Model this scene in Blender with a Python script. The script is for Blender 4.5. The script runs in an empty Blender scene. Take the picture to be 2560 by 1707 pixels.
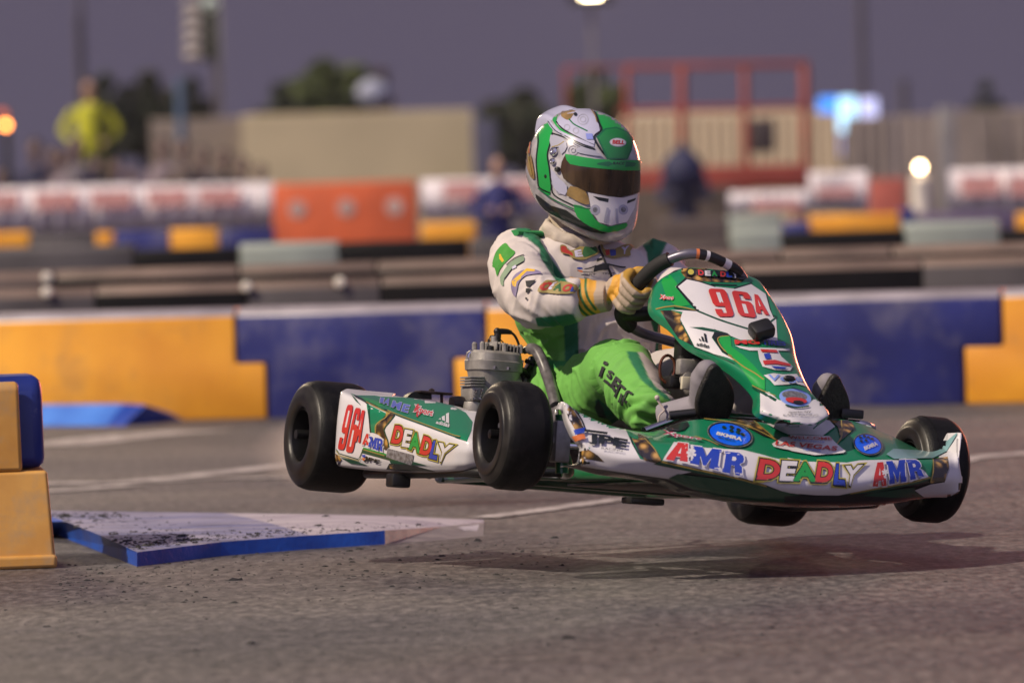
import bpy, bmesh, math, random
import numpy as np
from mathutils import Vector, Matrix, noise
from mathutils.bvhtree import BVHTree
from mathutils.geometry import tessellate_polygon

random.seed(7)
sc = bpy.context.scene
col = sc.collection

# ------------------------------------------------------------------ camera
F_PX = 15000.0            # focal length in pixels of the 2560 px wide photograph
CX, CY = 1280.0, 853.5
CAM_H = 0.886
PITCH = math.atan((853.5 - 526.0) / F_PX)
ROLL = 0.029
_rt0 = Vector((1, 0, 0)); _fw = Vector((0, math.cos(PITCH), -math.sin(PITCH))); _up0 = Vector((0, math.sin(PITCH), math.cos(PITCH)))
RT = _rt0 * math.cos(ROLL) - _up0 * math.sin(ROLL)
UP = _up0 * math.cos(ROLL) + _rt0 * math.sin(ROLL)
FW = _fw
CAM = Vector((0, 0, CAM_H))
cd = bpy.data.cameras.new('camera'); cam = bpy.data.objects.new('camera', cd); col.objects.link(cam)
M = Matrix.Identity(4)
for i in range(3):
    M[i][0] = RT[i]; M[i][1] = UP[i]; M[i][2] = -FW[i]; M[i][3] = CAM[i]
cam.matrix_world = M
cd.sensor_width = 36.0
cd.lens = F_PX / 2560 * 36.0
cd.clip_start = 0.5; cd.clip_end = 2000
cd.dof.use_dof = True; cd.dof.focus_distance = 14.75; cd.dof.aperture_fstop = 3.7
sc.camera = cam
sc.render.resolution_x = 1024; sc.render.resolution_y = 682

# ------------------------------------------------------------------ sky, sun, exposure
SUN_EL = math.radians(45); SUN_AZ = math.radians(239)     # azimuth of where the light comes from, clockwise from +Y
w = bpy.data.worlds.new('World'); sc.world = w; w.use_nodes = True
nt = w.node_tree; nt.nodes.clear()
sky = nt.nodes.new('ShaderNodeTexSky'); sky.sky_type = 'NISHITA'; sky.sun_disc = False
sky.sun_elevation = math.radians(3); sky.sun_rotation = SUN_AZ; sky.air_density = 1.6; sky.dust_density = 3
# dusk dome: dark mauve towards the view (away from the afterglow), paler lavender overhead and behind the camera
geo = nt.nodes.new('ShaderNodeTexCoord'); dt = nt.nodes.new('ShaderNodeVectorMath'); dt.operation = 'DOT_PRODUCT'
_gl = Vector((0.12, -0.93, 0.36)).normalized(); dt.inputs[1].default_value = tuple(_gl)
nt.links.new(geo.outputs['Generated'], dt.inputs[0])
mr_ = nt.nodes.new('ShaderNodeMapRange'); mr_.inputs['From Min'].default_value = -1; mr_.inputs['From Max'].default_value = 1
nt.links.new(dt.outputs['Value'], mr_.inputs['Value'])
rp = nt.nodes.new('ShaderNodeValToRGB'); e_ = rp.color_ramp.elements; rp.color_ramp.interpolation = 'EASE'
e_[0].position = 0.16; e_[0].color = (0.108, 0.091, 0.140, 1); e_[1].position = 0.92; e_[1].color = (0.40, 0.375, 0.62, 1)
x_ = e_.new(0.52); x_.color = (0.115, 0.102, 0.168, 1)
nt.links.new(mr_.outputs[0], rp.inputs[0])
sc_n = nt.nodes.new('ShaderNodeVectorMath'); sc_n.operation = 'SCALE'; sc_n.inputs['Scale'].default_value = 10.0
nt.links.new(rp.outputs[0], sc_n.inputs[0])
mixs = nt.nodes.new('ShaderNodeMix'); mixs.data_type = 'RGBA'; mixs.blend_type = 'MIX'
mixs.inputs[0].default_value = 0.96
bg = nt.nodes.new('ShaderNodeBackground'); bg.inputs[1].default_value = 0.10
out = nt.nodes.new('ShaderNodeOutputWorld')
nt.links.new(sky.outputs[0], mixs.inputs[6]); nt.links.new(sc_n.outputs[0], mixs.inputs[7]); nt.links.new(mixs.outputs[2], bg.inputs[0]); nt.links.new(bg.outputs[0], out.inputs[0])

sd = bpy.data.lights.new('sun', 'SUN'); sd.energy = 5.0; sd.angle = math.radians(1.2); sd.color = (1.0, 0.85, 0.66)
sun = bpy.data.objects.new('sun', sd); col.objects.link(sun)
_sdir = Vector((math.sin(SUN_AZ) * math.cos(SUN_EL), math.cos(SUN_AZ) * math.cos(SUN_EL), math.sin(SUN_EL)))
sun.rotation_euler = (-_sdir).to_track_quat('-Z', 'Y').to_euler()

sc.view_settings.view_transform = 'Standard'; sc.view_settings.look = 'None'
sc.view_settings.exposure = -0.04; sc.view_settings.gamma = 1.0
try: sc.view_settings.use_curve_mapping = False
except Exception: pass
sc.render.engine = 'CYCLES'
try:
    sc.cycles.use_denoising = True; sc.cycles.denoiser = 'OPENIMAGEDENOISE'
    sc.cycles.max_bounces = 6; sc.cycles.volume_bounces = 1; sc.cycles.caustics_reflective = False; sc.cycles.caustics_refractive = False
    sc.cycles.sample_clamp_indirect = 4.0
except Exception: pass

# ------------------------------------------------------------------ pixel <-> world
CROPS = dict(S=(0, 0, 1), K1=(680, 820, 2.94), K2=(1160, 200, 2.613), K3=(1500, 580, 3.136), K4=(1380, 940, 2.178),
             K5=(1180, 520, 2.8), K6=(0, 0, 1.8375), K7=(1280, 0, 1.8375), K8=(0, 640, 1.809), D1=(1600, 1040, 5.88),
             D2=(1980, 1020, 5.113), H=(1290, 240, 4.355), L=(1480, 880, 7.129), HN=(1420, 620, 7.842), AR=(1220, 580, 7.129),
             EN=(1120, 800, 6.534), FA=(1640, 620, 5.6), CH=(1380, 590, 9.046), SP=(840, 960, 6.533), FT=(1820, 860, 6.031),
             G4=(0, 400, 1.809), G5=(1580, 400, 2.4))
def px(crop, *pts):
    ox, oy, z = CROPS[crop]
    return [(ox + p[0] / z, oy + p[1] / z) for p in pts]
def ray(u, v):
    return FW + RT * ((u - CX) / F_PX) + UP * ((CY - v) / F_PX)
def at(u, v, depth):
    return CAM + ray(u, v) * depth
def ground(u, v, z=0.0):
    d = ray(u, v); return CAM + d * ((z - CAM.z) / d.z)
def project(p):
    d = p - CAM; z = d.dot(FW); return (CX + F_PX * d.dot(RT) / z, CY - F_PX * d.dot(UP) / z)

# kart frame: X forward, Y to the driver's left, Z up; origin on the tyre-bottom plane
_yaw, _pi, _ro = 0.39814855, 0.04015661, 0.1159197
_F = Vector((math.sin(_yaw), -math.cos(_yaw), 0)); _L = Vector((math.cos(_yaw), math.sin(_yaw), 0)); _U = Vector((0, 0, 1))
F2 = _F * math.cos(_pi) + _U * math.sin(_pi); U2 = -_F * math.sin(_pi) + _U * math.cos(_pi)
L2 = _L * math.cos(_ro) - U2 * math.sin(_ro); U3 = U2 * math.cos(_ro) + _L * math.sin(_ro)
KM = Matrix.Identity(4)
for i in range(3):
    KM[i][0] = F2[i]; KM[i][1] = L2[i]; KM[i][2] = U3[i]
KM[0][3], KM[1][3], KM[2][3] = 0.28917004, 14.97177669, 0.13556024
KI = KM.inverted(); KI3 = KI.to_3x3()
CAML = KI @ CAM
def lray(u, v): return KI3 @ ray(u, v)
def solve(u, v, fn, lo=12.5, hi=17.5):
    """kart-local point on the view ray where fn(local) changes sign"""
    d = lray(u, v); n = 60; prev = None
    for i in range(n + 1):
        t = lo + (hi - lo) * i / n; f = fn(CAML + d * t)
        if prev is not None and (f <= 0) != (prev[1] <= 0):
            a, fa, b = prev[0], prev[1], t
            for _ in range(30):
                m = (a + b) / 2; fm = fn(CAML + d * m)
                if (fm <= 0) == (fa <= 0): a = m
                else: b = m
            return CAML + d * ((a + b) / 2)
        prev = (t, f)
    raise ValueError('no hit %s' % ((u, v),))
def LX(u, v, X): return solve(u, v, lambda p: p.x - X)
def LY(u, v, Y): return solve(u, v, lambda p: p.y - Y)
def CXp(crop, x, y, X): u, v = px(crop, (x, y))[0]; return LX(u, v, X)
def CYp(crop, x, y, Y): u, v = px(crop, (x, y))[0]; return LY(u, v, Y)

# ------------------------------------------------------------------ materials
MATS = {}
def srgb(c): return tuple((x / 12.92 if x <= 0.04045 else ((x + 0.055) / 1.055) ** 2.4) for x in c)
def mat(name, rgb, rough=0.5, metal=0.0, var=0.12, scale=8.0, bump=0.0, bscale=200.0, coat=0.0, spec=0.5, sheen=0.0, emit=None, estr=0.0,
        rgb2=None, stretch=None, wear=None):
    if name in MATS: return MATS[name]
    m = bpy.data.materials.new(name); m.use_nodes = True; n = m.node_tree; b = n.nodes['Principled BSDF']
    b.inputs['Roughness'].default_value = rough; b.inputs['Metallic'].default_value = metal
    b.inputs['Specular IOR Level'].default_value = spec
    if coat: b.inputs['Coat Weight'].default_value = coat; b.inputs['Coat Roughness'].default_value = 0.06
    if sheen: b.inputs['Sheen Weight'].default_value = sheen
    tc = n.nodes.new('ShaderNodeTexCoord'); mp = n.nodes.new('ShaderNodeMapping'); n.links.new(tc.outputs['Object'], mp.inputs[0])
    if stretch: mp.inputs['Scale'].default_value = stretch
    nz = n.nodes.new('ShaderNodeTexNoise'); nz.inputs['Scale'].default_value = scale; nz.inputs['Detail'].default_value = 6
    n.links.new(mp.outputs[0], nz.inputs[0])
    cr = n.nodes.new('ShaderNodeValToRGB'); n.links.new(nz.outputs['Fac'], cr.inputs[0])
    r2 = rgb2 if rgb2 else tuple(c * (1 - 2 * var) for c in rgb)
    cr.color_ramp.elements[0].position = 0.35; cr.color_ramp.elements[0].color = (*r2, 1)
    cr.color_ramp.elements[1].position = 0.65; cr.color_ramp.elements[1].color = (*[min(1, c * (1 + (0 if rgb2 else var * 0.4))) for c in rgb], 1)
    last = cr.outputs[0]
    if wear:
        wn = n.nodes.new('ShaderNodeTexNoise'); wn.inputs['Scale'].default_value = wear[1]; wn.inputs['Detail'].default_value = 8; wn.inputs['Roughness'].default_value = 0.7
        n.links.new(mp.outputs[0], wn.inputs[0])
        wr = n.nodes.new('ShaderNodeValToRGB'); wr.color_ramp.elements[0].position = wear[2]; wr.color_ramp.elements[1].position = wear[2] + wear[3]
        wr.color_ramp.elements[1].color = (wear[4],) * 3 + (1,)
        n.links.new(wn.outputs['Fac'], wr.inputs[0])
        mx = n.nodes.new('ShaderNodeMix'); mx.data_type = 'RGBA'; mx.inputs[7].default_value = (*wear[0], 1)
        n.links.new(wr.outputs[0], mx.inputs[0]); n.links.new(last, mx.inputs[6]); last = mx.outputs[2]
    n.links.new(last, b.inputs['Base Color'])
    rr = n.nodes.new('ShaderNodeMapRange'); rr.inputs['To Min'].default_value = max(0.02, rough * 0.8); rr.inputs['To Max'].default_value = min(1, rough * 1.2)
    n.links.new(nz.outputs['Fac'], rr.inputs[0]); n.links.new(rr.outputs[0], b.inputs['Roughness'])
    if bump:
        bn = n.nodes.new('ShaderNodeTexNoise'); bn.inputs['Scale'].default_value = bscale; bn.inputs['Detail'].default_value = 4
        n.links.new(mp.outputs[0], bn.inputs[0])
        bp = n.nodes.new('ShaderNodeBump'); bp.inputs['Strength'].default_value = bump; bp.inputs['Distance'].default_value = 0.004
        n.links.new(bn.outputs['Fac'], bp.inputs['Height']); n.links.new(bp.outputs[0], b.inputs['Normal'])
    if emit:
        b.inputs['Emission Color'].default_value = (*emit, 1); b.inputs['Emission Strength'].default_value = estr
    MATS[name] = m; return m

GLOSS = dict(rough=0.30, coat=0.75, var=0.04, spec=0.3)
M_green = mat('livery_green', (0.007, 0.180, 0.080), **GLOSS)
M_green2 = mat('livery_bright_green', (0.012, 0.28, 0.05), **GLOSS)
M_white = mat('livery_white', (0.62, 0.60, 0.62), **GLOSS)
M_dark = mat('livery_black', (0.008, 0.012, 0.012), **GLOSS)
M_dgreen = mat('livery_dark_green', (0.005, 0.06, 0.03), **GLOSS)
M_red = mat('livery_red', (0.52, 0.035, 0.03), **GLOSS)
M_blue = mat('livery_blue', (0.015, 0.05, 0.40), **GLOSS)
M_lblue = mat('livery_light_blue', (0.20, 0.30, 0.70), **GLOSS)
M_bblue = mat('livery_bright_blue', (0.0, 0.11, 0.85), **GLOSS)
M_yel = mat('livery_mustard', (0.42, 0.36, 0.06), **GLOSS)
M_grey = mat('livery_grey', (0.20, 0.20, 0.22), rough=0.35, coat=0.6, var=0.3, scale=120)
M_orange = mat('livery_orange', (0.60, 0.16, 0.04), **GLOSS)
M_gline = mat('livery_gold_line', (0.30, 0.22, 0.05), **GLOSS)
def gold_mat(name='livery_gold', scale=42.0):
    m = bpy.data.materials.new(name); m.use_nodes = True; n = m.node_tree; b = n.nodes['Principled BSDF']
    b.inputs['Roughness'].default_value = 0.25; b.inputs['Coat Weight'].default_value = 1.0; b.inputs['Coat Roughness'].default_value = 0.06
    tc = n.nodes.new('ShaderNodeTexCoord'); v = n.nodes.new('ShaderNodeTexVoronoi'); v.inputs['Scale'].default_value = scale; v.feature = 'F1'
    n.links.new(tc.outputs['Object'], v.inputs[0])
    cr = n.nodes.new('ShaderNodeValToRGB'); e = cr.color_ramp.elements
    e[0].position = 0.20; e[0].color = (0.50, 0.28, 0.07, 1); e[1].position = 0.62; e[1].color = (0.015, 0.010, 0.008, 1)
    x = e.new(0.40); x.color = (0.16, 0.09, 0.02, 1)
    n.links.new(v.outputs['Distance'], cr.inputs[0]); n.links.new(cr.outputs[0], b.inputs['Base Color'])
    return m
M_gold = gold_mat()
M_rubber = mat('tyre_rubber', (0.006, 0.006, 0.006), rough=0.5, var=0.3, scale=30, wear=((0.030, 0.026, 0.024), 9, 0.50, 0.2, 0.7), bump=0.35, bscale=300, spec=0.22)
M_sidewall = mat('tyre_sidewall', (0.016, 0.014, 0.012), rough=0.42, var=0.3, scale=25, bump=0.1, bscale=200)
M_rim = mat('rim_black_metal', (0.012, 0.012, 0.013), rough=0.35, metal=0.6)
M_chrome = mat('chrome', (0.75, 0.74, 0.76), rough=0.12, metal=1.0, var=0.05)
M_steel = mat('grey_steel_tube', (0.17, 0.16, 0.20), rough=0.38, metal=0.55, var=0.12, scale=20)
M_plastic = mat('black_plastic', (0.010, 0.010, 0.010), rough=0.42, var=0.2)
M_grip = mat('black_grip_rubber', (0.012, 0.011, 0.011), rough=0.75, var=0.2, bump=0.3, bscale=500)
M_alu = mat('cast_aluminium', (0.34, 0.32, 0.30), rough=0.45, metal=0.35, var=0.18, scale=25, bump=0.25, bscale=350)
M_chassis = mat('chassis_green', (0.008, 0.10, 0.035), rough=0.3, coat=0.6)
M_seat = mat('seat_grey_fibreglass', (0.13, 0.12, 0.125), rough=0.35, coat=0.3, var=0.25, scale=60)
M_copper = mat('copper_tube', (0.35, 0.13, 0.07), rough=0.25, metal=0.9)
M_rust = mat('dark_rusty_steel', (0.05, 0.035, 0.035), rough=0.5, metal=0.5, var=0.3, scale=50)

# ------------------------------------------------------------------ object helpers
def mesh_obj(name, verts, faces, material=None, parent=None, smooth=True, mats=None, fmat=None):
    me = bpy.data.meshes.new(name); me.from_pydata([tuple(v) for v in verts], [], faces); me.update()
    o = bpy.data.objects.new(name, me); col.objects.link(o)
    for m_ in (mats or ([material] if material else [])): me.materials.append(m_)
    if fmat: me.polygons.foreach_set('material_index', fmat)
    if smooth: me.polygons.foreach_set('use_smooth', [True] * len(me.polygons))
    if parent: o.parent = parent
    return o
def smooth_angle(o, deg=35):
    me = o.data; bm = bmesh.new(); bm.from_mesh(me)
    for f in bm.faces: f.smooth = True
    for e in bm.edges:
        e.smooth = not (len(e.link_faces) == 2 and e.calc_face_angle(0) > math.radians(deg))
    bm.to_mesh(me); bm.free()
def fix_normals(o):
    bm = bmesh.new(); bm.from_mesh(o.data); bmesh.ops.recalc_face_normals(bm, faces=bm.faces); bm.to_mesh(o.data); bm.free()
def tag(o, label=None, cat=None, group=None, kind=None):
    if label: o['label'] = label
    if cat: o['category'] = cat
    if group: o['group'] = group
    if kind: o['kind'] = kind
    return o
def empty(name, loc=(0, 0, 0), mw=None):
    o = bpy.data.objects.new(name, None); col.objects.link(o); o.empty_display_size = 0.1
    if mw is not None: o.matrix_world = mw
    else: o.location = loc
    return o
class MB:
    """mesh builder collecting several simple solids into one part"""
    def __init__(s): s.v = []; s.f = []; s.mi = []
    def add(s, v, f, mi=0):
        n = len(s.v); s.v += [Vector(p) for p in v]; s.f += [tuple(i + n for i in q) for q in f]; s.mi += [mi] * len(f); return s
    def box(s, c, size, rot=None, bev=0.0, mi=0):
        c = Vector(c); bm = bmesh.new(); bmesh.ops.create_cube(bm, size=1)
        for v in bm.verts: v.co = Vector((v.co.x * size[0], v.co.y * size[1], v.co.z * size[2]))
        if bev: bmesh.ops.bevel(bm, geom=bm.edges[:], offset=bev, segments=2, affect='EDGES', profile=0.5)
        R = rot if rot is not None else Matrix.Identity(3)
        bm.verts.index_update()
        s.add([c + R @ v.co for v in bm.verts], [[v.index for v in f.verts] for f in bm.faces], mi); bm.free(); return s
    def tube(s, pts, r, seg=12, mi=0, cap=True, closed=False, flat=1.0):
        pts = [Vector(p) for p in pts]; n = len(pts); rr = r if isinstance(r, (list, tuple)) else [r] * n
        v = []; f = []; up = None
        for i, p in enumerate(pts):
            if closed: t = (pts[(i + 1) % n] - pts[i - 1]).normalized()
            else: t = (pts[min(i + 1, n - 1)] - pts[max(i - 1, 0)]).normalized()
            if up is None:
                up = Vector((0, 0, 1)) if abs(t.z) < 0.9 else Vector((1, 0, 0))
            a = (up - t * up.dot(t)).normalized(); b = t.cross(a); up = a
            for k in range(seg):
                th = 2 * math.pi * k / seg
                v.append(p + a * (math.cos(th) * rr[i] * flat) + b * (math.sin(th) * rr[i]))
        m = n if closed else n - 1
        for i in range(m):
            for k in range(seg):
                j = (i + 1) % n
                f.append((i * seg + k, i * seg + (k + 1) % seg, j * seg + (k + 1) % seg, j * seg + k))
        if cap and not closed:
            f.append(tuple(range(seg))[::-1]); f.append(tuple((n - 1) * seg + k for k in range(seg)))
        return s.add(v, f, mi)
    def lathe(s, prof, c, axis, seg=32, mi=0, close=False):
        axis = Vector(axis).normalized(); c = Vector(c)
        a = axis.orthogonal().normalized(); b = axis.cross(a); v = []; f = []
        for (h, r) in prof:
            for k in range(seg):
                th = 2 * math.pi * k / seg
                v.append(c + axis * h + (a * math.cos(th) + b * math.sin(th)) * r)
        n = len(prof)
        for i in range(n if close else n - 1):
            for k in range(seg):
                j = (i + 1) % n
                f.append((i * seg + k, i * seg + (k + 1) % seg, j * seg + (k + 1) % seg, j * seg + k))
        return s.add(v, f, mi)
    def sphere(s, c, r, mi=0, seg=16, rot=None):
        r = r if isinstance(r, (tuple, list)) else (r, r, r); v = []; f = []; c = Vector(c); R = rot if rot is not None else Matrix.Identity(3)
        for i in range(seg // 2 + 1):
            ph = math.pi * i / (seg // 2)
            for k in range(seg):
                th = 2 * math.pi * k / seg
                v.append(c + R @ Vector((math.sin(ph) * math.cos(th) * r[0], math.sin(ph) * math.sin(th) * r[1], math.cos(ph) * r[2])))
        for i in range(seg // 2):
            for k in range(seg):
                f.append((i * seg + k, (i + 1) * seg + k, (i + 1) * seg + (k + 1) % seg, i * seg + (k + 1) % seg))
        return s.add(v, f, mi)
    def prism(s, poly, thick, mi=0):
        """poly: list of 3D points (planar), thick: vector"""
        n = len(poly); t = Vector(thick); v = [Vector(p) for p in poly] + [Vector(p) + t for p in poly]
        f = [tuple(range(n))[::-1], tuple(range(n, 2 * n))] + [(i, (i + 1) % n, n + (i + 1) % n, n + i) for i in range(n)]
        return s.add(v, f, mi)
    def build(s, name, mats, parent=None, angle=35, fix=True):
        mats = mats if isinstance(mats, (list, tuple)) else [mats]
        o = mesh_obj(name, s.v, s.f, parent=parent, smooth=True, mats=mats, fmat=s.mi)
        if fix: fix_normals(o)
        smooth_angle(o, angle)
        return o
def catmull(pts, n, closed=False):
    pts = [Vector(p) for p in pts]; m = len(pts); res = []
    segs = m if closed else m - 1
    for i in range(segs):
        p1 = pts[i]; p2 = pts[(i + 1) % m]
        p0 = pts[(i - 1) % m] if closed or i > 0 else p1 * 2 - p2
        p3 = pts[(i + 2) % m] if closed or i + 2 < m else p2 * 2 - p1
        for k in range(n):
            t = k / n
            res.append(0.5 * ((2 * p1) + (p2 - p0) * t + (2 * p0 - 5 * p1 + 4 * p2 - p3) * t * t + (3 * p1 - p0 - 3 * p2 + p3) * t ** 3))
    if not closed: res.append(pts[-1])
    return res
def net_surface(rows, nu, nv, tension_rows=False):
    """rows: list of rows (each same length) of Vectors. returns grid verts, faces"""
    R1 = [catmull(r, nu) for r in rows]
    cols = []
    for j in range(len(R1[0])):
        c = [r[j] for r in R1]
        if tension_rows:
            q = []
            for i in range(len(c) - 1):
                for k in range(nv): q.append(c[i].lerp(c[i + 1], k / nv))
            q.append(c[-1])
            # light smoothing keeps the crease but rounds its edge
            for _ in range(tension_rows):
                q = [q[0]] + [(q[i - 1] + q[i] * 2 + q[i + 1]) / 4 for i in range(1, len(q) - 1)] + [q[-1]]
            cols.append(q)
        else: cols.append(catmull(c, nv))
    V = []; nC = len(cols); nR = len(cols[0])
    for c in cols: V += c
    Fc = [(i * nR + j, (i + 1) * nR + j, (i + 1) * nR + j + 1, i * nR + j + 1) for i in range(nC - 1) for j in range(nR - 1)]
    return V, Fc
def apply_mods(o):
    dg = bpy.context.evaluated_depsgraph_get(); dg.update()
    me = bpy.data.meshes.new_from_object(o.evaluated_get(dg)); old = o.data
    o.modifiers.clear(); o.data = me; return o
def solidify(o, t, offset=-1):
    m = o.modifiers.new('s', 'SOLIDIFY'); m.thickness = t; m.offset = offset; apply_mods(o)
    o.data.polygons.foreach_set('use_smooth', [True] * len(o.data.polygons)); return o

# ------------------------------------------------------------------ decals: flat print laid on a curved panel
class Surf:
    def __init__(s, *objs, side=1.0):
        s.v = []; s.n = []; s.f = []
        for o in objs:
            me = o.data; base = len(s.v)
            s.v += [v.co.copy() for v in me.vertices]; s.n += [v.normal.copy() for v in me.vertices]
            me.calc_loop_triangles()
            s.f += [tuple(base + i for i in t.vertices) for t in me.loop_triangles]
        s.bvh = BVHTree.FromPolygons(s.v, s.f)
    def hit(s, u, v, off):
        d = lray(u, v).normalized()
        loc, nor, idx, dist = s.bvh.ray_cast(CAML + d * 12.0, d, 7.0)
        if loc is None: return None
        a, b, c = s.f[idx]
        va, vb, vc = s.v[a], s.v[b], s.v[c]
        w0 = (vb - va).cross(vc - va); ar = w0.length or 1e-9
        wa = (vb - loc).cross(vc - loc).length / ar; wb = (vc - loc).cross(va - loc).length / ar; wc = max(0, 1 - wa - wb)
        n = (s.n[a] * wa + s.n[b] * wb + s.n[c] * wc)
        n = n.normalized() if n.length > 1e-6 else nor
        if n.dot(d) > 0: n = -n
        fn = nor if nor.dot(d) < 0 else -nor
        return loc + fn * off, n
class Print:
    """collects flat print for one panel; every layer a hair above the last"""
    def __init__(s, surf, grid=10.0, base=0.0008, step=0.00006):
        s.surf = surf; s.grid = grid; s.v = []; s.n = []; s.f = []; s.mi = []; s.mats = []; s.base = base; s.step = step; s.level = 0
    def _emit(s, bm, m, level):
        if m not in s.mats: s.mats.append(m)
        mi = s.mats.index(m)
        if not bm.verts: bm.free(); return
        g = s.grid
        us = [v.co.x for v in bm.verts]; vs = [v.co.y for v in bm.verts]
        for ax, lo, hi in ((0, min(us), max(us)), (1, min(vs), max(vs))):
            k = math.ceil(lo / g)
            while k * g < hi:
                co = Vector((k * g, 0, 0)) if ax == 0 else Vector((0, k * g, 0)); no = Vector((1, 0, 0)) if ax == 0 else Vector((0, 1, 0))
                bmesh.ops.bisect_plane(bm, geom=bm.verts[:] + bm.edges[:] + bm.faces[:], dist=1e-4, plane_co=co, plane_no=no)
                k += 1
        off = s.base + s.step * level; base = len(s.v); idx = {}
        for v in bm.verts:
            h = s.surf.hit(v.co.x, v.co.y, off)
            if h: idx[v] = len(s.v); s.v.append(h[0]); s.n.append(h[1])
        for f in bm.faces:
            if all(v in idx for v in f.verts):
                P = [s.v[idx[v]] for v in f.verts]
                if max((P[i] - P[i - 1]).length for i in range(len(P))) < 0.09:
                    q = [idx[v] for v in f.verts]; nn = (P[1] - P[0]).cross(P[2] - P[0])
                    if len(P) > 3: nn = nn + (P[2] - P[0]).cross(P[3] - P[0])
                    if nn.dot(s.n[q[0]]) < 0: q.reverse()
                    s.f.append(q); s.mi.append(mi)
        bm.free()
    def poly(s, crop, pts, m, level=None, smooth=0):
        p = px(crop, *pts)
        if smooth: p = [(q.x, q.y) for q in catmull([Vector((a, b, 0)) for a, b in p], smooth, closed=True)]
        if level is None: s.level += 1; level = s.level
        tris = tessellate_polygon([[Vector((a, b, 0)) for a, b in p]])
        bm = bmesh.new(); vs = [bm.verts.new((a, b, 0)) for a, b in p]
        for t in tris:
            try: bm.faces.new([vs[i] for i in t])
            except ValueError: pass
        s._emit(bm, m, level)
    def stroke(s, crop, pts, wpx, m, level=None, smooth=4):
        p = px(crop, *pts); wz = wpx / CROPS[crop][2] / 2
        q = catmull([Vector((a, b, 0)) for a, b in p], smooth) if smooth else [Vector((a, b, 0)) for a, b in p]
        Lp = []; Rp = []
        for i in range(len(q)):
            t = (q[min(i + 1, len(q) - 1)] - q[max(i - 1, 0)]).normalized(); nn = Vector((-t.y, t.x, 0)) * wz
            Lp.append(q[i] + nn); Rp.append(q[i] - nn)
        bm = bmesh.new(); a = [bm.verts.new(x) for x in Lp]; b = [bm.verts.new(x) for x in Rp]
        for i in range(len(q) - 1):
            try: bm.faces.new((a[i], a[i + 1], b[i + 1], b[i]))
            except ValueError: pass
        if level is None: s.level += 1; level = s.level
        s._emit(bm, m, level)
    def ellipse(s, crop, c, rx, ry, m, rot=0, level=None, n=28):
        cr, sr = math.cos(rot), math.sin(rot)
        s.poly(crop, [(c[0] + rx * math.cos(2 * math.pi * i / n) * cr - ry * math.sin(2 * math.pi * i / n) * sr,
                       c[1] + rx * math.cos(2 * math.pi * i / n) * sr + ry * math.sin(2 * math.pi * i / n) * cr) for i in range(n)], m, level)
    def text(s, crop, txt, quad, m, bold=0.0, level=None, pad=0.0):
        """quad: TL, TR, BR, BL in crop pixels; the glyph box is stretched onto it"""
        V, Fc, bb = glyphs(txt, bold); b0 = glyphs(txt, 0.0)[2] if pad else bb
        q = px(crop, *quad); TL, TR, BR, BL = [Vector((a, b, 0)) for a, b in q]
        x0, x1, y0, y1 = b0
        bm = bmesh.new(); vs = []
        for (x, y) in V:
            a = (x - x0) / (x1 - x0); b = (y - y0) / (y1 - y0)
            vs.append(bm.verts.new(TL * (1 - a) * b + TR * a * b + BR * a * (1 - b) + BL * (1 - a) * (1 - b)))
        for f in Fc:
            try: bm.faces.new([vs[i] for i in f])
            except ValueError: pass
        if level is None: s.level += 1; level = s.level
        s._emit(bm, m, level)
    def glyph(s, crop, ch, quad, m, hole_m, level, grow=0.0, hole=True):
        outer, holes = BLOCK[ch]
        q = px(crop, *quad); TL, TR, BR, BL = [Vector((a, b, 0)) for a, b in q]
        def mp(pts, g):
            cx_, cy_ = 0.5, 0.5; r = []
            for (x, y) in pts:
                a = cx_ + (x - cx_) * (1 + 2 * g * 1.25); b = cy_ + (y - cy_) * (1 + 2 * g)
                p = TL * (1 - a) * b + TR * a * b + BR * a * (1 - b) + BL * (1 - a) * (1 - b); r.append((p.x, p.y))
            return r
        s.poly('S', mp(outer, grow), m, level)
        if hole:
            for h in holes: s.poly('S', mp(h, 0), hole_m, level + 1)
    def cut(s, name, parent):
        o = s.build(name, parent); s.v = []; s.n = []; s.f = []; s.mi = []; s.mats = []; return o
    def build(s, name, parent):
        o = mesh_obj(name, s.v, s.f, parent=parent, mats=s.mats, fmat=s.mi)
        ok = [tuple(n) for n in s.n]
        o.data.normals_split_custom_set_from_vertices(ok)
        return o
_GL = {}
def glyphs(txt, bold):
    key = (txt, round(bold, 4))
    if key in _GL: return _GL[key]
    cu = bpy.data.curves.new('t', 'FONT'); cu.body = txt; cu.offset = bold; cu.resolution_u = 4
    ob = bpy.data.objects.new('t', cu)
    col.objects.link(ob)
    dg = bpy.context.evaluated_depsgraph_get()
    me = bpy.data.meshes.new_from_object(ob.evaluated_get(dg))
    V = [(v.co.x, v.co.y) for v in me.vertices]; Fc = [tuple(p.vertices) for p in me.polygons]
    bpy.data.objects.remove(ob); bpy.data.meshes.remove(me); bpy.data.curves.remove(cu)
    xs = [a for a, b in V]; ys = [b for a, b in V]
    _GL[key] = (V, Fc, (min(xs), max(xs), min(ys), max(ys))); return _GL[key]

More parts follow.
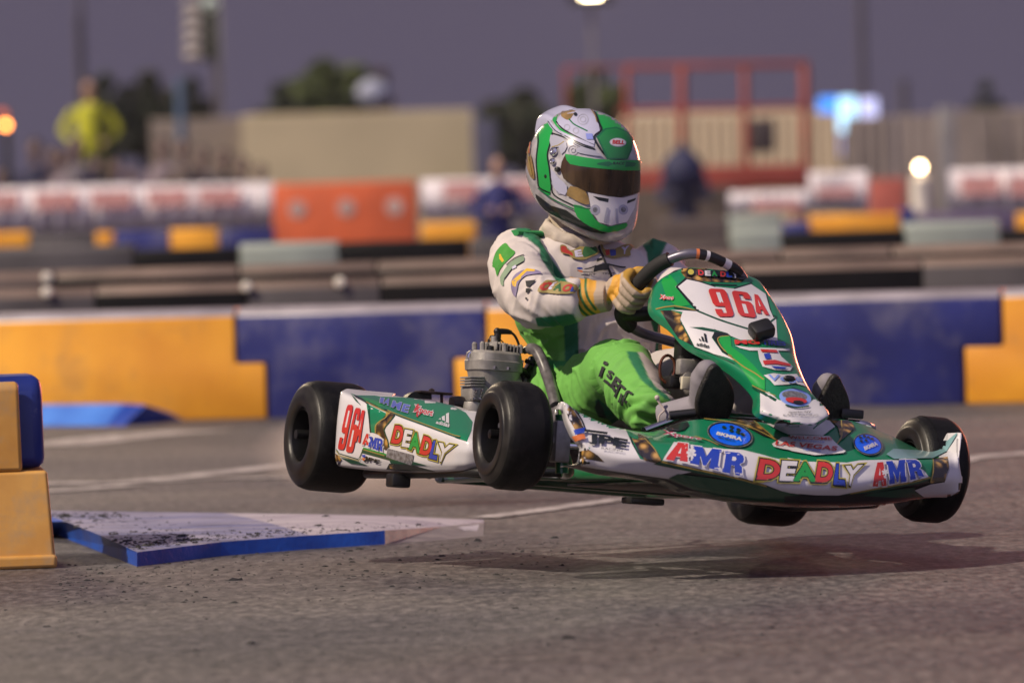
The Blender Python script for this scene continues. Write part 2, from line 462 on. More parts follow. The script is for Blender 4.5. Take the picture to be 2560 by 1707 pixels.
_N9 = [(.0, .10), (.08, .02), (.2, 0), (.8, 0), (.94, .04), (1, .12), (1, .89), (.93, .97), (.8, 1), (.2, 1), (.07, .97), (0, .89), (0, .48), (.07, .40), (.2, .37), (.62, .37), (.62, .13), (.40, .13), (.40, .27), (0, .27)]
_H9 = [(.40, .50), (.40, .87), (.62, .87), (.62, .50)]
BLOCK = {
    '9': (_N9, [_H9]), '6': ([(1 - x, 1 - y) for x, y in _N9], [[(1 - x, 1 - y) for x, y in _H9]]),
    'A': ([(0, 0), (.0, .06), (.22, 1), (.80, 1), (1, .06), (1, 0), (.64, 0), (.61, .2), (.41, .2), (.38, 0)], [[(.44, .40), (.50, .76), (.57, .40)]]),
    'M': ([(0, 0), (0, .14), (.06, .16), (.06, .84), (0, .86), (0, 1), (.33, 1), (.5, .52), (.67, 1), (1, 1), (1, .86), (.95, .84), (.95, .16), (1, .14), (1, 0), (.66, 0), (.68, .5), (.54, .05), (.44, .05), (.30, .52), (.32, 0)], []),
    'R': ([(0, 0), (0, .14), (.05, .16), (.05, .84), (0, .86), (0, 1), (.74, 1), (.94, .90), (1, .75), (.98, .60), (.80, .48), (.94, .38), (.98, .12), (1.04, .0), (.66, 0), (.60, .10), (.58, .36), (.40, .36), (.40, .0)], [[(.40, .60), (.40, .80), (.56, .80), (.62, .70), (.56, .60)]]),
}

# ================================================================== SETTING
def asphalt():
    m = bpy.data.materials.new('asphalt'); m.use_nodes = True; n = m.node_tree; b = n.nodes['Principled BSDF']; L = n.links.new
    geo = n.nodes.new('ShaderNodeNewGeometry')
    def nz(scale, det=4, rough=0.5, sx=1.0):
        mp = n.nodes.new('ShaderNodeMapping'); mp.inputs['Scale'].default_value = (sx, 1, 1); L(geo.outputs['Position'], mp.inputs[0])
        t = n.nodes.new('ShaderNodeTexNoise'); t.inputs['Scale'].default_value = scale; t.inputs['Detail'].default_value = det; t.inputs['Roughness'].default_value = rough
        L(mp.outputs[0], t.inputs[0]); return t.outputs['Fac']
    def ramp(x, *stops):
        r = n.nodes.new('ShaderNodeValToRGB'); L(x, r.inputs[0]); e = r.color_ramp.elements
        e[0].position, e[0].color = stops[0][0], (*stops[0][1], 1); e[1].position, e[1].color = stops[-1][0], (*stops[-1][1], 1)
        for s in stops[1:-1]: q = e.new(s[0]); q.color = (*s[1], 1)
        return r.outputs[0]
    def mix(t, a, c, f):
        x = n.nodes.new('ShaderNodeMix'); x.data_type = 'RGBA'; x.blend_type = t
        if isinstance(f, float): x.inputs[0].default_value = f
        else: L(f, x.inputs[0])
        L(a, x.inputs[6]); L(c, x.inputs[7]); return x.outputs[2]
    def nz2(scale, det, rough, sx, sy):
        mp = n.nodes.new('ShaderNodeMapping'); mp.inputs['Scale'].default_value = (sx, sy, 1); L(geo.outputs['Position'], mp.inputs[0])
        t = n.nodes.new('ShaderNodeTexNoise'); t.inputs['Scale'].default_value = scale; t.inputs['Detail'].default_value = det; t.inputs['Roughness'].default_value = rough
        L(mp.outputs[0], t.inputs[0]); return t.outputs['Fac']
    big = ramp(nz(0.35, 5, 0.55, 0.6), (0.3, (0.072, 0.067, 0.071)), (0.7, (0.138, 0.128, 0.126)))
    mid = ramp(nz(3.0, 6, 0.65, 0.5), (0.3, (0.70, 0.70, 0.70)), (0.7, (1.15, 1.13, 1.10)))
    c = mix('MULTIPLY', big, mid, 1.0)
    agg = ramp(nz2(1.0, 4, 0.72, 34, 11), (0.36, (0.38, 0.38, 0.40)), (0.5, (0.95, 0.95, 0.96)), (0.64, (1.9, 1.85, 1.8)))
    c = mix('MULTIPLY', c, agg, 0.9)
    speck = ramp(nz2(1.0, 4, 0.7, 14, 5), (0.60, (0, 0, 0)), (0.72, (1, 1, 1)))
    dk = n.nodes.new('ShaderNodeRGB'); dk.outputs[0].default_value = (0.05, 0.045, 0.05, 1)
    c = mix('MIX', c, dk.outputs[0], mix('MULTIPLY', speck, speck, 0.0) if False else speck)
    x = n.nodes.new('ShaderNodeMix'); x.data_type = 'RGBA'; x.inputs[0].default_value = 0.55
    c0 = mix('MULTIPLY', big, mid, 1.0); c1 = mix('MULTIPLY', c0, agg, 0.9); L(c, x.inputs[6]); L(c1, x.inputs[7])
    # dark rubbered racing line, sweeping marks
    rub = ramp(nz(0.9, 3, 0.5, 0.22), (0.42, (0.80, 0.80, 0.84)), (0.6, (1.06, 1.04, 1.0)))
    c = mix('MULTIPLY', x.outputs[2], rub, 1.0)
    L(c, b.inputs['Base Color'])
    rg = n.nodes.new('ShaderNodeMapRange'); L(nz(5, 4, 0.6, 0.4), rg.inputs[0]); rg.inputs['To Min'].default_value = 0.42; rg.inputs['To Max'].default_value = 0.72
    L(rg.outputs[0], b.inputs['Roughness'])
    bp = n.nodes.new('ShaderNodeBump'); bp.inputs['Strength'].default_value = 0.8; bp.inputs['Distance'].default_value = 0.008
    L(nz(60, 4, 0.85), bp.inputs['Height']); L(bp.outputs[0], b.inputs['Normal'])
    return m
M_asph = asphalt()
S = 1400
tag(mesh_obj('track', [(-S, -60, 0), (S, -60, 0), (S, S, 0), (-S, S, 0)], [(0, 1, 2, 3)], M_asph, smooth=False), kind='structure')

M_line = mat('worn_white_paint', (0.50, 0.46, 0.45), rough=0.5, var=0.25, scale=6, wear=((0.16, 0.145, 0.14), 14, 0.46, 0.14, 1.0), bump=0.3, bscale=120)
def ground_line(name, pts, w, z=0.004, label=None):
    P = [ground(u, v, z) for u, v in pts]; P = catmull(P, 8); V = []; Fc = []
    for i, p in enumerate(P):
        t = (P[min(i + 1, len(P) - 1)] - P[max(i - 1, 0)]); t.z = 0; t.normalize(); nn = Vector((-t.y, t.x, 0)) * w / 2
        V += [p + nn, p - nn]
    Fc = [(2 * i, 2 * i + 1, 2 * i + 3, 2 * i + 2) for i in range(len(P) - 1)]
    o = mesh_obj(name, V, Fc, M_line, smooth=False); tag(o, label, kind='structure'); return o
ground_line('painted_line', px('K8', (215, 858), (560, 815), (930, 787)), 0.35)
ground_line('painted_line', px('K8', (-300, 1050), (240, 1026), (590, 1018), (1280, 946), (1700, 885)), 0.16)
ground_line('painted_line', px('K8', (-200, 1085), (240, 1060), (620, 1032)), 0.14)
ground_line('painted_line', px('K8', (700, 1020), (1000, 1004), (1300, 1000), (1500, 995)), 0.10)
ground_line('painted_line', [(1205, 1293), (1380, 1270), (1556, 1246), (1800, 1222), (2100, 1195)], 0.10)
ground_line('painted_line', [(2380, 1152), (2440, 1142), (2700, 1120)], 0.14)

# ------------------------------------------------------------------ barrier blocks
PAINT = dict(wear=((0.35, 0.30, 0.26), 3.0, 0.55, 0.16, 0.30))
M_byel = mat('barrier_yellow_plastic', (0.84, 0.385, 0.028), rough=0.45, var=0.10, scale=2.2, rgb2=(0.64, 0.26, 0.018), wear=((0.30, 0.16, 0.06), 3.0, 0.52, 0.2, 0.6), bump=0.1, bscale=30)
M_barblue = mat('barrier_blue_plastic', (0.020, 0.028, 0.185), rough=0.5, var=0.15, scale=2.0, rgb2=(0.012, 0.015, 0.105), wear=((0.19, 0.18, 0.23), 2.2, 0.47, 0.22, 0.65), bump=0.1, bscale=30)
M_bgrey = mat('barrier_grey_plastic', (0.10, 0.092, 0.095), rough=0.55, var=0.15, scale=2, spec=0.2)
M_blgrey = mat('barrier_pale_grey_plastic', (0.30, 0.34, 0.30), rough=0.45, var=0.1, scale=2)
M_bblack = mat('barrier_black_plastic', (0.007, 0.007, 0.007), rough=0.5, var=0.2, scale=2, spec=0.15)
M_bbrown = mat('barrier_brown_plastic', (0.11, 0.085, 0.07), rough=0.4, var=0.15, scale=2)
M_borange = mat('barrier_orange_plastic', (0.62, 0.12, 0.035), rough=0.45, var=0.1, scale=3)
M_bolt = mat('pale_bolt_cap', (0.75, 0.70, 0.60), rough=0.4, var=0.05)
M_chamf_d = mat('barrier_dull_glow_top', (0.20, 0.145, 0.115), rough=0.4, var=0.25, scale=1.5)  # dim brownish glow on the tops of the rows behind, put into the colour
M_chamf = mat('barrier_skyglow_top', (0.30, 0.27, 0.30), rough=0.35, var=0.15, scale=5)  # sky glow on the nearest row's chamfered tops, painted as a paler colour

def block_section(z0, z1, th, ch, draft=0.0):
    """(y, z) section; chamfered when ch > 0"""
    if ch: return [(0, z0), (draft, z1 - ch), (draft + ch * 0.8, z1), (th - ch * 0.8, z1), (th, z1 - ch), (th, z0)]
    return [(0, z0), (draft, z1), (th, z1), (th, z0)]
def extr(mb, x0, x1, sec, mi=0, taper=0.0, top_mi=None):
    n = len(sec); zs = [z for y, z in sec]; zlo, zhi = min(zs), max(zs)
    v = []
    for s_, x in ((1, x0), (-1, x1)):
        for (y, z) in sec: v.append((x + s_ * taper * (z - zlo), y, z))
    f = [(i, (i + 1) % n, n + (i + 1) % n, n + i) for i in range(n)]
    caps = [tuple(range(n))[::-1], tuple(range(n, 2 * n))]
    base = len(mb.v); mb.add(v, f + caps, mi)
    if top_mi is not None and n == 6:
        k = len(mb.mi) - len(f) - 2; mb.mi[k + 1] = top_mi; mb.mi[k + 2] = top_mi
def barrier(name, origin, dirx, up_ext, low_ext, h, hs, mt, label, th=0.40, ch=0.035, group=None, cat='barrier', bolt=None, cap=True):
    """origin on the ground, dirx unit vector along the row; up_ext/low_ext = (x0, x1) of upper and lower halves"""
    dx = Vector(dirx).normalized(); dy = Vector((-dx.y, dx.x, 0))
    R = Matrix(((dx.x, dy.x, 0, origin[0]), (dx.y, dy.y, 0, origin[1]), (0, 0, 1, 0), (0, 0, 0, 1)))
    ms = [mt, M_chamf if low_ext else M_chamf_d]; u0, u1 = up_ext
    if low_ext:
        l0, l1 = low_ext
        P = [(l0, 0), (l1, 0), (l1, hs)] + [(u1, hs), (u1, h), (u0, h), (u0, hs), (l0, hs)]
    else: P = [(u0, 0), (u1, 0), (u1, h), (u0, h)]
    bm = bmesh.new()
    fv = [bm.verts.new((x, 0, z)) for x, z in P]; bv_ = [bm.verts.new((x, th, z)) for x, z in P]; n = len(P)
    bm.faces.new(fv); bm.faces.new(bv_[::-1])
    for i in range(n): bm.faces.new((fv[(i + 1) % n], fv[i], bv_[i], bv_[(i + 1) % n]))
    tops = [e for e in bm.edges if all(abs(v.co.z - h) < 1e-6 for v in e.verts) and abs(e.verts[0].co.y - e.verts[1].co.y) < 1e-6]
    r = bmesh.ops.bevel(bm, geom=tops, offset=ch, segments=1, affect='EDGES', profile=0.5, material=1 if cap else -1)
    bmesh.ops.recalc_face_normals(bm, faces=bm.faces)
    me = bpy.data.meshes.new(name); bm.to_mesh(me); bm.free()
    for q_ in ms: me.materials.append(q_)
    if cap:
        for p_ in me.polygons:
            if p_.normal.z > 0.9 and p_.center.z > h - 1e-3: p_.material_index = 1
    o = bpy.data.objects.new(name, me); col.objects.link(o)
    bv = o.modifiers.new('b', 'BEVEL'); bv.width = 0.010; bv.segments = 2; bv.limit_method = 'ANGLE'; apply_mods(o)
    for p_ in o.data.polygons: p_.use_smooth = True
    smooth_angle(o, 30)
    o.matrix_world = R
    tag(o, label, cat, group)
    if bolt:
        for bx, bz in bolt:
            b = MB().lathe([(0.0, 0.028), (0.02, 0.028), (0.03, 0.02), (0.032, 0.0)], (bx, 0.0, bz), (0, -1, 0), 12).build('bolt_cap', M_bolt, o)
    return o
class Row:
    def __init__(s, g0, g1):
        s.o = g0; s.d = (g1 - g0); s.d.z = 0; s.d.normalize(); s.n = Vector((-s.d.y, s.d.x, 0))
    def x(s, u, v):
        r = ray(u, v); t = (s.o - CAM).dot(s.n) / r.dot(s.n); p = CAM + r * t; return (p - s.o).dot(s.d)
    def z(s, u, v):
        r = ray(u, v); t = (s.o - CAM).dot(s.n) / r.dot(s.n); return (CAM + r * t).z
R1 = Row(ground(663, 1046), ground(2404, 1010))
h1 = (R1.z(663, 774) + R1.z(2300, 722)) / 2; hs1 = (R1.z(640, 909) + R1.z(2450, 864)) / 2
print('ROW1', h1, hs1, R1.o, R1.d)
gr = 'interlocking plastic blocks of the nearest long barrier'
def r1(up, low, mt, label, bolts=None):
    g = 0.006
    bl = [(R1.x(u, v), R1.z(u, v)) for u, v in bolts] if bolts else None
    barrier('barrier_block', R1.o, R1.d, (R1.x(up[0], 800) + g, R1.x(up[1], 800) - g), (R1.x(low[0], 980) + g, R1.x(low[1], 980) - g), h1, hs1, mt, label, group=gr, bolt=bl)
r1((-45, 587), (-130, 667), M_byel, 'yellow barrier block behind the near blue and yellow block at left')
r1((587, 1213), (667, 1135), M_barblue, 'scuffed blue barrier block behind the rear wheel and side panel of the kart')
r1((1213, 1853), (1135, 1935), M_byel, 'yellow barrier block mostly hidden behind the driver and engine')
r1((1853, 2504), (1935, 2411), M_barblue, 'pale scuffed blue barrier block right of the kart front panel')
r1((2504, 3150), (2411, 3230), M_byel, 'yellow barrier block at the right edge of the picture')
r1((-700, -45), (-620, -130), M_barblue, 'blue barrier block just outside the left edge') if False else None
b_ = MB().sphere((0, 0, 0), 0.018); bo = b_.build('bolt_cap', M_bolt)
bo.location = R1.o + R1.d * R1.x(578, 776) + Vector((0, 0, R1.z(578, 776) + 0.004)) - R1.n * 0.0
for o in col.objects:
    if o.name.startswith('barrier_block') and 'rear wheel and side' in o.get('label', ''):
        bo.parent = o; bo.matrix_world = o.matrix_world @ Matrix.Translation((R1.x(578, 776) + 0.02, 0.03, h1 + 0.005)); bo.matrix_parent_inverse = o.matrix_world.inverted()

# near block at the left edge: yellow block whose right half is a low step with a blue block standing on it
nearO = ground(10, 1424); nd = (ground(140, 1417) - nearO); nd.z = 0
RN = Row(nearO, nearO + Vector((1, 0.12, 0)))
hN = RN.z(30, 956); hS = RN.z(90, 1178)
mb = MB()
extr(mb, -1.3, RN.x(141, 1410), block_section(0.0, hS, 0.45, 0, 0.03), 0, 0.06)
extr(mb, -1.3, RN.x(52, 1000), [(y + 0.03, z) for y, z in block_section(hS, hN, 0.085, 0.015, 0.0)], 0, 0.02)
extr(mb, -1.3, RN.x(143, 1410), [(-0.006, 0.0), (-0.006, 0.035), (0.455, 0.035), (0.455, 0.0)], 0, 0)
nb = mb.build('barrier_block', [mat('barrier_faded_yellow_plastic', (0.66, 0.36, 0.085), rough=0.5, rgb2=(0.50, 0.24, 0.045), scale=5, wear=((0.36, 0.26, 0.15), 7, 0.46, 0.2, 0.7), bump=0.2, bscale=25)], angle=30)
bv = nb.modifiers.new('b', 'BEVEL'); bv.width = 0.026; bv.segments = 4; bv.limit_method = 'ANGLE'; apply_mods(nb)
nb.matrix_world = Matrix(((RN.d.x, RN.n.x, 0, RN.o.x), (RN.d.y, RN.n.y, 0, RN.o.y), (0, 0, 1, 0), (0, 0, 0, 1)))
tag(nb, 'near yellow barrier block with a low step, cut by the left edge of the picture', 'barrier')
mb = MB()
hB = hN + 0.012
sec = [(0.12, hS + 0.003), (0.12, hB - 0.05), (0.135, hB - 0.012), (0.16, hB), (0.45, hB), (0.45, hS + 0.003)]
extr(mb, -1.3, RN.x(118, 1170), sec, 0, 0.01)
bb = mb.build('barrier_block', [mat('barrier_deep_blue_plastic', (0.012, 0.030, 0.23), rough=0.4, var=0.15, scale=4, wear=((0.3, 0.3, 0.35), 8, 0.62, 0.1, 0.4))], angle=30)
bv = bb.modifiers.new('b', 'BEVEL'); bv.width = 0.030; bv.segments = 4; bv.segments = 3; bv.limit_method = 'ANGLE'; apply_mods(bb)
bb.matrix_world = nb.matrix_world
tag(bb, 'small deep blue block standing on the step of the near yellow barrier', 'barrier')

# ------------------------------------------------------------------ kerbs
M_ktop = mat('kerb_worn_lavender_paint', (0.30, 0.28, 0.38), rough=0.45, rgb2=(0.13, 0.14, 0.28), scale=4.0, wear=((0.045, 0.04, 0.05), 7, 0.50, 0.16, 0.8), bump=0.4, bscale=90, stretch=(0.7, 3.0, 1))
M_kwhite = mat('kerb_worn_white_paint', (0.46, 0.42, 0.46), rough=0.45, rgb2=(0.30, 0.26, 0.32), scale=4.0, wear=((0.10, 0.09, 0.09), 6, 0.56, 0.16, 0.7), bump=0.4, bscale=90, stretch=(0.7, 3.0, 1))
M_kblue = mat('kerb_blue_paint', (0.010, 0.085, 0.46), rough=0.4, rgb2=(0.006, 0.045, 0.30), scale=6, wear=((0.05, 0.05, 0.08), 10, 0.60, 0.12, 0.7), bump=0.4, bscale=60)
M_kgrey = mat('kerb_grey_edge', (0.22, 0.20, 0.20), rough=0.5, rgb2=(0.12, 0.11, 0.12), scale=10, bump=0.5, bscale=60)
zt = 0.036
near = [ground(*p, zt) for p in px('K8', (620, 1338), (1000, 1292), (1400, 1262), (1740, 1240), (2000, 1222), (2185, 1203))]
nearb = [Vector((p.x, p.y - 0.015, 0)) for p in near]
far = [ground(*p, 0.055) for p in px('K8', (150, 1150), (560, 1155), (1000, 1160), (1400, 1166), (1800, 1174), (2165, 1184))]
farb = [Vector((p.x, p.y + 0.35, 0.0)) for p in far]
near[-1] = ground(*px('K8', (2190, 1203))[0], 0.003); far[-1] = ground(*px('K8', (2178, 1197))[0], 0.003)
near[-2] = ground(*px('K8', (2000, 1222))[0], 0.018); far[-2] = ground(*px('K8', (1800, 1174))[0], 0.036)
V = []; Fc = []; mi = []
for i in range(6):
    for k in range(7): V.append(near[i].lerp(far[i], k / 6) + Vector((0, 0, 0.006 * math.sin(math.pi * k / 6))))
for i in range(5):
    for k in range(6):
        Fc.append((i * 7 + k, (i + 1) * 7 + k, (i + 1) * 7 + k + 1, i * 7 + k + 1)); mi.append(0 if i < 2 else 1)
b0 = len(V); V += nearb
for i in range(5): Fc.append((b0 + i, b0 + i + 1, (i + 1) * 7, i * 7)); mi.append(2 if i < 3 else 3)
b1 = len(V); V += farb
for i in range(5): Fc.append((b1 + i + 1, b1 + i, i * 7 + 6, (i + 1) * 7 + 6)); mi.append(2 if i < 2 else 1)
# sloping left end
e0 = ground(*px('K8', (264, 1262))[0]); e1 = e0 + Vector((-0.9, 0.9, 0)); k = len(V)
V += [e0, e1]; Fc += [(k, b0, 0), (k, 0, 1), (k, 1, 2), (k, 2, 3), (k, 3, 4, k + 1), (k + 1, 4, 5), (k + 1, 5, 6), (k + 1, 6, b1)]; mi += [2] * 8
kerb = mesh_obj('kerb', V, Fc, mats=[M_ktop, M_kwhite, M_kblue, M_kgrey], fmat=mi); smooth_angle(kerb, 20)
tag(kerb, 'low worn kerb ramp with blue side, littered with rubber crumbs', 'kerb')
fk = [ground(*p, 0.0) for p in px('K8', (150, 768), (480, 768), (560, 768), (830, 742))]
fk2 = [at(*p, (q_ - CAM).dot(FW) + 0.12) for p, q_ in zip(px('K8', (150, 672), (560, 668), (660, 674), (790, 712)), fk)]
V = fk + fk2 + [Vector((p.x, p.y + 0.3, 0)) for p in fk2]
mk = mesh_obj('kerb', V, [(0, 1, 5, 4), (1, 2, 6, 5), (2, 3, 7, 6), (4, 5, 9, 8), (5, 6, 10, 9), (6, 7, 11, 10)], smooth=False,
              mats=[mat('kerb_light_blue_paint', (0.05, 0.19, 0.62), rough=0.5, rgb2=(0.03, 0.13, 0.50), scale=5), M_kblue], fmat=[0, 1, 1, 0, 1, 1])
tag(mk, 'light blue kerb wedge lying against the foot of the yellow barrier', 'kerb')

# ------------------------------------------------------------------ rubber crumbs
M_crumb = mat('rubber_crumb', (0.010, 0.009, 0.010), rough=0.7)
def crumbs(name, spots, label):
    V = []; Fc = []
    for (p, r) in spots:
        b = len(V); n = 6; a0 = random.random() * 6
        sx = random.uniform(0.8, 2.2); ang = random.uniform(-0.5, 0.5); ca, sa = math.cos(ang), math.sin(ang)
        for k in range(n):
            th = a0 + 2 * math.pi * k / n; rr = r * random.uniform(0.6, 1.2)
            x, y = math.cos(th) * rr * sx, math.sin(th) * rr * 0.8
            V.append(p + Vector((x * ca - y * sa, x * sa + y * ca, 0)))
        for k in range(n):
            th = a0 + 2 * math.pi * k / n; rr = r * random.uniform(0.3, 0.6)
            V.append(p + Vector((math.cos(th) * rr * sx, math.sin(th) * rr * 0.7, r * random.uniform(0.3, 0.7))))
        Fc += [(b + k, b + (k + 1) % n, b + n + (k + 1) % n, b + n + k) for k in range(n)] + [tuple(b + n + k for k in range(n))]
    tag(mesh_obj(name, V, Fc, M_crumb, smooth=False), label, 'debris', kind='stuff')
sp = []
for _ in range(620):
    u = 150 + random.random() ** 1.3 * 1300; v = 1400 + abs(random.gauss(0, 1)) * 55 - (u - 150) * 0.045
    if u < 340: v += 12
    sp.append((ground(u, v, 0.0), 0.0022 * random.lognormvariate(0, 0.5)))
for _ in range(420):
    u = random.uniform(0, 2560); v = random.uniform(1430, 1707); sp.append((ground(u, v, 0.0), 0.0016 * random.lognormvariate(0, 0.5)))
for u, v, r in ((1425, 1596, .010), (628, 1609, .010), (592, 1450, .011), (465, 1500, .006), (118, 1566, .007), (1105, 1390, .006), (1195, 1352, .012), (1385, 1345, .009),
                (1110, 1438, .006), (880, 1425, .005), (1000, 1400, .006), (310, 1480, .006), (1290, 1520, .005), (1370, 1612, .006), (790, 1590, .005), (540, 1425, .008), (1240, 1436, .005)):
    sp.append((ground(u, v, 0.0), r))
crumbs('rubber_debris', sp, 'scattered black rubber crumbs on the asphalt beside the kerb')
sp = []
for _ in range(900):
    a = random.random(); t = abs(random.gauss(0, 0.35)); i = 0
    s_ = abs(random.gauss(0, 0.33)) * 5
    if s_ >= 4.6 or t > 0.97: continue
    i = int(s_); fr = s_ - i
    p = near[i].lerp(near[i + 1], fr).lerp(far[i].lerp(far[i + 1], fr), max(0.02, t)); p.z += 0.003
    sp.append((p, 0.0021 * random.lognormvariate(0, 0.55)))
for _ in range(700):
    i = 0; fr = random.random(); p = near[0].lerp(near[1], fr * 0.9).lerp(far[0].lerp(far[1], fr * 0.9), random.uniform(0.05, 0.9)); p.z += 0.003
    sp.append((p, 0.003 * random.lognormvariate(0, 0.5)))
crumbs('rubber_debris', sp, 'black rubber crumbs lying on the worn top of the kerb')

# ------------------------------------------------------------------ rows of barriers further back
def flat_row(u0, u1, depth):
    a = at(u0, 600, depth); b = at(u1, 600, depth); a.z = b.z = 0; b.y = a.y
    return Row(a, b)
def far_block(u0, u1, vt, depth, mt, label, name='barrier_block', th=0.4, ch=0.04, group=None, bolts=None, cat='barrier', cap=True):
    um = (u0 + u1) / 2; p = at(um, vt, depth); x0 = at(u0, vt, depth).x; x1 = at(u1, vt, depth).x
    bl = [(at(u, v, depth).x, at(u, v, depth).z) for u, v in bolts] if bolts else None
    return barrier(name, Vector((0, p.y, 0)), (1, 0, 0), (x0 + 0.004, x1 - 0.004), None, p.z, 0, mt, label, th=th, ch=ch, group=group, bolt=bl, cat=cat, cap=cap)
g2 = 'grey and black blocks of the second barrier row'
def vline(p0, p1, u): return p0[1] + (p1[1] - p0[1]) * (u - p0[0]) / (p1[0] - p0[0])
V2 = lambda u: vline((0, 726), (2560, 640), u) if u < 1500 else vline((0, 718), (2560, 640), u)
row2 = [(-300, 238, M_bgrey, 'far left grey'), (238, 619, M_bblack, 'long black'), (619, 951, M_bgrey, 'plain grey'), (951, 1400, M_bblack, 'half hidden black'),
        (1400, 1850, M_bgrey, 'grey hidden'), (1850, 2305, M_bblack, 'black right-hand'), (2305, 2800, M_bgrey, 'far right grey')]
descr = ['at the left edge', 'left of centre', 'straight above the big blue block', 'left of the driver arm', 'behind the driver', 'right of the steering wheel', 'at the right edge']
for (a, b, m_, nm), ds in zip(row2, descr):
    bl = [(118, 731)] if a == -300 else ([(617, 717), ] if b == 619 else ([(850, 706)] if a == 619 else None))
    far_block(a, b, V2((a + b) / 2), 29.8, m_, '%s block of the second barrier row, %s' % (nm, ds), group=g2, ch=0.040, bolts=bl)
g3 = 'brown grey blocks of the third barrier row'
V3 = lambda u: vline((0, 682), (2560, 606), u)
row3 = [(-300, 137, 'at the left edge'), (137, 597, 'above the long black block'), (597, 940, 'over the plain grey block'), (940, 1400, 'left of the driver shoulder'),
        (1400, 1950, 'behind the driver'), (1950, 2230, 'above the right-hand black block'), (2230, 2800, 'at the right edge')]
for a, b, ds in row3:
    bl = [(118, 694)] if a == -300 else None
    far_block(a, b, V3((a + b) / 2), 31.2, M_bblack if b not in (137,) else M_bbrown, 'dark block with a brownish glow painted on its top in the third barrier row, ' + ds, group=g3, ch=0.044, bolts=bl)
g4 = 'blocks of the fourth barrier row'
for a, b, v, m_, ds in ((-200, 332, 618, M_bgrey, 'dull grey block at the left'), (332, 597, 622, M_bblack, 'black block below the yellow and blue blocks'), (597, 846, 606, M_blgrey, 'pale green grey block under the orange barrier'),
                        (846, 1172, 602, M_bblack, 'black block under the right end of the orange barrier'), (1172, 1330, 597, M_bgrey, 'grey block beside the driver shoulder'),
                        (1600, 1826, 606, M_bbrown, 'brown grey block behind the driver shoulder'), (1826, 1955, 570, M_blgrey, 'small pale grey green block behind the steering wheel'), (1955, 2262, 578, M_bblack, 'black block below the long yellow block'),
                        (2262, 2500, 553, M_blgrey, 'pale grey green block at the right below the lamp'), (2500, 2800, 570, M_bblack, 'black block at the far right edge')):
    far_block(a, b, v, 37.0, m_, ds + ' in the fourth barrier row', group=g4, cap=False, ch=0.03)
g5 = 'yellow and blue blocks of the fifth barrier row'
for a, b, v, m_, ds in ((-150, 72, 582, M_byel, 'yellow block at the left edge'), (72, 238, 590, M_bgrey, 'dull grey block between two yellow blocks'), (238, 284, 580, M_byel, 'narrow yellow block'),
                        (284, 424, 578, M_barblue, 'dark blue block between two yellow blocks'), (424, 545, 572, M_byel, 'yellow block left of the orange barrier'), (545, 684, 572, M_barblue, 'blue block beside the orange barrier'),
                        (1050, 1190, 556, M_byel, 'ochre block right of the orange barrier'), (1640, 1820, 545, M_bbrown, 'brown block behind the driver shoulder'), (1820, 1955, 536, M_blgrey, 'whitish block behind the steering wheel'), (1955, 2026, 556, M_barblue, 'short blue block left of the long yellow block'),
                        (2026, 2250, 535, M_byel, 'long yellow block at right'), (2250, 2290, 520, M_barblue, 'blue end block right of the long yellow block'),
                        (2290, 2540, 530, mat('barrier_purple_plastic', (0.12, 0.09, 0.16), rough=0.5), 'purple grey block below the pale banner'), (2540, 2800, 530, M_byel, 'yellow block at the right edge')):
    far_block(a, b, v, 48.0, m_, ds + ' in the fifth barrier row', group=g5, cap=False, ch=0.03)

# orange barrier with three pale holes
D = 58.0
def fx(u, v, d): return at(u, v, d)
p0, p1 = fx(682, 463, D), fx(1046, 600, D)
ob = MB(); zt_ = fx(864, 456, D).z
ob.box(((p0.x + p1.x) / 2, 0, zt_ / 2), (p1.x - p0.x, 0.5, zt_), bev=0.04)
o = ob.build('water_barrier', M_borange); o.location = (0, p0.y, 0)
tag(o, 'bright orange water barrier with three pale holes in a row', 'barrier')
for u, v in ((745, 523), (867, 519), (987, 516)):
    q = fx(u, v, D)
    MB().lathe([(0, 0.085), (0.012, 0.085), (0.014, 0.0)], (q.x, -0.25, q.z), (0, -1, 0), 20).build('hole', mat('pale_hole', (0.55, 0.38, 0.33), rough=0.6), o)

# white banners with faded red print
M_ban = mat('white_banner_cloth', (0.74, 0.68, 0.70), rough=0.7, var=0.08, scale=1.0)
M_pink = mat('faded_red_print', (0.62, 0.30, 0.28), rough=0.7, var=0.1)
def banner(u0, u1, vt, vb, d, label, prints, slope=True):
    a = at(u0, vt, d); b = at(u1, vt, d); um = (u0 + u1) / 2; z1 = at(um, vt, d).z; z0 = max(0.02, at(um, vb, d).z)
    n = 24; V = []; Fc = []
    for i in range(n + 1):
        x = a.x + (b.x - a.x) * i / n; y = a.y + 0.03 * math.sin(i * 1.9) + 0.02 * math.sin(i * 4.1)
        V += [(x, y, z0), (x, y, z1), (x, y + 0.02, z1), (x, y + 0.02, z0)]
    for i in range(n):
        for k in range(4): Fc.append((i * 4 + k, i * 4 + (k + 1) % 4, (i + 1) * 4 + (k + 1) % 4, (i + 1) * 4 + k))
    o = mesh_obj('banner', V, Fc, M_ban); tag(o, label, 'banner')
    for (c0, c1, t0, t1) in prints:
        q0 = at(c0, t0, d); q1 = at(c1, t1, d)
        # a row of block letters too blurred to read
        mb = MB(); nL = 5; wL = (q1.x - q0.x) / nL
        for k in range(nL):
            mb.box((q0.x + wL * (k + 0.5), a.y - 0.06, (q0.z + q1.z) / 2), (wL * 0.97, 0.006, abs(q1.z - q0.z)))
        mb.build('print', M_pink, o)
    return o
banner(-60, 340, 466, 576, 60.0, 'white sponsor banner with faded red print at the left edge', ((-30, 50, 484, 520), (87, 196, 482, 520), (228, 332, 478, 516)))
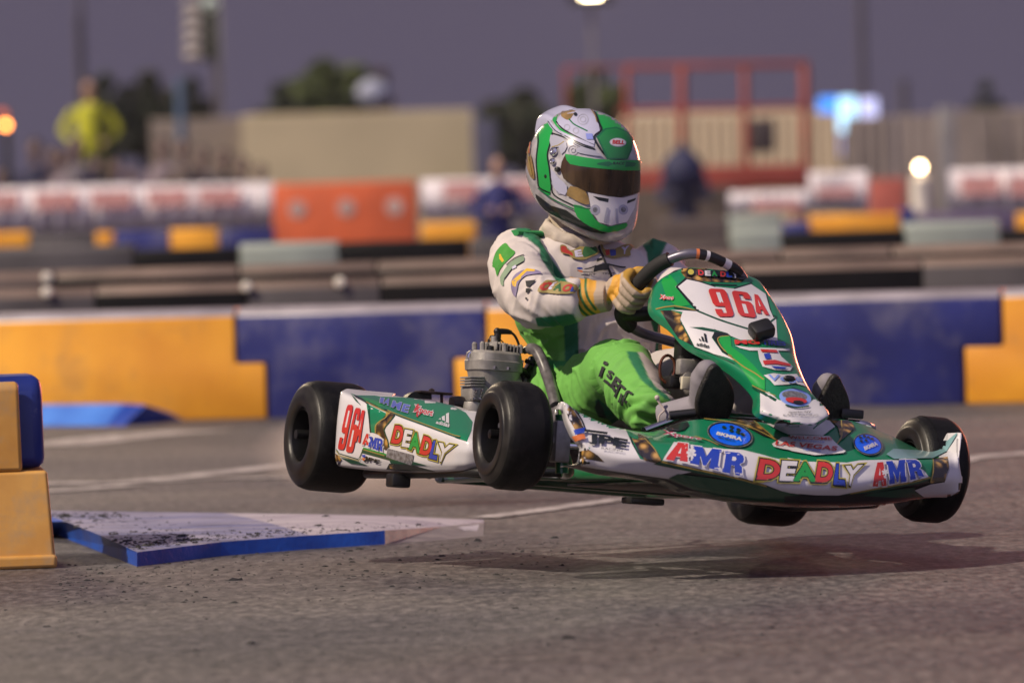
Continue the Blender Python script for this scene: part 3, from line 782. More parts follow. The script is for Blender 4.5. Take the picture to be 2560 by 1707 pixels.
banner(344, 684, 460, 562, 60.0, 'white sponsor banner with faded red print left of the orange barrier', ((368, 473, 475, 512), (497, 600, 472, 508)))
banner(1052, 1420, 444, 545, 60.0, 'white banner between the orange barrier and the driver', ((1110, 1200, 456, 496), (1260, 1360, 452, 492)))
banner(1822, 2020, 478, 530, 57.0, 'low white banner in front of the red frame', ((1880, 2000, 502, 522),))
banner(2020, 2168, 428, 528, 58.0, 'pinkish white banner left of the small red sign', ((2040, 2140, 470, 490),))
banner(2372, 2760, 418, 526, 58.0, 'wide pinkish white banner right of the lamp', ((2400, 2500, 440, 486), (2520, 2620, 440, 486)))

# pale hoarding walls
M_tan = mat('tan_hoarding', (0.50, 0.42, 0.27), rough=0.8, var=0.08, scale=0.6)
M_tan2 = mat('dull_tan_hoarding', (0.24, 0.20, 0.17), rough=0.8, var=0.1, scale=0.6)
def wall(name, u0, u1, vt, d, mt, label, th=0.3, cat='wall', ribs=0):
    um = (u0 + u1) / 2; a = at(u0, vt, d); b = at(u1, vt, d); z1 = at(um, vt, d).z
    mb = MB().box(((a.x + b.x) / 2, 0, z1 / 2), (b.x - a.x, th, z1), bev=0.02)
    o = mb.build(name, mt); o.location = (0, a.y, 0); tag(o, label, cat)
    for k in range(ribs):
        MB().box((a.x + (b.x - a.x) * (k + 0.5) / ribs, -th / 2 - 0.02, z1 / 2), (0.12, 0.05, z1 * 0.98)).build('rib', mt, o)
    return o
wall('cargo_container', 612, 1180, 284, 88.0, M_tan, 'long pale tan container wall above the orange barrier', 2.4, 'container', 26)
wall('cargo_container', 388, 612, 300, 90.0, M_tan2, 'duller tan container left of the pale one, behind the crowd', 2.4, 'container', 10)
wall('cargo_container', 1560, 2110, 284, 92.0, mat('pale_yellow_hoarding', (0.62, 0.50, 0.33), rough=0.8, var=0.06), 'pale yellow container seen through the red frame', 2.4, 'container', 20)
M_dimw = mat('dim_fence_panel', (0.30, 0.25, 0.22), rough=0.8, var=0.2, scale=0.8)
for i, (a, b, vt, ds) in enumerate(((2112, 2235, 293, 'beside the blue lit sign'), (2240, 2345, 288, 'left of the grey post'), (2385, 2475, 276, 'right of the grey post'), (2480, 2680, 272, 'at the right edge'))):
    wall('fence', a, b, vt, 82.0, M_dimw, 'dim brownish fence panel ' + ds, 0.1, 'fence', 4)
wall('fence_post', 2346, 2384, 268, 80.0, mat('grey_post', (0.20, 0.19, 0.20), rough=0.7), 'wide grey post between dim fence panels', 0.4, 'post')
wall('sign_board', 2172, 2262, 446, 66.0, mat('red_panel', (0.42, 0.10, 0.07), rough=0.6), 'small dull red panel left of the lit lamp', 0.3, 'sign')

# dark low wall behind the driver and spectators' barrier
wall('low_wall', 1180, 1240, 300, 86.0, mat('dark_blue_hoarding', (0.07, 0.07, 0.12), rough=0.8), 'narrow dark blue hoarding right of the tan container', 0.4)
wall('low_wall', 1560, 1840, 470, 62.0, mat('dark_brown_hoarding', (0.10, 0.075, 0.06), rough=0.8, var=0.3), 'dark brown low wall behind the driver shoulder', 0.4)
wall('low_wall', -200, 680, 470, 64.0, mat('dark_crowd_wall', (0.075, 0.065, 0.08), rough=0.8, var=0.3), 'low dark wall in front of the crowd', 0.4)

# ------------------------------------------------------------------ red frame
M_redf = mat('red_painted_steel', (0.30, 0.055, 0.035), rough=0.5, var=0.12, scale=3)
fr = empty('scaffold_frame', (at(1790, 480, 72).x, at(1790, 480, 72).y, 0)); tag(fr, 'red steel lift cage standing behind the barriers at right of the driver', 'scaffold')
def bar(u0, v0, u1, v1, wpx_, d=72.0, name='bar', m_=None, parent=None):
    a = at(u0, v0, d); b = at(u1, v1, d); w_ = wpx_ * d / F_PX; par = parent or fr
    off = Vector(par.location); dd = (b - a); L_ = dd.length; t = dd.normalized()
    R = t.to_track_quat('X', 'Z').to_matrix()
    MB().box((a + b) / 2 - off, (L_, w_, w_), R, bev=w_ * 0.15).build(name, m_ or M_redf, par)
bar(1560, 168, 2022, 160, 15); bar(1545, 278, 2010, 268, 14); bar(1560, 452, 2022, 440, 62, name='beam')
for u, w_ in ((1567, 13), (1704, 18), (1862, 15), (2012, 19)): bar(u, 165, u + 4, 500, w_, name='post')
bar(1413, 170, 1560, 168, 8); bar(1413, 170, 1417, 300, 12, name='post')
bar(1567, 500, 1570, 555, 30, name='leg'); bar(2000, 500, 2002, 548, 30, name='leg')
# operator's cabinet in the cage
cbn = MB(); a = at(1907, 340, 71.2); w_ = 60 * 71.2 / F_PX
cbn.box(a - Vector(fr.location), (w_, 0.3, 84 * 71.2 / F_PX), bev=0.02).build('control_box', mat('dark_cabinet', (0.05, 0.035, 0.035), rough=0.6), fr)

# ------------------------------------------------------------------ lit things
def lit(name, rgb, s): return mat(name, (0.02, 0.02, 0.02), emit=rgb, estr=s, rough=0.5, var=0)
sg = empty('lit_sign', (at(2110, 400, 85).x, at(2110, 400, 85).y, 0)); tag(sg, 'blue and white lit sign shaped like a tee above the fence', 'sign')
def lbox(u0, u1, v0, v1, d, m_, name, par):
    a = at(u0, v0, d); b = at(u1, v1, d); MB().box((a + b) / 2 - Vector(par.location), (abs(b.x - a.x), 0.15, abs(a.z - b.z)), bev=0.03).build(name, m_, par)
lbox(2046, 2096, 244, 282, 85.0, lit('sign_blue', (0.05, 0.30, 1.0), 1.6), 'panel', sg)
lbox(2094, 2142, 244, 330, 85.2, lit('sign_white', (0.45, 0.75, 1.0), 2.2), 'panel', sg)
lbox(2100, 2136, 330, 392, 85.3, lit('sign_lilac', (0.42, 0.45, 1.0), 1.3), 'panel', sg)
lbox(2150, 2194, 246, 312, 85.4, lit('sign_pale', (0.62, 0.62, 1.0), 1.5), 'panel', sg)
q = at(2118, 392, 85.3); MB().tube([(q.x - sg.location.x, 0.25, 0), (q.x - sg.location.x, 0.25, q.z + 0.6)], 0.08).build('post', M_plastic, sg)
lp = empty('lamp', (at(2300, 430, 60).x, at(2300, 430, 60).y, 0)); tag(lp, 'glowing warm lamp on a pale bollard behind the barriers', 'lamp')
q = at(2300, 418, 60) - Vector(lp.location)
MB().sphere(q, 0.040).build('bulb', lit('lamp_warm', (1.0, 0.70, 0.38), 26), lp)
MB().lathe([(0, 0.10), (q.z - 0.12, 0.10), (q.z - 0.08, 0.05), (q.z - 0.05, 0.0)], (q.x, 0, 0), (0, 0, 1), 20).build('post', mat('pale_bollard', (0.75, 0.68, 0.6), rough=0.5), lp)
tl = empty('traffic_light', (at(8, 310, 75).x, at(8, 310, 75).y, 0)); tag(tl, 'orange glowing light on a post at the left edge', 'light')
q = at(14, 313, 75) - Vector(tl.location)
MB().sphere(q, 0.045).build('lamp_orange', lit('amber_light', (1.0, 0.30, 0.05), 16), tl)
MB().box(at(4, 285, 75) - Vector(tl.location), (0.12, 0.1, 0.1), bev=0.02).build('lamp_red', lit('dull_red_light', (1.0, 0.20, 0.10), 0.9), tl)
MB().tube([(q.x, 0.1, 0), (q.x, 0.1, q.z + 0.2)], 0.05).build('post', M_plastic, tl)
# flood light at the top of the frame
FLD = 95.0
fl = empty('floodlight', (at(1480, 0, FLD).x, at(1480, 0, FLD).y, 0)); tag(fl, 'floodlight on a tall pole glowing at the top edge above the driver', 'floodlight')
q = at(1478, -14, FLD) - Vector(fl.location)
MB().tube([(q.x, 0.3, 0), (q.x, 0.3, q.z + 0.4)], 0.04).build('pole', mat('galvanised_pole', (0.17, 0.16, 0.19), rough=0.5), fl)
MB().box(q + Vector((0, 0.16, 0)), (0.7, 0.2, 0.3), bev=0.03).build('housing', M_plastic, fl)
MB().box(q + Vector((0, 0.02, 0)), (0.30, 0.06, 0.08), bev=0.01).build('lens', lit('flood_lens', (1.0, 0.80, 0.50), 26), fl)

# poles
M_pole = mat('dim_pole', (0.07, 0.06, 0.08), rough=0.7)
def pole(u, vt, d, r, label, name='pole', m_=None):
    p = at(u, vt, d); o = MB().tube([(0, 0, 0), (0, 0, p.z)], [r * 1.2, r]).build(name, m_ or M_pole); o.location = (p.x, p.y, 0); tag(o, label, 'pole'); return o
pole(198, -60, 110, 0.06, 'faint tall pole above the marshal at left')
pole(2150, -60, 115, 0.08, 'faint tall pole above the blue lit sign')
pole(2258, 200, 118, 0.09, 'short dark post right of the blue lit sign')
pole(450, 195, 78, 0.06, 'slim bluish post in front of the dark trees', m_=mat('bluish_post', (0.08, 0.13, 0.22), rough=0.6))
# hanging sign tower
st = empty('light_tower', (at(530, 60, 90).x, at(530, 60, 90).y, 0)); tag(st, 'tall dark mast with a column of pale round lamps at the top left', 'mast')
q = at(541, 140, 90) - Vector(st.location)
MB().tube([(q.x, 0, 0), (q.x, 0, q.z + 2.6)], 0.07).build('pole', M_pole, st)
MB().box(at(522, 68, 90) - Vector(st.location), (0.30, 0.2, 1.0), bev=0.02).build('housing', mat('dark_housing', (0.03, 0.035, 0.03), rough=0.6), st)
for k in range(5):
    MB().sphere(at(482, 14 + k * 31, 89.5) - Vector(st.location), (0.15, 0.1, 0.085), seg=12).build('lamp_lens', mat('pale_lens', (0.40, 0.36, 0.33), rough=0.5), st)
MB().sphere(at(525, 8, 89.5) - Vector(st.location), (0.12, 0.1, 0.12), seg=12).build('reflector', mat('pale_teal_lens', (0.45, 0.55, 0.52), rough=0.5), st)

# ------------------------------------------------------------------ trees
M_trunk = mat('bark', (0.06, 0.045, 0.035), rough=0.9)
def tree(u0, u1, vt, d, tint, label, dens=1500, seed=1, spec_=None):
    rnd = random.Random(seed)
    a = at(u0, 300, d); b = at(u1, 300, d); top = at((u0 + u1) / 2, vt, d).z; w_ = (b.x - a.x) / 2; cx = (a.x + b.x) / 2
    t = empty('tree', (cx, a.y, 0)); tag(t, label, 'tree', 'trees beyond the containers')
    mb = MB(); mb.tube([(0, 0, 0), (0.05, 0, top * 0.35), (-0.05, 0.02, top * 0.62)], [0.16, 0.12, 0.06], 8)
    for k in range(6):
        th = k * 1.05; mb.tube([(0, 0, top * (0.3 + 0.04 * k)), (math.cos(th) * w_ * 0.3, math.sin(th) * w_ * 0.3, top * 0.55), (math.cos(th) * w_ * 0.6, math.sin(th) * w_ * 0.5, top * (0.68 + 0.03 * k))], [0.06, 0.04, 0.02], 6)
    mb.build('trunk', M_trunk, t)
    cl = [(Vector((rnd.uniform(-0.72, 0.72) * w_, rnd.uniform(-0.5, 0.5) * w_, top * rnd.uniform(0.62, 0.86))), rnd.uniform(0.34, 0.52) * w_) for _ in range(22)]
    cl.append((Vector((0, 0, top - 0.3 * w_)), 0.3 * w_))
    V = []; Fc = []; mi = []
    for _ in range(dens * 4):
        c, r = rnd.choice(cl); dv = Vector((rnd.gauss(0, 1), rnd.gauss(0, 1), rnd.gauss(0, 1))).normalized() * r * rnd.uniform(0.5, 1.08)
        p = c + dv; p.z = min(p.z, top); n1 = Vector((rnd.gauss(0, 1), rnd.gauss(0, 1), rnd.gauss(0, 1))).normalized(); n2 = n1.orthogonal().normalized(); n3 = n1.cross(n2); s_ = rnd.uniform(0.07, 0.16)
        k = len(V); V += [p + n2 * s_, p + n3 * s_ * 0.6, p - n2 * s_, p - n3 * s_ * 0.6]; Fc.append((k, k + 1, k + 2, k + 3)); mi.append(rnd.choice((0, 0, 1)))
    mesh_obj('crown', V, Fc, parent=t, mats=tint, fmat=mi, smooth=False)
TD = [mat('leaf_dark', (0.035, 0.050, 0.022), rough=0.8), mat('leaf_brown', (0.06, 0.055, 0.04), rough=0.8)]
TG = [mat('leaf_olive', (0.095, 0.12, 0.035), rough=0.8), mat('leaf_dark2', (0.05, 0.07, 0.025), rough=0.8)]
TR = [mat('leaf_reddish', (0.16, 0.10, 0.085), rough=0.8), mat('leaf_grey', (0.10, 0.09, 0.09), rough=0.8)]
tree(200, 330, 190, 120, TD, 'dark tree right of the marshal in yellow', 1500, 3)
tree(300, 450, 182, 122, TD, 'dark broad tree with a brownish top at left', 1900, 4)
tree(420, 540, 200, 124, TD, 'dark tree right of the bluish post', 1500, 5)
tree(700, 925, 150, 120, TG, 'olive green round tree above the tan container', 2600, 6)
tree(640, 770, 215, 118, TD, 'low dark bush left of the olive tree', 1200, 7)
tree(900, 1010, 178, 122, TR, 'thin reddish tree right of the olive tree', 700, 8)
tree(1210, 1420, 222, 120, TD, 'dark grey tree left of the helmet', 1600, 9)
tree(1420, 1560, 170, 124, TG, 'dim olive tree behind the helmet top', 1500, 10)
tree(2430, 2500, 210, 124, TD, 'small dark tree top above the right fence', 700, 11)
q = at(932, 232, 116); o = MB().sphere((0, 0, 0), (0.32, 0.2, 0.26)).build('balloon', mat('pale_blue_grey', (0.34, 0.36, 0.46), rough=0.7)); o.location = q
MB().tube([(0, 0, -0.2), (0, 0, -q.z)], 0.03).build('mast', M_pole, o); tag(o, 'pale blue grey rounded sign on a thin mast beside the olive tree', 'sign')

# ------------------------------------------------------------------ people far behind
M_skin = mat('skin', (0.45, 0.27, 0.20), rough=0.6)
def far_person(u, vtop, d, mtop, mleg, label, arms='down', h=1.75, mskin=None, z0=None, hair=(0.03, 0.02, 0.02)):
    hd = at(u, vtop, d); base = hd.z - h if z0 is None else z0
    t = empty('person', (hd.x, hd.y, max(0.0, base))); tag(t, label, 'person', None)
    s_ = h / 1.75; mb = MB()
    ms = mskin or M_skin
    mb.tube([(0, 0, 1.40 * s_), (0, 0, 1.55 * s_)], 0.055 * s_, 10); mb.sphere((0, -0.01, 1.64 * s_), (0.075 * s_, 0.09 * s_, 0.115 * s_))
    for sx in (-1, 1):
        mb.tube([(0.09 * sx * s_, 0, 0.92 * s_), (0.10 * sx * s_, -0.02, 0.5 * s_), (0.10 * sx * s_, 0.02, 0.08 * s_)], [0.09 * s_, 0.065 * s_, 0.045 * s_], 10, mi=1)
        mb.box((0.10 * sx * s_, -0.05, 0.04 * s_), (0.09, 0.25, 0.08), bev=0.02, mi=1)
        if arms == 'down': pts = [(0.19 * sx * s_, 0, 1.38 * s_), (0.24 * sx * s_, 0, 1.1 * s_), (0.24 * sx * s_, -0.08, 0.85 * s_)]
        elif arms == 'hips': pts = [(0.19 * sx * s_, 0, 1.38 * s_), (0.33 * sx * s_, 0.02, 1.13 * s_), (0.16 * sx * s_, -0.1, 0.98 * s_)]
        else: pts = [(0.19 * sx * s_, 0, 1.38 * s_), (0.26 * sx * s_, -0.05, 1.12 * s_), (0.08 * sx * s_, -0.24, 1.15 * s_)]
        mb.tube(catmull(pts, 5), [0.055 * s_] * 6 + [0.04 * s_] * 5, 8, mi=2)
        mb.sphere(pts[-1], 0.045 * s_, seg=8)
    mb.tube([(0, 0, 0.88 * s_), (0, 0, 1.05 * s_), (0, 0, 1.3 * s_), (0, 0, 1.42 * s_), (0, 0, 1.47 * s_)], [0.18 * s_, 0.18 * s_, 0.225 * s_, 0.19 * s_, 0.07 * s_], 14, mi=2, flat=0.8)
    mb.build('body', [ms, mleg, mtop], t)
    MB().sphere((0, 0.015, 1.675 * s_), (0.082 * s_, 0.095 * s_, 0.1 * s_)).build('hair', mat('hair%d' % int(hair[0] * 100), hair, rough=0.8), t)
    return t
M_hv = mat('yellow_vest_cloth', (0.50, 0.50, 0.02), rough=0.7, var=0.1); M_hv2 = mat('dull_yellow_trousers', (0.32, 0.32, 0.04), rough=0.7)
pz = at(222, 200, 75).z - 1.8
far_person(222, 203, 75.0, M_hv, M_hv2, 'marshal in bright yellow jacket standing above the crowd with hands on hips', 'hips', 1.8, z0=pz)
pl = MB().box((0, 0, pz / 2), (1.2, 1.0, pz - 0.004), bev=0.02).build('platform', mat('dark_platform', (0.05, 0.045, 0.06), rough=0.8)); pl.location = (at(222, 300, 75).x, at(222, 300, 75).y, 0)
tag(pl, 'dark platform under the marshal in yellow', 'platform')
MB().tube([(-0.1, 0.2, pz), (-0.12, 0.2, pz + 2.6)], 0.04).build('rail', M_pole, pl)
cloth = [mat('cloth_%s' % n_, c_, rough=0.8) for n_, c_ in (('grey', (0.16, 0.14, 0.16)), ('navy', (0.03, 0.03, 0.07)), ('mauve', (0.24, 0.19, 0.22)), ('black', (0.015, 0.015, 0.02)), ('pale', (0.35, 0.31, 0.32)), ('brown', (0.12, 0.09, 0.08)))]
M_dim = mat('skin_dim', (0.20, 0.13, 0.11), rough=0.7)
names_ = ['grey', 'navy', 'mauve', 'black', 'pale grey', 'brown']
crowd = [(8, 392, 4, 'at the left edge'), (82, 362, 1, 'below the orange light'), (128, 420, 5, 'left of the marshal legs'), (160, 418, 2, 'in front of the platform'), (243, 396, 3, 'right of the marshal feet'), (290, 384, 1, 'below the dark trees'),
         (330, 378, 4, 'left of the dull tan container'), (402, 390, 2, 'in front of the dull tan container'), (455, 398, 5, 'below the bluish post'), (505, 392, 0, 'halfway along the dull tan container'),
         (560, 402, 3, 'near the end of the dull tan container'), (610, 404, 0, 'left of the orange barrier'), (655, 410, 5, 'last before the pale container'), (200, 392, 0, 'below the marshal')]
for i, (u, v, c, ds) in enumerate(crowd):
    far_person(u + (i * 37 % 13) - 6, v, 66.5 + (i * 7 % 5) * 1.1, cloth[c], cloth[3], 'spectator in %s top standing behind the banners, %s' % (names_[c], ds), 'down' if i % 3 else 'front', 1.50 + 0.07 * (i * 5 % 6), mskin=M_dim, z0=0.0)
far_person(1246, 488, 52.0, mat('blue_jacket', (0.022, 0.025, 0.14), rough=0.7), cloth[1], 'person in blue jacket left of the driver shoulder', 'front', 1.35, z0=0.0)
far_person(1708, 382, 60.0, mat('navy_hood', (0.022, 0.025, 0.075), rough=0.7), cloth[1], 'person in navy jacket leaning in front of the red frame', 'front', 1.5, mskin=mat('navy_hood', (0.02,) * 3), z0=0.0)
hp = MB().sphere((0, 0, 0), (0.21, 0.2, 0.22)).build('umbrella', mat('navy_hood', (0.02,) * 3)); q = at(1707, 428, 59.5); hp.location = q
MB().tube([(0, 0, -0.15), (0, 0, -q.z)], 0.012).build('handle', M_plastic, hp); tag(hp, 'round navy umbrella in front of the red frame beam', 'umbrella')

# floodlights of the circuit: two more masts outside the picture, their beams rim-light everything from behind
def flood(x, y, z, power, rgb, label, r=1.2):
    t = empty('floodlight', (x, y, 0)); tag(t, label, 'floodlight')
    MB().tube([(0, 0, 0), (0, 0, z)], [0.14, 0.08]).build('pole', M_pole, t)
    MB().box((0, 0.12, z), (0.9, 0.16, 0.5), bev=0.03).build('housing', M_plastic, t)
    MB().box((0, 0.02, z), (0.8, 0.05, 0.4), bev=0.01).build('lens', mat('lens_%d' % int(abs(x)), (0.02,) * 3, emit=rgb, estr=20), t)
    ld = bpy.data.lights.new('floodlight_beam', 'SPOT'); ld.energy = power; ld.color = rgb; ld.shadow_soft_size = r; ld.spot_size = math.radians(75); ld.spot_blend = 0.5
    lo = bpy.data.objects.new('floodlight_beam', ld); col.objects.link(lo); lo.location = (x, y - 0.1, z)
    lo.rotation_euler = (Vector((0.5, 15, 0.2)) - Vector((x, y, z))).to_track_quat('-Z', 'Y').to_euler()
flood(-9.0, 46.0, 9.5, 5500, (1.0, 0.78, 0.52), 'left rear floodlight mast just outside the picture', 2.5)
flood(12.0, 44.0, 4.6, 13000, (1.0, 0.24, 0.13), 'right rear amber floodlight mast just outside the picture', 3.5)

# dust kicked up behind the kart at the end of the kerb
dv_ = bpy.data.materials.new('dust'); dv_.use_nodes = True; n_ = dv_.node_tree; n_.nodes.clear()
o_ = n_.nodes.new('ShaderNodeOutputMaterial'); pv_ = n_.nodes.new('ShaderNodeVolumePrincipled'); pv_.inputs['Color'].default_value = (0.95, 0.84, 0.74, 1)
tc_ = n_.nodes.new('ShaderNodeTexCoord'); nn_ = n_.nodes.new('ShaderNodeTexNoise'); nn_.inputs['Scale'].default_value = 3.0; nn_.inputs['Detail'].default_value = 3; n_.links.new(tc_.outputs['Object'], nn_.inputs[0])
ln_ = n_.nodes.new('ShaderNodeVectorMath'); ln_.operation = 'LENGTH'; sc2 = n_.nodes.new('ShaderNodeVectorMath'); sc2.operation = 'MULTIPLY'; sc2.inputs[1].default_value = (1 / 0.55, 1 / 0.5, 1 / 0.16)
n_.links.new(tc_.outputs['Object'], sc2.inputs[0]); n_.links.new(sc2.outputs[0], ln_.inputs[0])
m1 = n_.nodes.new('ShaderNodeMapRange'); m1.inputs['From Min'].default_value = 1.0; m1.inputs['From Max'].default_value = 0.1; n_.links.new(ln_.outputs['Value'], m1.inputs['Value'])
m2 = n_.nodes.new('ShaderNodeMapRange'); m2.inputs['From Min'].default_value = 0.38; m2.inputs['From Max'].default_value = 0.7; m2.inputs['To Max'].default_value = 16.0; n_.links.new(nn_.outputs['Fac'], m2.inputs['Value'])
mm = n_.nodes.new('ShaderNodeMath'); mm.operation = 'MULTIPLY'; n_.links.new(m1.outputs[0], mm.inputs[0]); n_.links.new(m2.outputs[0], mm.inputs[1]); n_.links.new(mm.outputs[0], pv_.inputs['Density'])
n_.links.new(pv_.outputs[0], o_.inputs['Volume'])
du = MB().sphere((0, 0, 0), (0.55, 0.5, 0.16), seg=24).build('dust', dv_); du.location = ground(1060, 1262) + Vector((0, 0.1, 0.17)); tag(du, 'thin puff of dust hanging over the far end of the kerb', 'dust', kind='stuff')

# ================================================================== THE KART
kart = empty('racing_kart', mw=KM)
tag(kart, 'green and white racing kart hopping over the kerb, all wheels off the ground', 'racing kart')
TR_, TF_ = 1.236, 1.109
RXR, RXF = -0.525, 0.525

def tyre_profile(R, W, rb=0.067):
    h = W / 2
    return [(-h + 0.020, rb - 0.002), (-h + 0.006, rb + 0.003), (-h, rb + 0.012), (-h - 0.001, rb + 0.030), (-h + 0.003, R - 0.030), (-h + 0.009, R - 0.016), (-h + 0.020, R - 0.006), (-h + 0.036, R - 0.0015),
            (-h * 0.4, R), (h * 0.4, R), (h - 0.036, R - 0.0015), (h - 0.020, R - 0.006), (h - 0.009, R - 0.016), (h - 0.003, R - 0.030), (h + 0.001, rb + 0.030), (h, rb + 0.012), (h - 0.006, rb + 0.003), (h - 0.020, rb - 0.002)]
def wheel(x, y, R, W, steer, side, label):
    """side -1 right wheel, +1 left wheel; outward is +side*Y"""
    ax = Vector((-math.sin(steer), math.cos(steer), 0)); c = Vector((x, y, R))
    prof = tyre_profile(R, W)
    P = catmull([Vector((a, b, 0)) for a, b in prof], 3); prof = [(p.x, p.y) for p in P]
    mb = MB().lathe(prof, c, ax, 72)
    t = mb.build('tyre', [M_rubber, M_sidewall], kart, angle=60)
    for p in t.data.polygons:
        q = p.center - c; rr = (q - ax * q.dot(ax)).length
        p.material_index = 1 if rr < R - 0.012 else 0
    t['label'] = label
    h = W / 2
    rim = MB()
    for s_ in (-1, 1):
        rim.lathe([(s_ * (h - 0.016), 0.0655), (s_ * (h - 0.010), 0.0665), (s_ * (h - 0.008), 0.0640), (s_ * (h - 0.018), 0.0615), (s_ * (h - 0.035), 0.058), (s_ * (h * 0.25), 0.055)], c, ax, 48)
    d0 = side * h * 0.15
    rim.lathe([(d0, 0.056), (d0 + side * 0.006, 0.050), (d0 + side * 0.004, 0.030), (d0 + side * 0.016, 0.028), (d0 + side * 0.018, 0.012), (d0 + side * 0.05, 0.011), (d0 + side * 0.052, 0.0)], c, ax, 36)
    rim.lathe([(d0 - side * 0.004, 0.056), (d0 - side * 0.004, 0.0)], c, ax, 36)
    r = rim.build('rim', M_rim, t, angle=40)
    nuts = MB()
    a1 = ax.orthogonal().normalized(); a2 = ax.cross(a1)
    for k in range(3):
        th = k * 2 * math.pi / 3 + 0.4
        nuts.lathe([(d0, 0.007), (d0 + side * 0.016, 0.007), (d0 + side * 0.017, 0.0)], c + (a1 * math.cos(th) + a2 * math.sin(th)) * 0.038, ax, 6)
    nuts.build('wheel_nut', M_steel, t)
    return t
wheel(RXR, -TR_ / 2, 0.14, 0.175, 0, -1, 'wide rear tyre at the left, beside the side panel')
wheel(RXR, TR_ / 2, 0.14, 0.175, 0, 1, 'wide rear tyre showing under the front panel')
wheel(RXF, -TF_ / 2, 0.13, 0.130, -0.0285, -1, 'front tyre in front of the engine')
wheel(RXF, TF_ / 2, 0.13, 0.130, -0.0285, 1, 'front tyre at the right behind the upturned nose tip')
# hub nub on the rear axle
MB().tube([(RXR, -0.66, 0.14), (RXR, 0.66, 0.14)], 0.020, 20).build('axle', M_chrome, kart)
MB().tube([(RXR, -0.712, 0.14), (RXR, -0.66, 0.14)], 0.012, 14).build('axle_end', M_plastic, kart)
MB().tube([(RXR, -0.64, 0.14), (RXR, -0.55, 0.14)], 0.024, 16).build('hub', M_rim, kart)

# chassis
ch = MB()
zc = 0.062
for s_ in (-1, 1):
    ch.tube(catmull([(-0.60, 0.28 * s_, zc), (-0.2, 0.30 * s_, zc), (0.1, 0.30 * s_, zc), (0.30, 0.24 * s_, zc), (0.52, 0.22 * s_, zc), (0.70, 0.20 * s_, zc)], 6), 0.016)
    ch.tube(catmull([(0.25, 0.30 * s_, zc), (0.42, 0.36 * s_, zc), (0.52, 0.42 * s_, zc + 0.04)], 6), 0.015)
    ch.tube([(0.52, 0.42 * s_, 0.05), (0.52, 0.43 * s_, 0.19)], 0.016)
for x in (-0.55, -0.30, 0.12, 0.68): ch.tube([(x, -0.30 if x < 0.5 else -0.2, zc), (x, 0.30 if x < 0.5 else 0.2, zc)], 0.015)
ch.tube([(-0.22, -0.30, zc), (-0.22, -0.58, zc)], 0.010).tube([(0.20, -0.30, zc), (0.20, -0.55, zc)], 0.010)
ch.tube([(-0.22, 0.30, zc), (-0.22, 0.58, zc)], 0.010).tube([(0.20, 0.30, zc), (0.20, 0.55, zc)], 0.010)
ch.build('chassis_frame', M_chassis, kart)
MB().box((0.42, 0, 0.040), (0.62, 0.46, 0.006), bev=0.002).build('floor_tray', mat('dull_floor_tray', (0.035, 0.033, 0.03), rough=0.45, metal=0.6), kart)
# lower side bumper tube and its clamp under the side panel
for s_ in (-1, 1):
    MB().tube(catmull([(-0.34, 0.40 * s_, 0.06), (-0.35, 0.56 * s_, 0.048), (-0.24, 0.60 * s_, 0.046), (0.12, 0.56 * s_, 0.046), (0.30, 0.52 * s_, 0.048), (0.33, 0.34 * s_, 0.06)], 6), 0.0115).build('side_bumper', M_plastic, kart)
p = CYp('K1', 928, 1120, -0.60); MB().box(p, (0.05, 0.05, 0.034), bev=0.006).build('bumper_clamp', M_plastic, kart)
for (a, b) in ((470, 684),):
    p = CXp('K4', 495, 680, 0.60); MB().box(p, (0.06, 0.09, 0.016), bev=0.005).build('floor_bolt_plate', M_plastic, kart)
# steering arms, spindles
for s_ in (-1, 1):
    sp_ = MB(); sp_.tube([(0.52, 0.42 * s_, 0.125), (0.525, TF_ / 2 * s_, 0.13)], 0.013)
    sp_.box((0.52, 0.43 * s_, 0.125), (0.045, 0.04, 0.10), bev=0.006); sp_.tube([(0.52, 0.43 * s_, 0.115), (0.42, 0.40 * s_, 0.12)], 0.009)
    sp_.build('stub_axle', M_alu, kart)
    MB().tube([(0.42, 0.40 * s_, 0.12), (0.47, 0.03 * s_, 0.13)], 0.007).build('track_rod', M_chrome, kart)

# ------------------------------------------------------------------ right side panel
def yo(x): return -0.685 + (x + 0.36) * 0.17
def SPp(x, y, dy): u, v = px('K1', (x, y))[0]; return solve(u, v, lambda p: p.y - yo(p.x) - dy)
rows = [[SPp(556, 447, 0.060), SPp(780, 482, 0.12), SPp(1050, 520, 0.13), SPp(1240, 553, 0.13), SPp(1345, 592, 0.12)],
        [SPp(512, 478, 0.008), SPp(790, 590, 0.0), SPp(1080, 708, 0.0), SPp(1250, 764, 0.0), SPp(1384, 806, 0.002)],
        [SPp(486, 700, 0.0), SPp(770, 760, 0.0), SPp(1070, 850, 0.0), SPp(1246, 890, 0.0), SPp(1386, 900, 0.0)],
        [SPp(472, 940, 0.008), SPp(760, 960, 0.008), SPp(1060, 985, 0.008), SPp(1243, 1000, 0.008), SPp(1380, 1000, 0.008)],
        [SPp(494, 1018, 0.022), SPp(762, 1046, 0.022), SPp(1060, 1056, 0.022), SPp(1240, 1054, 0.022), SPp(1366, 1048, 0.022)]]
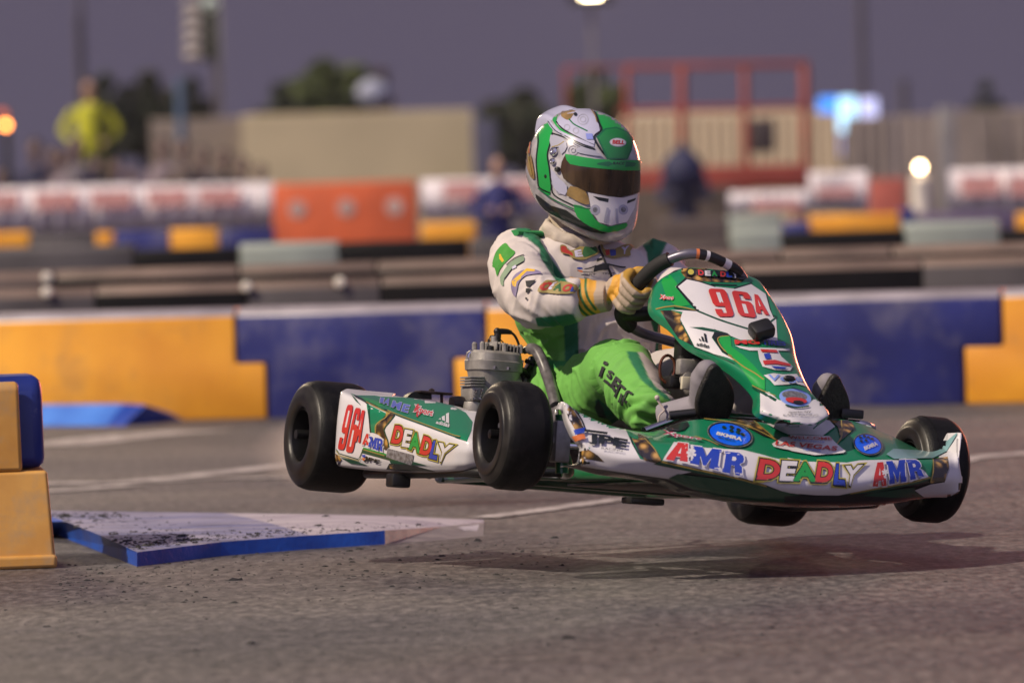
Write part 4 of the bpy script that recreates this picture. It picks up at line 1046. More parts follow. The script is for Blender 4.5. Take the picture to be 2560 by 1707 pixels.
# wrap: inner rows and the two end returns
def inward(p, dy, dz=0, dx=0): return Vector((p.x + dx, p.y + dy, p.z + dz))
top_in = [inward(p, 0.05, -0.006) for p in rows[0]]; bot_in = [inward(p, 0.10, 0.0) for p in rows[-1]]
rows = [top_in] + rows + [bot_in]
full = []
for i, r in enumerate(rows):
    f0 = inward(r[0], 0.045 if i not in (0,) else 0.02, 0, -0.012); f00 = inward(r[0], 0.14 if i else 0.05, 0, -0.02)
    e = r[-1]; e1 = inward(e, 0.035, -0.006 if i in (1, 2) else 0, 0.034); e2 = inward(e, 0.15 if i > 1 else 0.10, -0.02 if i in (1, 2) else 0, 0.050)
    full.append([f00, f0] + r + [e1, e2])
V, Fc = net_surface(full, 14, 8, tension_rows=3)
pod = mesh_obj('side_panel', V, Fc, M_white, kart); fix_normals(pod); solidify(pod, 0.003, 0)
pod['label'] = 'right side panel with race number and bold colourful lettering'
V2_ = [Vector((v.x, -v.y, v.z)) for v in V]
pod2 = mesh_obj('side_panel', V2_, [f[::-1] for f in Fc], M_white, kart); solidify(pod2, 0.003, 0); pod2['label'] = 'left side panel hidden behind the front of the kart'
S_pod = Surf(pod)
pr = Print(S_pod, grid=9)
C = 'SP'
# green top
pr.poly(C, [(228, 150), (330, 185), (640, 190), (720, 205), (1150, 222), (1500, 262), (1900, 350), (2120, 470), (2230, 620), (2210, 760), (2140, 940), (2020, 900), (1980, 870), (1900, 830), (1500, 690), (1100, 540), (840, 440), (700, 395), (520, 300), (330, 215)], M_green)
pr.poly(C, [(360, 225), (500, 230), (740, 300), (770, 360), (700, 370), (520, 290)], M_green2)
pr.poly(C, [(500, 320), (700, 420), (820, 480), (790, 580), (640, 700), (640, 800), (560, 780), (530, 500)], M_green)
pr.stroke(C, [(320, 200), (520, 300), (700, 390), (840, 440)], 34, M_dark, smooth=3)
pr.stroke(C, [(300, 190), (520, 330), (545, 500), (560, 700), (570, 790)], 22, M_dark, smooth=4)
pr.stroke(C, [(490, 290), (700, 400), (850, 470)], 16, M_gline, smooth=3)
pr.poly(C, [(245, 175), (300, 215), (420, 355), (330, 285)], M_dgreen)
# gold section
pr.poly(C, [(820, 440), (950, 480), (970, 520), (860, 640), (790, 740), (840, 880), (870, 1020), (820, 1080), (790, 1060), (790, 900), (690, 820), (640, 800), (650, 680), (750, 580), (820, 500)], M_gold)
pr.stroke(C, [(850, 470), (820, 540), (700, 620), (650, 690), (650, 800)], 16, M_gline)
pr.stroke(C, [(960, 525), (860, 640), (790, 745), (845, 900), (870, 1030)], 16, M_dgreen, smooth=2)
pr.stroke(C, [(840, 440), (1100, 545), (1500, 690), (1900, 840), (2030, 890)], 30, M_dgreen, smooth=3)
pr.stroke(C, [(840, 432), (1100, 536), (1500, 680), (1900, 828), (2030, 862)], 14, M_gline, smooth=3)
# bottom graphics
pr.poly(C, [(430, 1080), (460, 1030), (800, 1130), (1260, 1260), (1700, 1380), (1500, 1330), (900, 1290), (880, 1240), (430, 1120)], M_dgreen)
pr.stroke(C, [(450, 1040), (800, 1140), (860, 1160)], 22, M_green2, smooth=2)
pr.stroke(C, [(440, 1062), (800, 1165)], 14, M_gline, smooth=0)
pr.stroke(C, [(10, 1060), (60, 1130), (370, 1222), (400, 1180), (450, 1060)], 12, M_dgreen, smooth=0)
pr.stroke(C, [(10, 1085), (60, 1160), (380, 1250), (420, 1200)], 10, M_yel, smooth=0)
pr.poly(C, [(0, 1130), (60, 1170), (100, 1230), (75, 1260), (60, 1320), (10, 1300)], M_gold)
pr.poly(C, [(80, 1190), (300, 1240), (550, 1330), (250, 1290)], M_dgreen)
pr.poly(C, [(880, 1290), (1240, 1310), (1500, 1380), (1640, 1420), (1200, 1410), (830, 1385)], M_dark)
pr.poly(C, [(880, 1310), (950, 1310), (970, 1380), (890, 1370)], M_gold)
pr.poly(C, [(850, 1045), (1280, 1155), (1260, 1270), (1240, 1320), (830, 1190)], M_grey)
liv = pr.build('livery', pod)
pr = Print(S_pod, grid=7, base=0.0026, step=0.00008)
def big9(C, txt, quads, m_, bold=0.035, lv=1):
    for ch_, q_ in zip(txt, quads): pr.glyph(C, ch_, q_, m_, M_white, lv)
big9(C, '96A', [[(195, 335), (300, 345), (150, 1075), (35, 1060)], [(325, 385), (420, 395), (290, 1120), (165, 1105)], [(420, 425), (500, 430), (405, 955), (310, 935)]], M_red, 0.05)
pr.cut('race_number', pod)
sp_letters = [('D', [(985, 690), (1120, 700), (1080, 975), (925, 940)], M_red), ('E', [(1150, 755), (1255, 775), (1200, 1015), (1100, 1000)], M_white), ('A', [(1270, 800), (1375, 825), (1370, 1110), (1215, 1045)], M_green2),
              ('D', [(1455, 860), (1590, 900), (1540, 1165), (1385, 1115)], M_red), ('L', [(1610, 940), (1690, 940), (1650, 1215), (1545, 1190)], M_blue), ('Y', [(1720, 975), (1900, 1010), (1760, 1255), (1695, 1235)], M_white)]
def cartoon(C, letters, k=1.0):
    for (t, q_, m_) in letters: pr.text(C, t, q_, M_yel, 0.125 * k, pad=1, level=1)
    for (t, q_, m_) in letters: pr.text(C, t, q_, M_dark, 0.085 * k, pad=1, level=2)
    for (t, q_, m_) in letters: pr.text(C, t, q_, m_, 0.045 * k, pad=1, level=3)
cartoon(C, sp_letters)
pr.cut('team_name', pod)
pr.level = 4
small = (('A', [(500, 800), (560, 815), (545, 1000), (440, 980)], M_red), ('M', [(560, 850), (700, 880), (670, 1070), (540, 1020)], M_blue), ('R', [(690, 875), (785, 900), (775, 1100), (670, 1075)], M_blue))
for t, q_, m_ in small: pr.glyph(C, t, q_, M_white, M_white, 4, 0.07, hole=False)
for t, q_, m_ in small: pr.glyph(C, t, q_, m_, M_white, 5)
pr.ellipse(C, (553, 915), 26, 34, M_white, level=6)
pr.cut('sponsor_logo', pod)
for t, q_ in (('I', [(740, 240), (775, 245), (755, 320), (725, 318)]), ('A', [(820, 250), (900, 265), (850, 360), (775, 335)]), ('M', [(940, 290), (1070, 320), (1030, 440), (905, 385)]), ('E', [(1115, 345), (1205, 365), (1165, 480), (1075, 455)])):
    pr.text(C, t, q_, M_white, 0.06, pad=1, level=4); pr.text(C, t, q_, mat('livery_mid_blue', (0.10, 0.14, 0.55), **GLOSS), 0.04, pad=1, level=5)
pr.cut('sponsor_logo', pod)
pr.text(C, 'Xport', [(1300, 360), (1600, 450), (1560, 560), (1270, 500)], M_white, 0.10, pad=1, level=4)
pr.text(C, 'Xport', [(1300, 360), (1600, 450), (1560, 560), (1270, 500)], M_red, 0.03, pad=1, level=5)
pr.poly(C, [(1260, 470), (1330, 340), (1360, 345), (1340, 560), (1310, 540), (1320, 480)], M_red, level=4)
pr.cut('sponsor_logo', pod)
def stripes(C, quads, m_):
    for q_ in quads: pr.poly(C, q_, m_, level=5)
stripes(C, ([(1800, 500), (1850, 480), (1850, 660), (1800, 640)], [(1730, 550), (1780, 525), (1785, 625), (1735, 600)], [(1675, 590), (1710, 570), (1720, 600), (1690, 590)]), M_white)
pr.text(C, 'adidas', [(1650, 610), (1870, 650), (1850, 725), (1630, 660)], M_white, 0.03)
pr.cut('sponsor_logo', pod)
pr.text(C, 'JPE', [(480, 1170), (740, 1235), (720, 1315), (460, 1250)], M_dark, 0.04)
pr.poly(C, [(440, 1150), (500, 1150), (490, 1190), (450, 1190)], M_blue); pr.poly(C, [(440, 1200), (490, 1200), (480, 1240), (450, 1240)], M_orange)
pr.build('sponsor_logo', pod)

# plate and bracket above the side panel (chain guard / clutch cover)
bk = MB()
P = [CXp('SP', x, y, -0.36) for x, y in ((1155, 220), (1200, 170), (1260, 130), (1330, 125), (1560, 140), (1565, 250))]
bk.prism(P, (-0.03, 0, 0)).build('chain_guard', M_plastic, kart)
bk = MB(); a, b = CXp('SP', 1330, 128, -0.36), CXp('SP', 1850, 160, -0.36)
bk.box((a + b) / 2, (0.05, (b - a).length, 0.006), bev=0.002); bk.tube([CXp('SP', 1725, 165, -0.36), CXp('SP', 1725, 330, -0.36)], 0.004)
bk.lathe([(0, .008), (.008, .008), (.012, 0)], CXp('SP', 1560, 140, -0.36), (0, 0, 1), 8)
bk.build('bracket', M_rust, kart)

# ------------------------------------------------------------------ front panel (nose)
def fN(y): return 0.93 - 0.195 * (abs(y) / 0.55) ** 2.5
def NP(u, v, dx): return solve(u, v, lambda p: p.x - fN(p.y) - dx)
cols_ = [  # (u, v) for rows top -> bottom ; row offsets in X
    [(1412, 1003), (1424, 1056), (1440, 1092), (1464, 1118), (1456, 1160)],
    [(1452, 1030), (1463, 1066), (1476, 1098), (1492, 1130), (1486, 1166)],
    [(1524, 1062), (1530, 1082), (1542, 1108), (1552, 1146), (1540, 1180)],
    [(1600, 1078), (1604, 1092), (1616, 1108), (1622, 1148), (1618, 1190)],
    [(1650, 1074), (1660, 1092), (1680, 1112), (1668, 1154), (1674, 1200)],
    [(1729, 1048), (1747, 1087), (1752, 1122), (1750, 1172), (1747, 1226)],
    [(1839, 1046), (1853, 1096), (1867, 1137), (1867, 1197), (1853, 1246)],
    [(1985, 1060), (1985, 1112), (1980, 1156), (1977, 1214), (1977, 1258)],
    [(2110, 1046), (2118, 1098), (2120, 1150), (2115, 1214), (2115, 1262)],
    [(2220, 1084), (2220, 1118), (2220, 1150), (2220, 1202), (2220, 1258)],
    [(2300, 1122), (2300, 1136), (2300, 1152), (2300, 1200), (2300, 1246)],
    [(2345, 1120), (2347, 1138), (2348, 1155), (2350, 1196), (2345, 1241)],
    [(2384, 1092), (2382, 1122), (2380, 1152), (2382, 1200), (2376, 1238)],
    [(2403, 1080), (2400, 1112), (2395, 1150), (2403, 1198), (2396, 1232)]]
dxs = [-0.22, -0.12, -0.035, 0.0, -0.05]
def nose_pt(ci, ri):
    u, v = cols_[ci][ri]; n = len(cols_) - 1
    e = min(ci / 4.0, (n - ci) / 3.0, 1.0)
    return NP(u, v, dxs[ri] * (0.08 + 0.92 * e))
rows = [[nose_pt(c, r) for c in range(len(cols_))] for r in range(5)]
topin = [inward(p, 0, -0.02, -0.02) for p in rows[0]]; botin = [inward(p, 0, -0.004, -0.10) for p in rows[4]]
rows = [topin] + rows + [botin]
for r in rows: r.insert(0, r[0] + Vector((-0.05, 0.008, 0.0))); r.append(r[-1] + Vector((-0.06, -0.006, 0.0)))
V, Fc = net_surface(rows, 12, 9, tension_rows=4)
_nR = 9 * (len(rows) - 1) + 1
nose = mesh_obj('front_panel', V, Fc, None, kart, mats=[M_green, M_dark, M_white], fmat=[(2 if (i // (_nR - 1) >= 12 * 12 or i // (_nR - 1) < 18) else 0) if (i % (_nR - 1)) < 9 * 4 else 1 for i in range(len(Fc))]); fix_normals(nose); solidify(nose, 0.003, 0)
nose['label'] = 'low wide front spoiler in green and white covered in sponsor lettering'
S_nose = Surf(nose)
pr = Print(S_nose, grid=9, step=0.0001)
# white left fin + lower left sweep
pr.poly('K4', [(62, 128), (125, 160), (290, 245), (400, 290), (435, 370), (480, 450), (560, 470), (760, 520), (690, 535), (640, 558), (470, 535), (160, 490), (150, 440), (110, 310)], M_white)
pr.poly('K4', [(60, 130), (100, 165), (150, 235), (180, 300), (130, 300), (90, 230)], M_gold)
pr.stroke('K4', [(75, 140), (110, 165), (160, 240), (185, 300)], 9, M_dark)
pr.poly('K4', [(435, 340), (470, 345), (540, 400), (592, 470), (530, 460), (480, 430)], M_gold)
pr.stroke('K4', [(425, 330), (450, 390), (500, 445), (590, 476)], 7, M_dark); pr.stroke('K4', [(470, 340), (545, 400), (596, 470)], 6, M_gline)
pr.poly('K4', [(20, 470), (120, 415), (200, 400), (250, 430), (285, 465), (180, 450), (165, 485)], M_gold)
# lettering band
pr.poly('D1', [(500, 385), (760, 425), (950, 470), (1250, 490), (1500, 500), (1750, 560), (1960, 620), (2330, 690), (2330, 1140), (2100, 1100), (1860, 1010), (1560, 920), (1400, 890), (800, 760), (330, 650)], M_white)
pr.poly('D2', [(-60, 640), (200, 690), (700, 700), (860, 672), (1150, 665), (1620, 680), (1640, 760), (1720, 800), (1740, 880), (1500, 940), (1000, 1030), (760, 1075), (590, 1108), (300, 1105), (-60, 1075)], M_white)
pr.poly('D2', [(1600, 680), (1800, 660), (1780, 780), (1740, 880), (1700, 820), (1640, 770)], M_green)
# gold pinstripe below the band and dark green below it
pr.poly('D1', [(300, 660), (800, 770), (1400, 905), (1860, 1025), (2100, 1115), (2040, 1130), (1700, 1040), (1200, 900), (640, 790), (200, 700)], M_dgreen)
pr.stroke('D1', [(310, 665), (800, 775), (1400, 905), (1860, 1025)], 22, M_gline)
pr.poly('D1', [(560, 840), (1250, 930), (1900, 1050), (2340, 1150), (2340, 1260), (1200, 1240), (420, 905)], M_dgreen)
pr.poly('D2', [(600, 1110), (980, 1040), (1740, 890), (1780, 900), (1600, 960), (1000, 1080), (760, 1110)], M_dgreen)
pr.stroke('D2', [(740, 1085), (1000, 1035), (1500, 945), (1760, 885)], 18, M_gline)
pr.poly('D2', [(-100, 1110), (600, 1110), (1000, 1070), (1560, 1050), (1680, 1125), (1500, 1300), (300, 1300), (-100, 1220)], M_dark)
pr.poly('D2', [(1000, 1080), (1560, 1000), (1570, 1060), (1680, 1130), (1300, 1135), (900, 1110)], M_dgreen)
# right end
pr.poly('D2', [(1800, 660), (1990, 630), (1990, 780), (1940, 930), (1760, 950), (1790, 850)], M_gold)
pr.stroke('D2', [(1800, 660), (1795, 820), (1760, 940)], 16, M_gline)
pr.poly('D2', [(1990, 560), (2180, 290), (2200, 300), (2180, 560), (2140, 840), (2200, 940), (2130, 1050), (2000, 1125), (1680, 1125), (1560, 1040), (1760, 965), (1940, 940), (2000, 800)], M_white)
pr.poly('D2', [(1200, 600), (1290, 530), (1700, 555), (1900, 500), (2150, 290), (1985, 560), (1800, 650), (1300, 660)], mat('livery_pale_teal', (0.20, 0.36, 0.38), **GLOSS))
# deck graphics
pr.poly('D1', [(1250, 0), (1500, -20), (1620, 60), (1800, 200), (1990, 350), (1800, 300), (1600, 190), (1400, 120), (1250, 80)], M_gold)
pr.stroke('D1', [(940, 50), (1400, 110), (1700, 210), (1990, 360)], 14, M_gline); pr.stroke('D1', [(1600, 20), (1800, 190), (2000, 360)], 14, M_gline)
pr.stroke('D1', [(800, 310), (1000, 370), (1150, 440)], 12, M_gline)
pr.poly('D1', [(-40, 270), (100, 330), (300, 640), (230, 680), (60, 640), (0, 480)], M_gold)
pr.stroke('D1', [(60, 340), (200, 480), (300, 650)], 14, M_gline)
pr.poly('FT', [(1520, 1160), (1600, 1090), (1700, 1110), (1860, 1200), (1900, 1280), (1760, 1420), (1640, 1510), (1690, 1420), (1650, 1260)], M_gold)
pr.stroke('FT', [(1700, 1120), (1710, 1400), (1640, 1520)], 16, M_gline)
pr.poly('D1', [(60, 230), (350, 180), (700, 100), (720, 150), (650, 220), (560, 240), (450, 230)], M_dark)
pr.poly('FT', [(490, 1055), (700, 1115), (1000, 1215), (1290, 1215), (1440, 1150), (1530, 1175), (1610, 1260), (1430, 1400), (1100, 1380), (900, 1380), (780, 1330), (500, 1180)], M_white)
for (c_, ce, rx, ry, ro_) in (('D1', (1318, 290), 338, 175, 0.22), ('D2', (962, 480), 190, 132, 0.30)):
    pr.ellipse(c_, ce, rx, ry, M_bblue, ro_)
    for kk, mm_ in ((0.98, M_grey), (0.93, M_dark)):
        pr.stroke(c_, [(ce[0] + rx * kk * math.cos(t_) * math.cos(ro_) - ry * kk * math.sin(t_) * math.sin(ro_), ce[1] + rx * kk * math.cos(t_) * math.sin(ro_) + ry * kk * math.sin(t_) * math.cos(ro_)) for t_ in [2 * math.pi * q_ / 28 for q_ in range(29)]], rx * 0.06, mm_, smooth=0)
pr.poly('D1', [(1930, 430), (2010, 380), (2080, 330), (2340, 330), (2400, 560), (2080, 500), (1960, 470)], M_white)
pr.poly('D2', [(-30, 360), (480, 380), (550, 460), (680, 570), (650, 592), (290, 622), (0, 570), (-30, 560)], M_white)
pr.build('livery', nose)
pr = Print(S_nose, grid=7, base=0.0056, step=0.0001)
n_letters = [('D1', 'D', [(1770, 665), (2040, 700), (2010, 930), (1720, 915)], M_red), ('D1', 'E', [(2095, 695), (2285, 705), (2225, 950), (2055, 945)], M_white), ('D2', 'A', [(90, 725), (225, 725), (275, 940), (30, 930)], M_green2),
             ('D2', 'D', [(335, 720), (505, 730), (490, 950), (295, 940)], M_red), ('D2', 'L', [(560, 745), (630, 745), (650, 975), (530, 965)], M_blue), ('D2', 'Y', [(695, 765), (860, 755), (765, 980), (690, 965)], M_white)]
for L_, b_ in ((1, 0.125), (2, 0.085), (3, 0.045)):
    for c_, t, q_, m_ in n_letters: pr.text(c_, t, q_, (M_yel, M_dark, m_)[L_ - 1], b_, pad=1, level=L_)
pr.cut('team_name', nose)
amr = [('D1', 'A', [(500, 410), (750, 440), (690, 690), (375, 640)], M_red), ('D1', 'M', [(775, 465), (1190, 520), (1150, 800), (725, 705)], M_blue), ('D1', 'R', [(1245, 540), (1525, 575), (1490, 885), (1195, 820)], M_blue),
       ('D2', 'A', [(1045, 715), (1175, 705), (1190, 975), (1010, 990)], M_red), ('D2', 'M', [(1185, 700), (1430, 680), (1440, 925), (1225, 960)], M_blue), ('D2', 'R', [(1440, 683), (1610, 685), (1665, 885), (1490, 920)], M_blue)]
def star(c_, ce, r, m_):
    for k in range(3):
        a = k * math.pi / 3 + 0.3; dx, dy = math.cos(a) * r, math.sin(a) * r; nx, ny = -math.sin(a) * r * 0.26, math.cos(a) * r * 0.26
        pr.poly(c_, [(ce[0] + dx + nx, ce[1] + dy + ny), (ce[0] - dx + nx, ce[1] - dy + ny), (ce[0] - dx - nx, ce[1] - dy - ny), (ce[0] + dx - nx, ce[1] + dy - ny)], m_, level=7)
for half, ce_, r_ in ((amr[:3], ('D1', (745, 575)), 72), (amr[3:], ('D2', (1172, 835)), 42)):
    for c_, t, q_, m_ in half: pr.glyph(c_, t, q_, M_white, M_white, 4, 0.05, hole=False)
    for c_, t, q_, m_ in half: pr.glyph(c_, t, q_, m_, M_white, 5)
    star(*ce_, r_, M_white); pr.cut('sponsor_logo', nose)
pr.text('D1', 'BKMRA', [(1130, 255), (1500, 345), (1490, 400), (1110, 300)], M_white, 0.05)
for k, (a, b) in enumerate(((1230, 195), (1340, 190), (1440, 230), (1335, 245), (1430, 270), (1500, 300))): pr.ellipse('D1', (a, b), 34, 22, M_dark, 0.3)
pr.text('D1', 'BKMRA', [(1150, 335), (1400, 395), (1390, 410), (1140, 350)], M_dark, 0.02)
pr.cut('sponsor_logo', nose)
pr.text('D2', 'BKMRA', [(900, 520), (1060, 450), (1085, 500), (920, 570)], M_white, 0.05)
for k, (a, b) in enumerate(((860, 400), (910, 385), (960, 400), (1010, 420), (870, 450), (930, 440))): pr.ellipse('D2', (a, b), 20, 14, M_dark, 0.3)
pr.cut('sponsor_logo', nose)
pr.text('D2', 'LAS VEGAS', [(-210, 440), (580, 520), (560, 575), (-230, 500)], M_red, 0.02)
pr.text('D2', 'WELCOME', [(-60, 385), (500, 405), (510, 440), (-50, 425)], M_red, 0.02)
pr.text('D2', 'Fabulous', [(30, 425), (420, 448), (410, 475), (20, 452)], M_lblue, 0.01)
pr.text('D2', 'NEVADA', [(150, 545), (370, 558), (360, 590), (140, 575)], M_lblue, 0.01)
pr.cut('city_sticker', nose)
pr.text('D1', 'Xport', [(330, 240), (920, 370), (880, 400), (330, 330)], M_white, 0.07)
pr.text('D1', 'Xport', [(330, 240), (920, 370), (880, 400), (330, 330)], mat('livery_crimson', (0.40, 0.03, 0.10), **GLOSS), 0.02)
pr.cut('sponsor_logo', nose)
pr.text('K4', 'JPE', [(190, 320), (415, 360), (400, 410), (195, 375)], M_dark, 0.05)
pr.poly('K4', [(122, 298), (175, 290), (170, 318), (135, 322)], M_blue); pr.poly('K4', [(122, 325), (170, 325), (180, 350), (140, 348)], M_orange)
pr.poly('K4', [(170, 300), (300, 320), (298, 332), (170, 312)], M_dark); pr.text('K4', 'RACING', [(270, 394), (385, 408), (384, 420), (270, 404)], M_dark, 0.0)
pr.build('sponsor_logo', nose)

# chrome bumper tube behind the nose, and black support under it
def KX(crop, x, y, X): return CXp(crop, x, y, X)
MB().tube(catmull([KX('K4', 500, 298, 0.62), KX('K4', 620, 255, 0.60), KX('K4', 740, 214, 0.585), KX('K4', 850, 212, 0.58), KX('K4', 965, 218, 0.58), KX('K4', 1150, 232, 0.58), KX('K4', 1400, 245, 0.60), KX('K4', 1560, 250, 0.62), KX('K4', 1690, 262, 0.62), KX('K4', 1748, 285, 0.60)], 6), 0.0095).build('front_bumper', M_chrome, kart)
MB().tube(catmull([(0.66, -0.22, 0.07), (0.86, -0.20, 0.075), (0.90, 0, 0.075), (0.86, 0.2, 0.075), (0.66, 0.22, 0.07)], 6), 0.012).build('lower_front_bumper', M_steel, kart)
for y, z in ((-0.03, 0.06), (0.03, 0.06)):
    MB().box((0.90, y, z), (0.02, 0.025, 0.015), bev=0.004).build('clip', mat('violet_clip', (0.06, 0.05, 0.35), rough=0.4), kart)

# ------------------------------------------------------------------ front fairing (number panel)
Xr = [0.335, 0.355, 0.42, 0.50, 0.585, 0.665, 0.735, 0.80, 0.865, 0.885]
netK3 = [[(590, 305), (700, 285), (840, 292), (1010, 312), (1170, 350)],
         [(470, 400), (640, 385), (860, 385), (1090, 395), (1248, 392)],
         [(438, 600), (600, 610), (900, 590), (1160, 560), (1340, 530)],
         [(600, 740), (740, 735), (990, 715), (1230, 680), (1420, 660)],
         [(730, 880), (860, 860), (1080, 840), (1320, 815), (1490, 810)],
         [(930, 990), (1060, 985), (1230, 970), (1400, 965), (1532, 990)],
         [(1110, 1110), (1210, 1110), (1330, 1110), (1470, 1115), (1588, 1140)],
         [(1250, 1260), (1330, 1262), (1430, 1262), (1560, 1262), (1660, 1268)],
         [(1262, 1392), (1370, 1420), (1500, 1430), (1640, 1430), (1786, 1420)],
         [(1420, 1468), (1480, 1490), (1560, 1505), (1640, 1512), (1706, 1505)]]
dev = [-1.0, -0.62, 0.0, 0.6, 1.0]; depth_k = [0.05, 0.055, 0.06, 0.06, 0.055, 0.05, 0.045, 0.04, 0.035, 0.02]
rows = [[CXp('K3', x, y, Xr[i] - depth_k[i] * dev[j] ** 2) for j, (x, y) in enumerate(r)] for i, r in enumerate(netK3)]
for r in rows:
    r.insert(0, r[0] + Vector((-0.030, -0.004, -0.012))); r.append(r[-1] + Vector((-0.035, 0.006, -0.010)))
V, Fc = net_surface(rows, 10, 8)
fair = mesh_obj('front_fairing', V, Fc, M_green, kart); fix_normals(fair); solidify(fair, 0.003, 0)
fair['label'] = 'tall pointed fairing with the race number ahead of the steering wheel'
S_fair = Surf(fair)
pr = Print(S_fair, grid=8)
pr.poly('FA', [(305, 285), (480, 250), (760, 260), (1100, 300), (1310, 380), (1200, 480), (900, 480), (640, 470), (420, 430)], M_gold)
pr.poly('FA', [(50, 400), (200, 380), (300, 500), (280, 560), (480, 800), (300, 830), (150, 700)], M_green2)
pr.poly('FA', [(400, 432), (700, 500), (820, 545), (1090, 572), (1340, 500), (1400, 530), (1550, 660), (1640, 960), (1680, 1000), (1700, 1300), (1480, 1300), (1330, 1290), (1180, 1290), (820, 1140), (600, 1100), (500, 1120), (360, 1020), (380, 900), (200, 870), (590, 880), (270, 545)], M_white)
pr.stroke('FA', [(430, 425), (290, 545), (430, 710), (590, 885)], 34, M_dark, smooth=0)
pr.stroke('FA', [(420, 432), (600, 470), (830, 545)], 16, M_dark, smooth=0)
pr.stroke('FA', [(1090, 570), (1330, 500), (1540, 640), (1600, 860), (1650, 975)], 18, M_dark, smooth=0)
pr.stroke('FA', [(770, 510), (950, 520), (1130, 525)], 14, M_dark, smooth=0)
pr.poly('FA', [(1330, 470), (1460, 500), (1600, 700), (1680, 900), (1690, 960), (1630, 940), (1550, 660), (1350, 520)], M_green)
pr.stroke('FA', [(580, 885), (860, 1000), (1100, 1080), (1300, 1140)], 24, M_dgreen, smooth=2); pr.stroke('FA', [(1500, 1090), (1600, 1040), (1690, 970)], 26, M_dgreen, smooth=0)
pr.stroke('FA', [(0, 858), (260, 815), (560, 880)], 16, M_gline, smooth=2); pr.stroke('FA', [(250, 840), (400, 870), (590, 885)], 14, M_dark, smooth=2)
pr.poly('FA', [(60, 880), (210, 880), (370, 940), (330, 1010), (380, 1110), (520, 1370), (450, 1330), (320, 1260), (210, 1100)], M_gold)
pr.poly('FA', [(370, 905), (600, 960), (820, 1120), (820, 1180), (780, 1260), (930, 1470), (1150, 1600), (1000, 1540), (760, 1470), (540, 1390), (340, 1010)], M_white)
pr.stroke('FA', [(340, 1010), (540, 1385), (760, 1470), (1100, 1620)], 14, M_dgreen, smooth=0)
pr.poly('FA', [(470, 1115), (650, 1115), (830, 1150), (1000, 1200), (830, 1190), (780, 1180), (660, 1160)], M_dgreen)
pr.poly('FA', [(790, 1260), (830, 1180), (1000, 1200), (1060, 1250), (930, 1240), (860, 1280), (940, 1440), (1200, 1600), (1100, 1580), (920, 1450)], M_dark)
pr.stroke('FA', [(1020, 1240), (900, 1250), (865, 1300), (960, 1440), (1200, 1600)], 14, M_gline, smooth=3)
pr.poly('FA', [(900, 1250), (1040, 1240), (1060, 1390), (1180, 1480), (1280, 1620), (1000, 1480), (880, 1300)], M_green2)
pr.poly('FT', [(60, 160), (200, 150), (380, 320), (560, 520), (560, 700), (380, 620), (240, 420), (60, 190)], M_green2)
pr.stroke('FT', [(0, 170), (240, 350), (400, 440), (540, 540)], 18, M_gline, smooth=3)
pr.poly('FT', [(490, 745), (620, 730), (760, 850), (1000, 900), (1260, 830), (1350, 790), (1420, 900), (1505, 1080), (1290, 1210), (1000, 1215), (700, 1110), (490, 1040)], M_white)
pr.stroke('FT', [(380, 640), (520, 740), (730, 860)], 44, M_dgreen, smooth=2); pr.stroke('FT', [(370, 620), (520, 705), (720, 790)], 12, M_gline, smooth=2)
pr.stroke('FT', [(1220, 860), (1360, 760)], 50, M_dgreen, smooth=0)
pr.poly('FT', [(100, 30), (300, 60), (920, 80), (920, 110), (330, 110), (180, 70)], M_white)
pr.poly('FT', [(440, 85), (740, 95), (800, 200), (970, 350), (930, 410), (700, 400), (520, 350), (470, 240)], M_white)
pr.poly('FT', [(540, 480), (680, 450), (830, 470), (1030, 460), (1110, 580), (1180, 650), (1000, 600), (900, 620), (700, 630), (640, 560)], M_white)
pr.ellipse('FT', (1010, 820), 240, 130, M_lblue, 0.15); pr.ellipse('FT', (1000, 790), 190, 70, M_grey, 0.15)
pr.build('livery', fair)
pr = Print(S_fair, grid=7, base=0.0040, step=0.00008)
for t, q_ in (('9', [(715, 580), (960, 590), (1100, 980), (860, 980)]), ('6', [(1040, 605), (1290, 640), (1405, 1000), (1160, 965)]), ('A', [(1345, 655), (1440, 680), (1580, 960), (1400, 925)])):
    pr.glyph('FA', t, q_, M_red, M_white, 1)
pr.cut('race_number', fair)
for i, (x, y, m_) in enumerate(((490, 350, M_yel), (630, 360, M_red), (715, 365, M_white), (805, 370, M_green), (925, 378, M_red), (1010, 385, M_blue), (1090, 395, M_white), (1190, 408, M_dark))):
    pr.ellipse('FA', (x, y), 62, 52, M_dark, level=1); 
for t, (x, y, m_) in zip(('', 'D', 'E', 'A', 'D', 'L', 'Y'), ((490, 350, M_yel), (625, 358, M_red), (715, 365, M_white), (805, 370, M_green2), (925, 378, M_red), (1010, 385, M_blue), (1095, 395, M_white))):
    if t: pr.text('FA', t, [(x - 40, y - 38), (x + 36, y - 36), (x + 44, y + 40), (x - 34, y + 36)], m_, 0.05, level=2)
    else: pr.ellipse('FA', (x, y), 42, 38, m_, level=2)
pr.cut('team_name', fair)
pr.text('FA', 'MG', [(1095, 1300), (1440, 1310), (1450, 1365), (1105, 1365)], M_red, 0.05); pr.text('FA', 'TIRES', [(1470, 1290), (1800, 1330), (1810, 1385), (1480, 1370)], M_blue, 0.03)
pr.cut('sponsor_logo', fair)
pr.text('FA', 'Xport', [(60, 665), (260, 690), (230, 760), (50, 745)], M_white, 0.10); pr.text('FA', 'Xport', [(60, 665), (260, 690), (230, 760), (50, 745)], M_red, 0.03)
pr.cut('sponsor_logo', fair)
stripes('FA', ([(670, 1215), (700, 1220), (725, 1335), (695, 1330)], [(635, 1255), (662, 1262), (682, 1325), (656, 1318)], [(605, 1285), (628, 1290), (640, 1318), (618, 1310)]), M_dark)
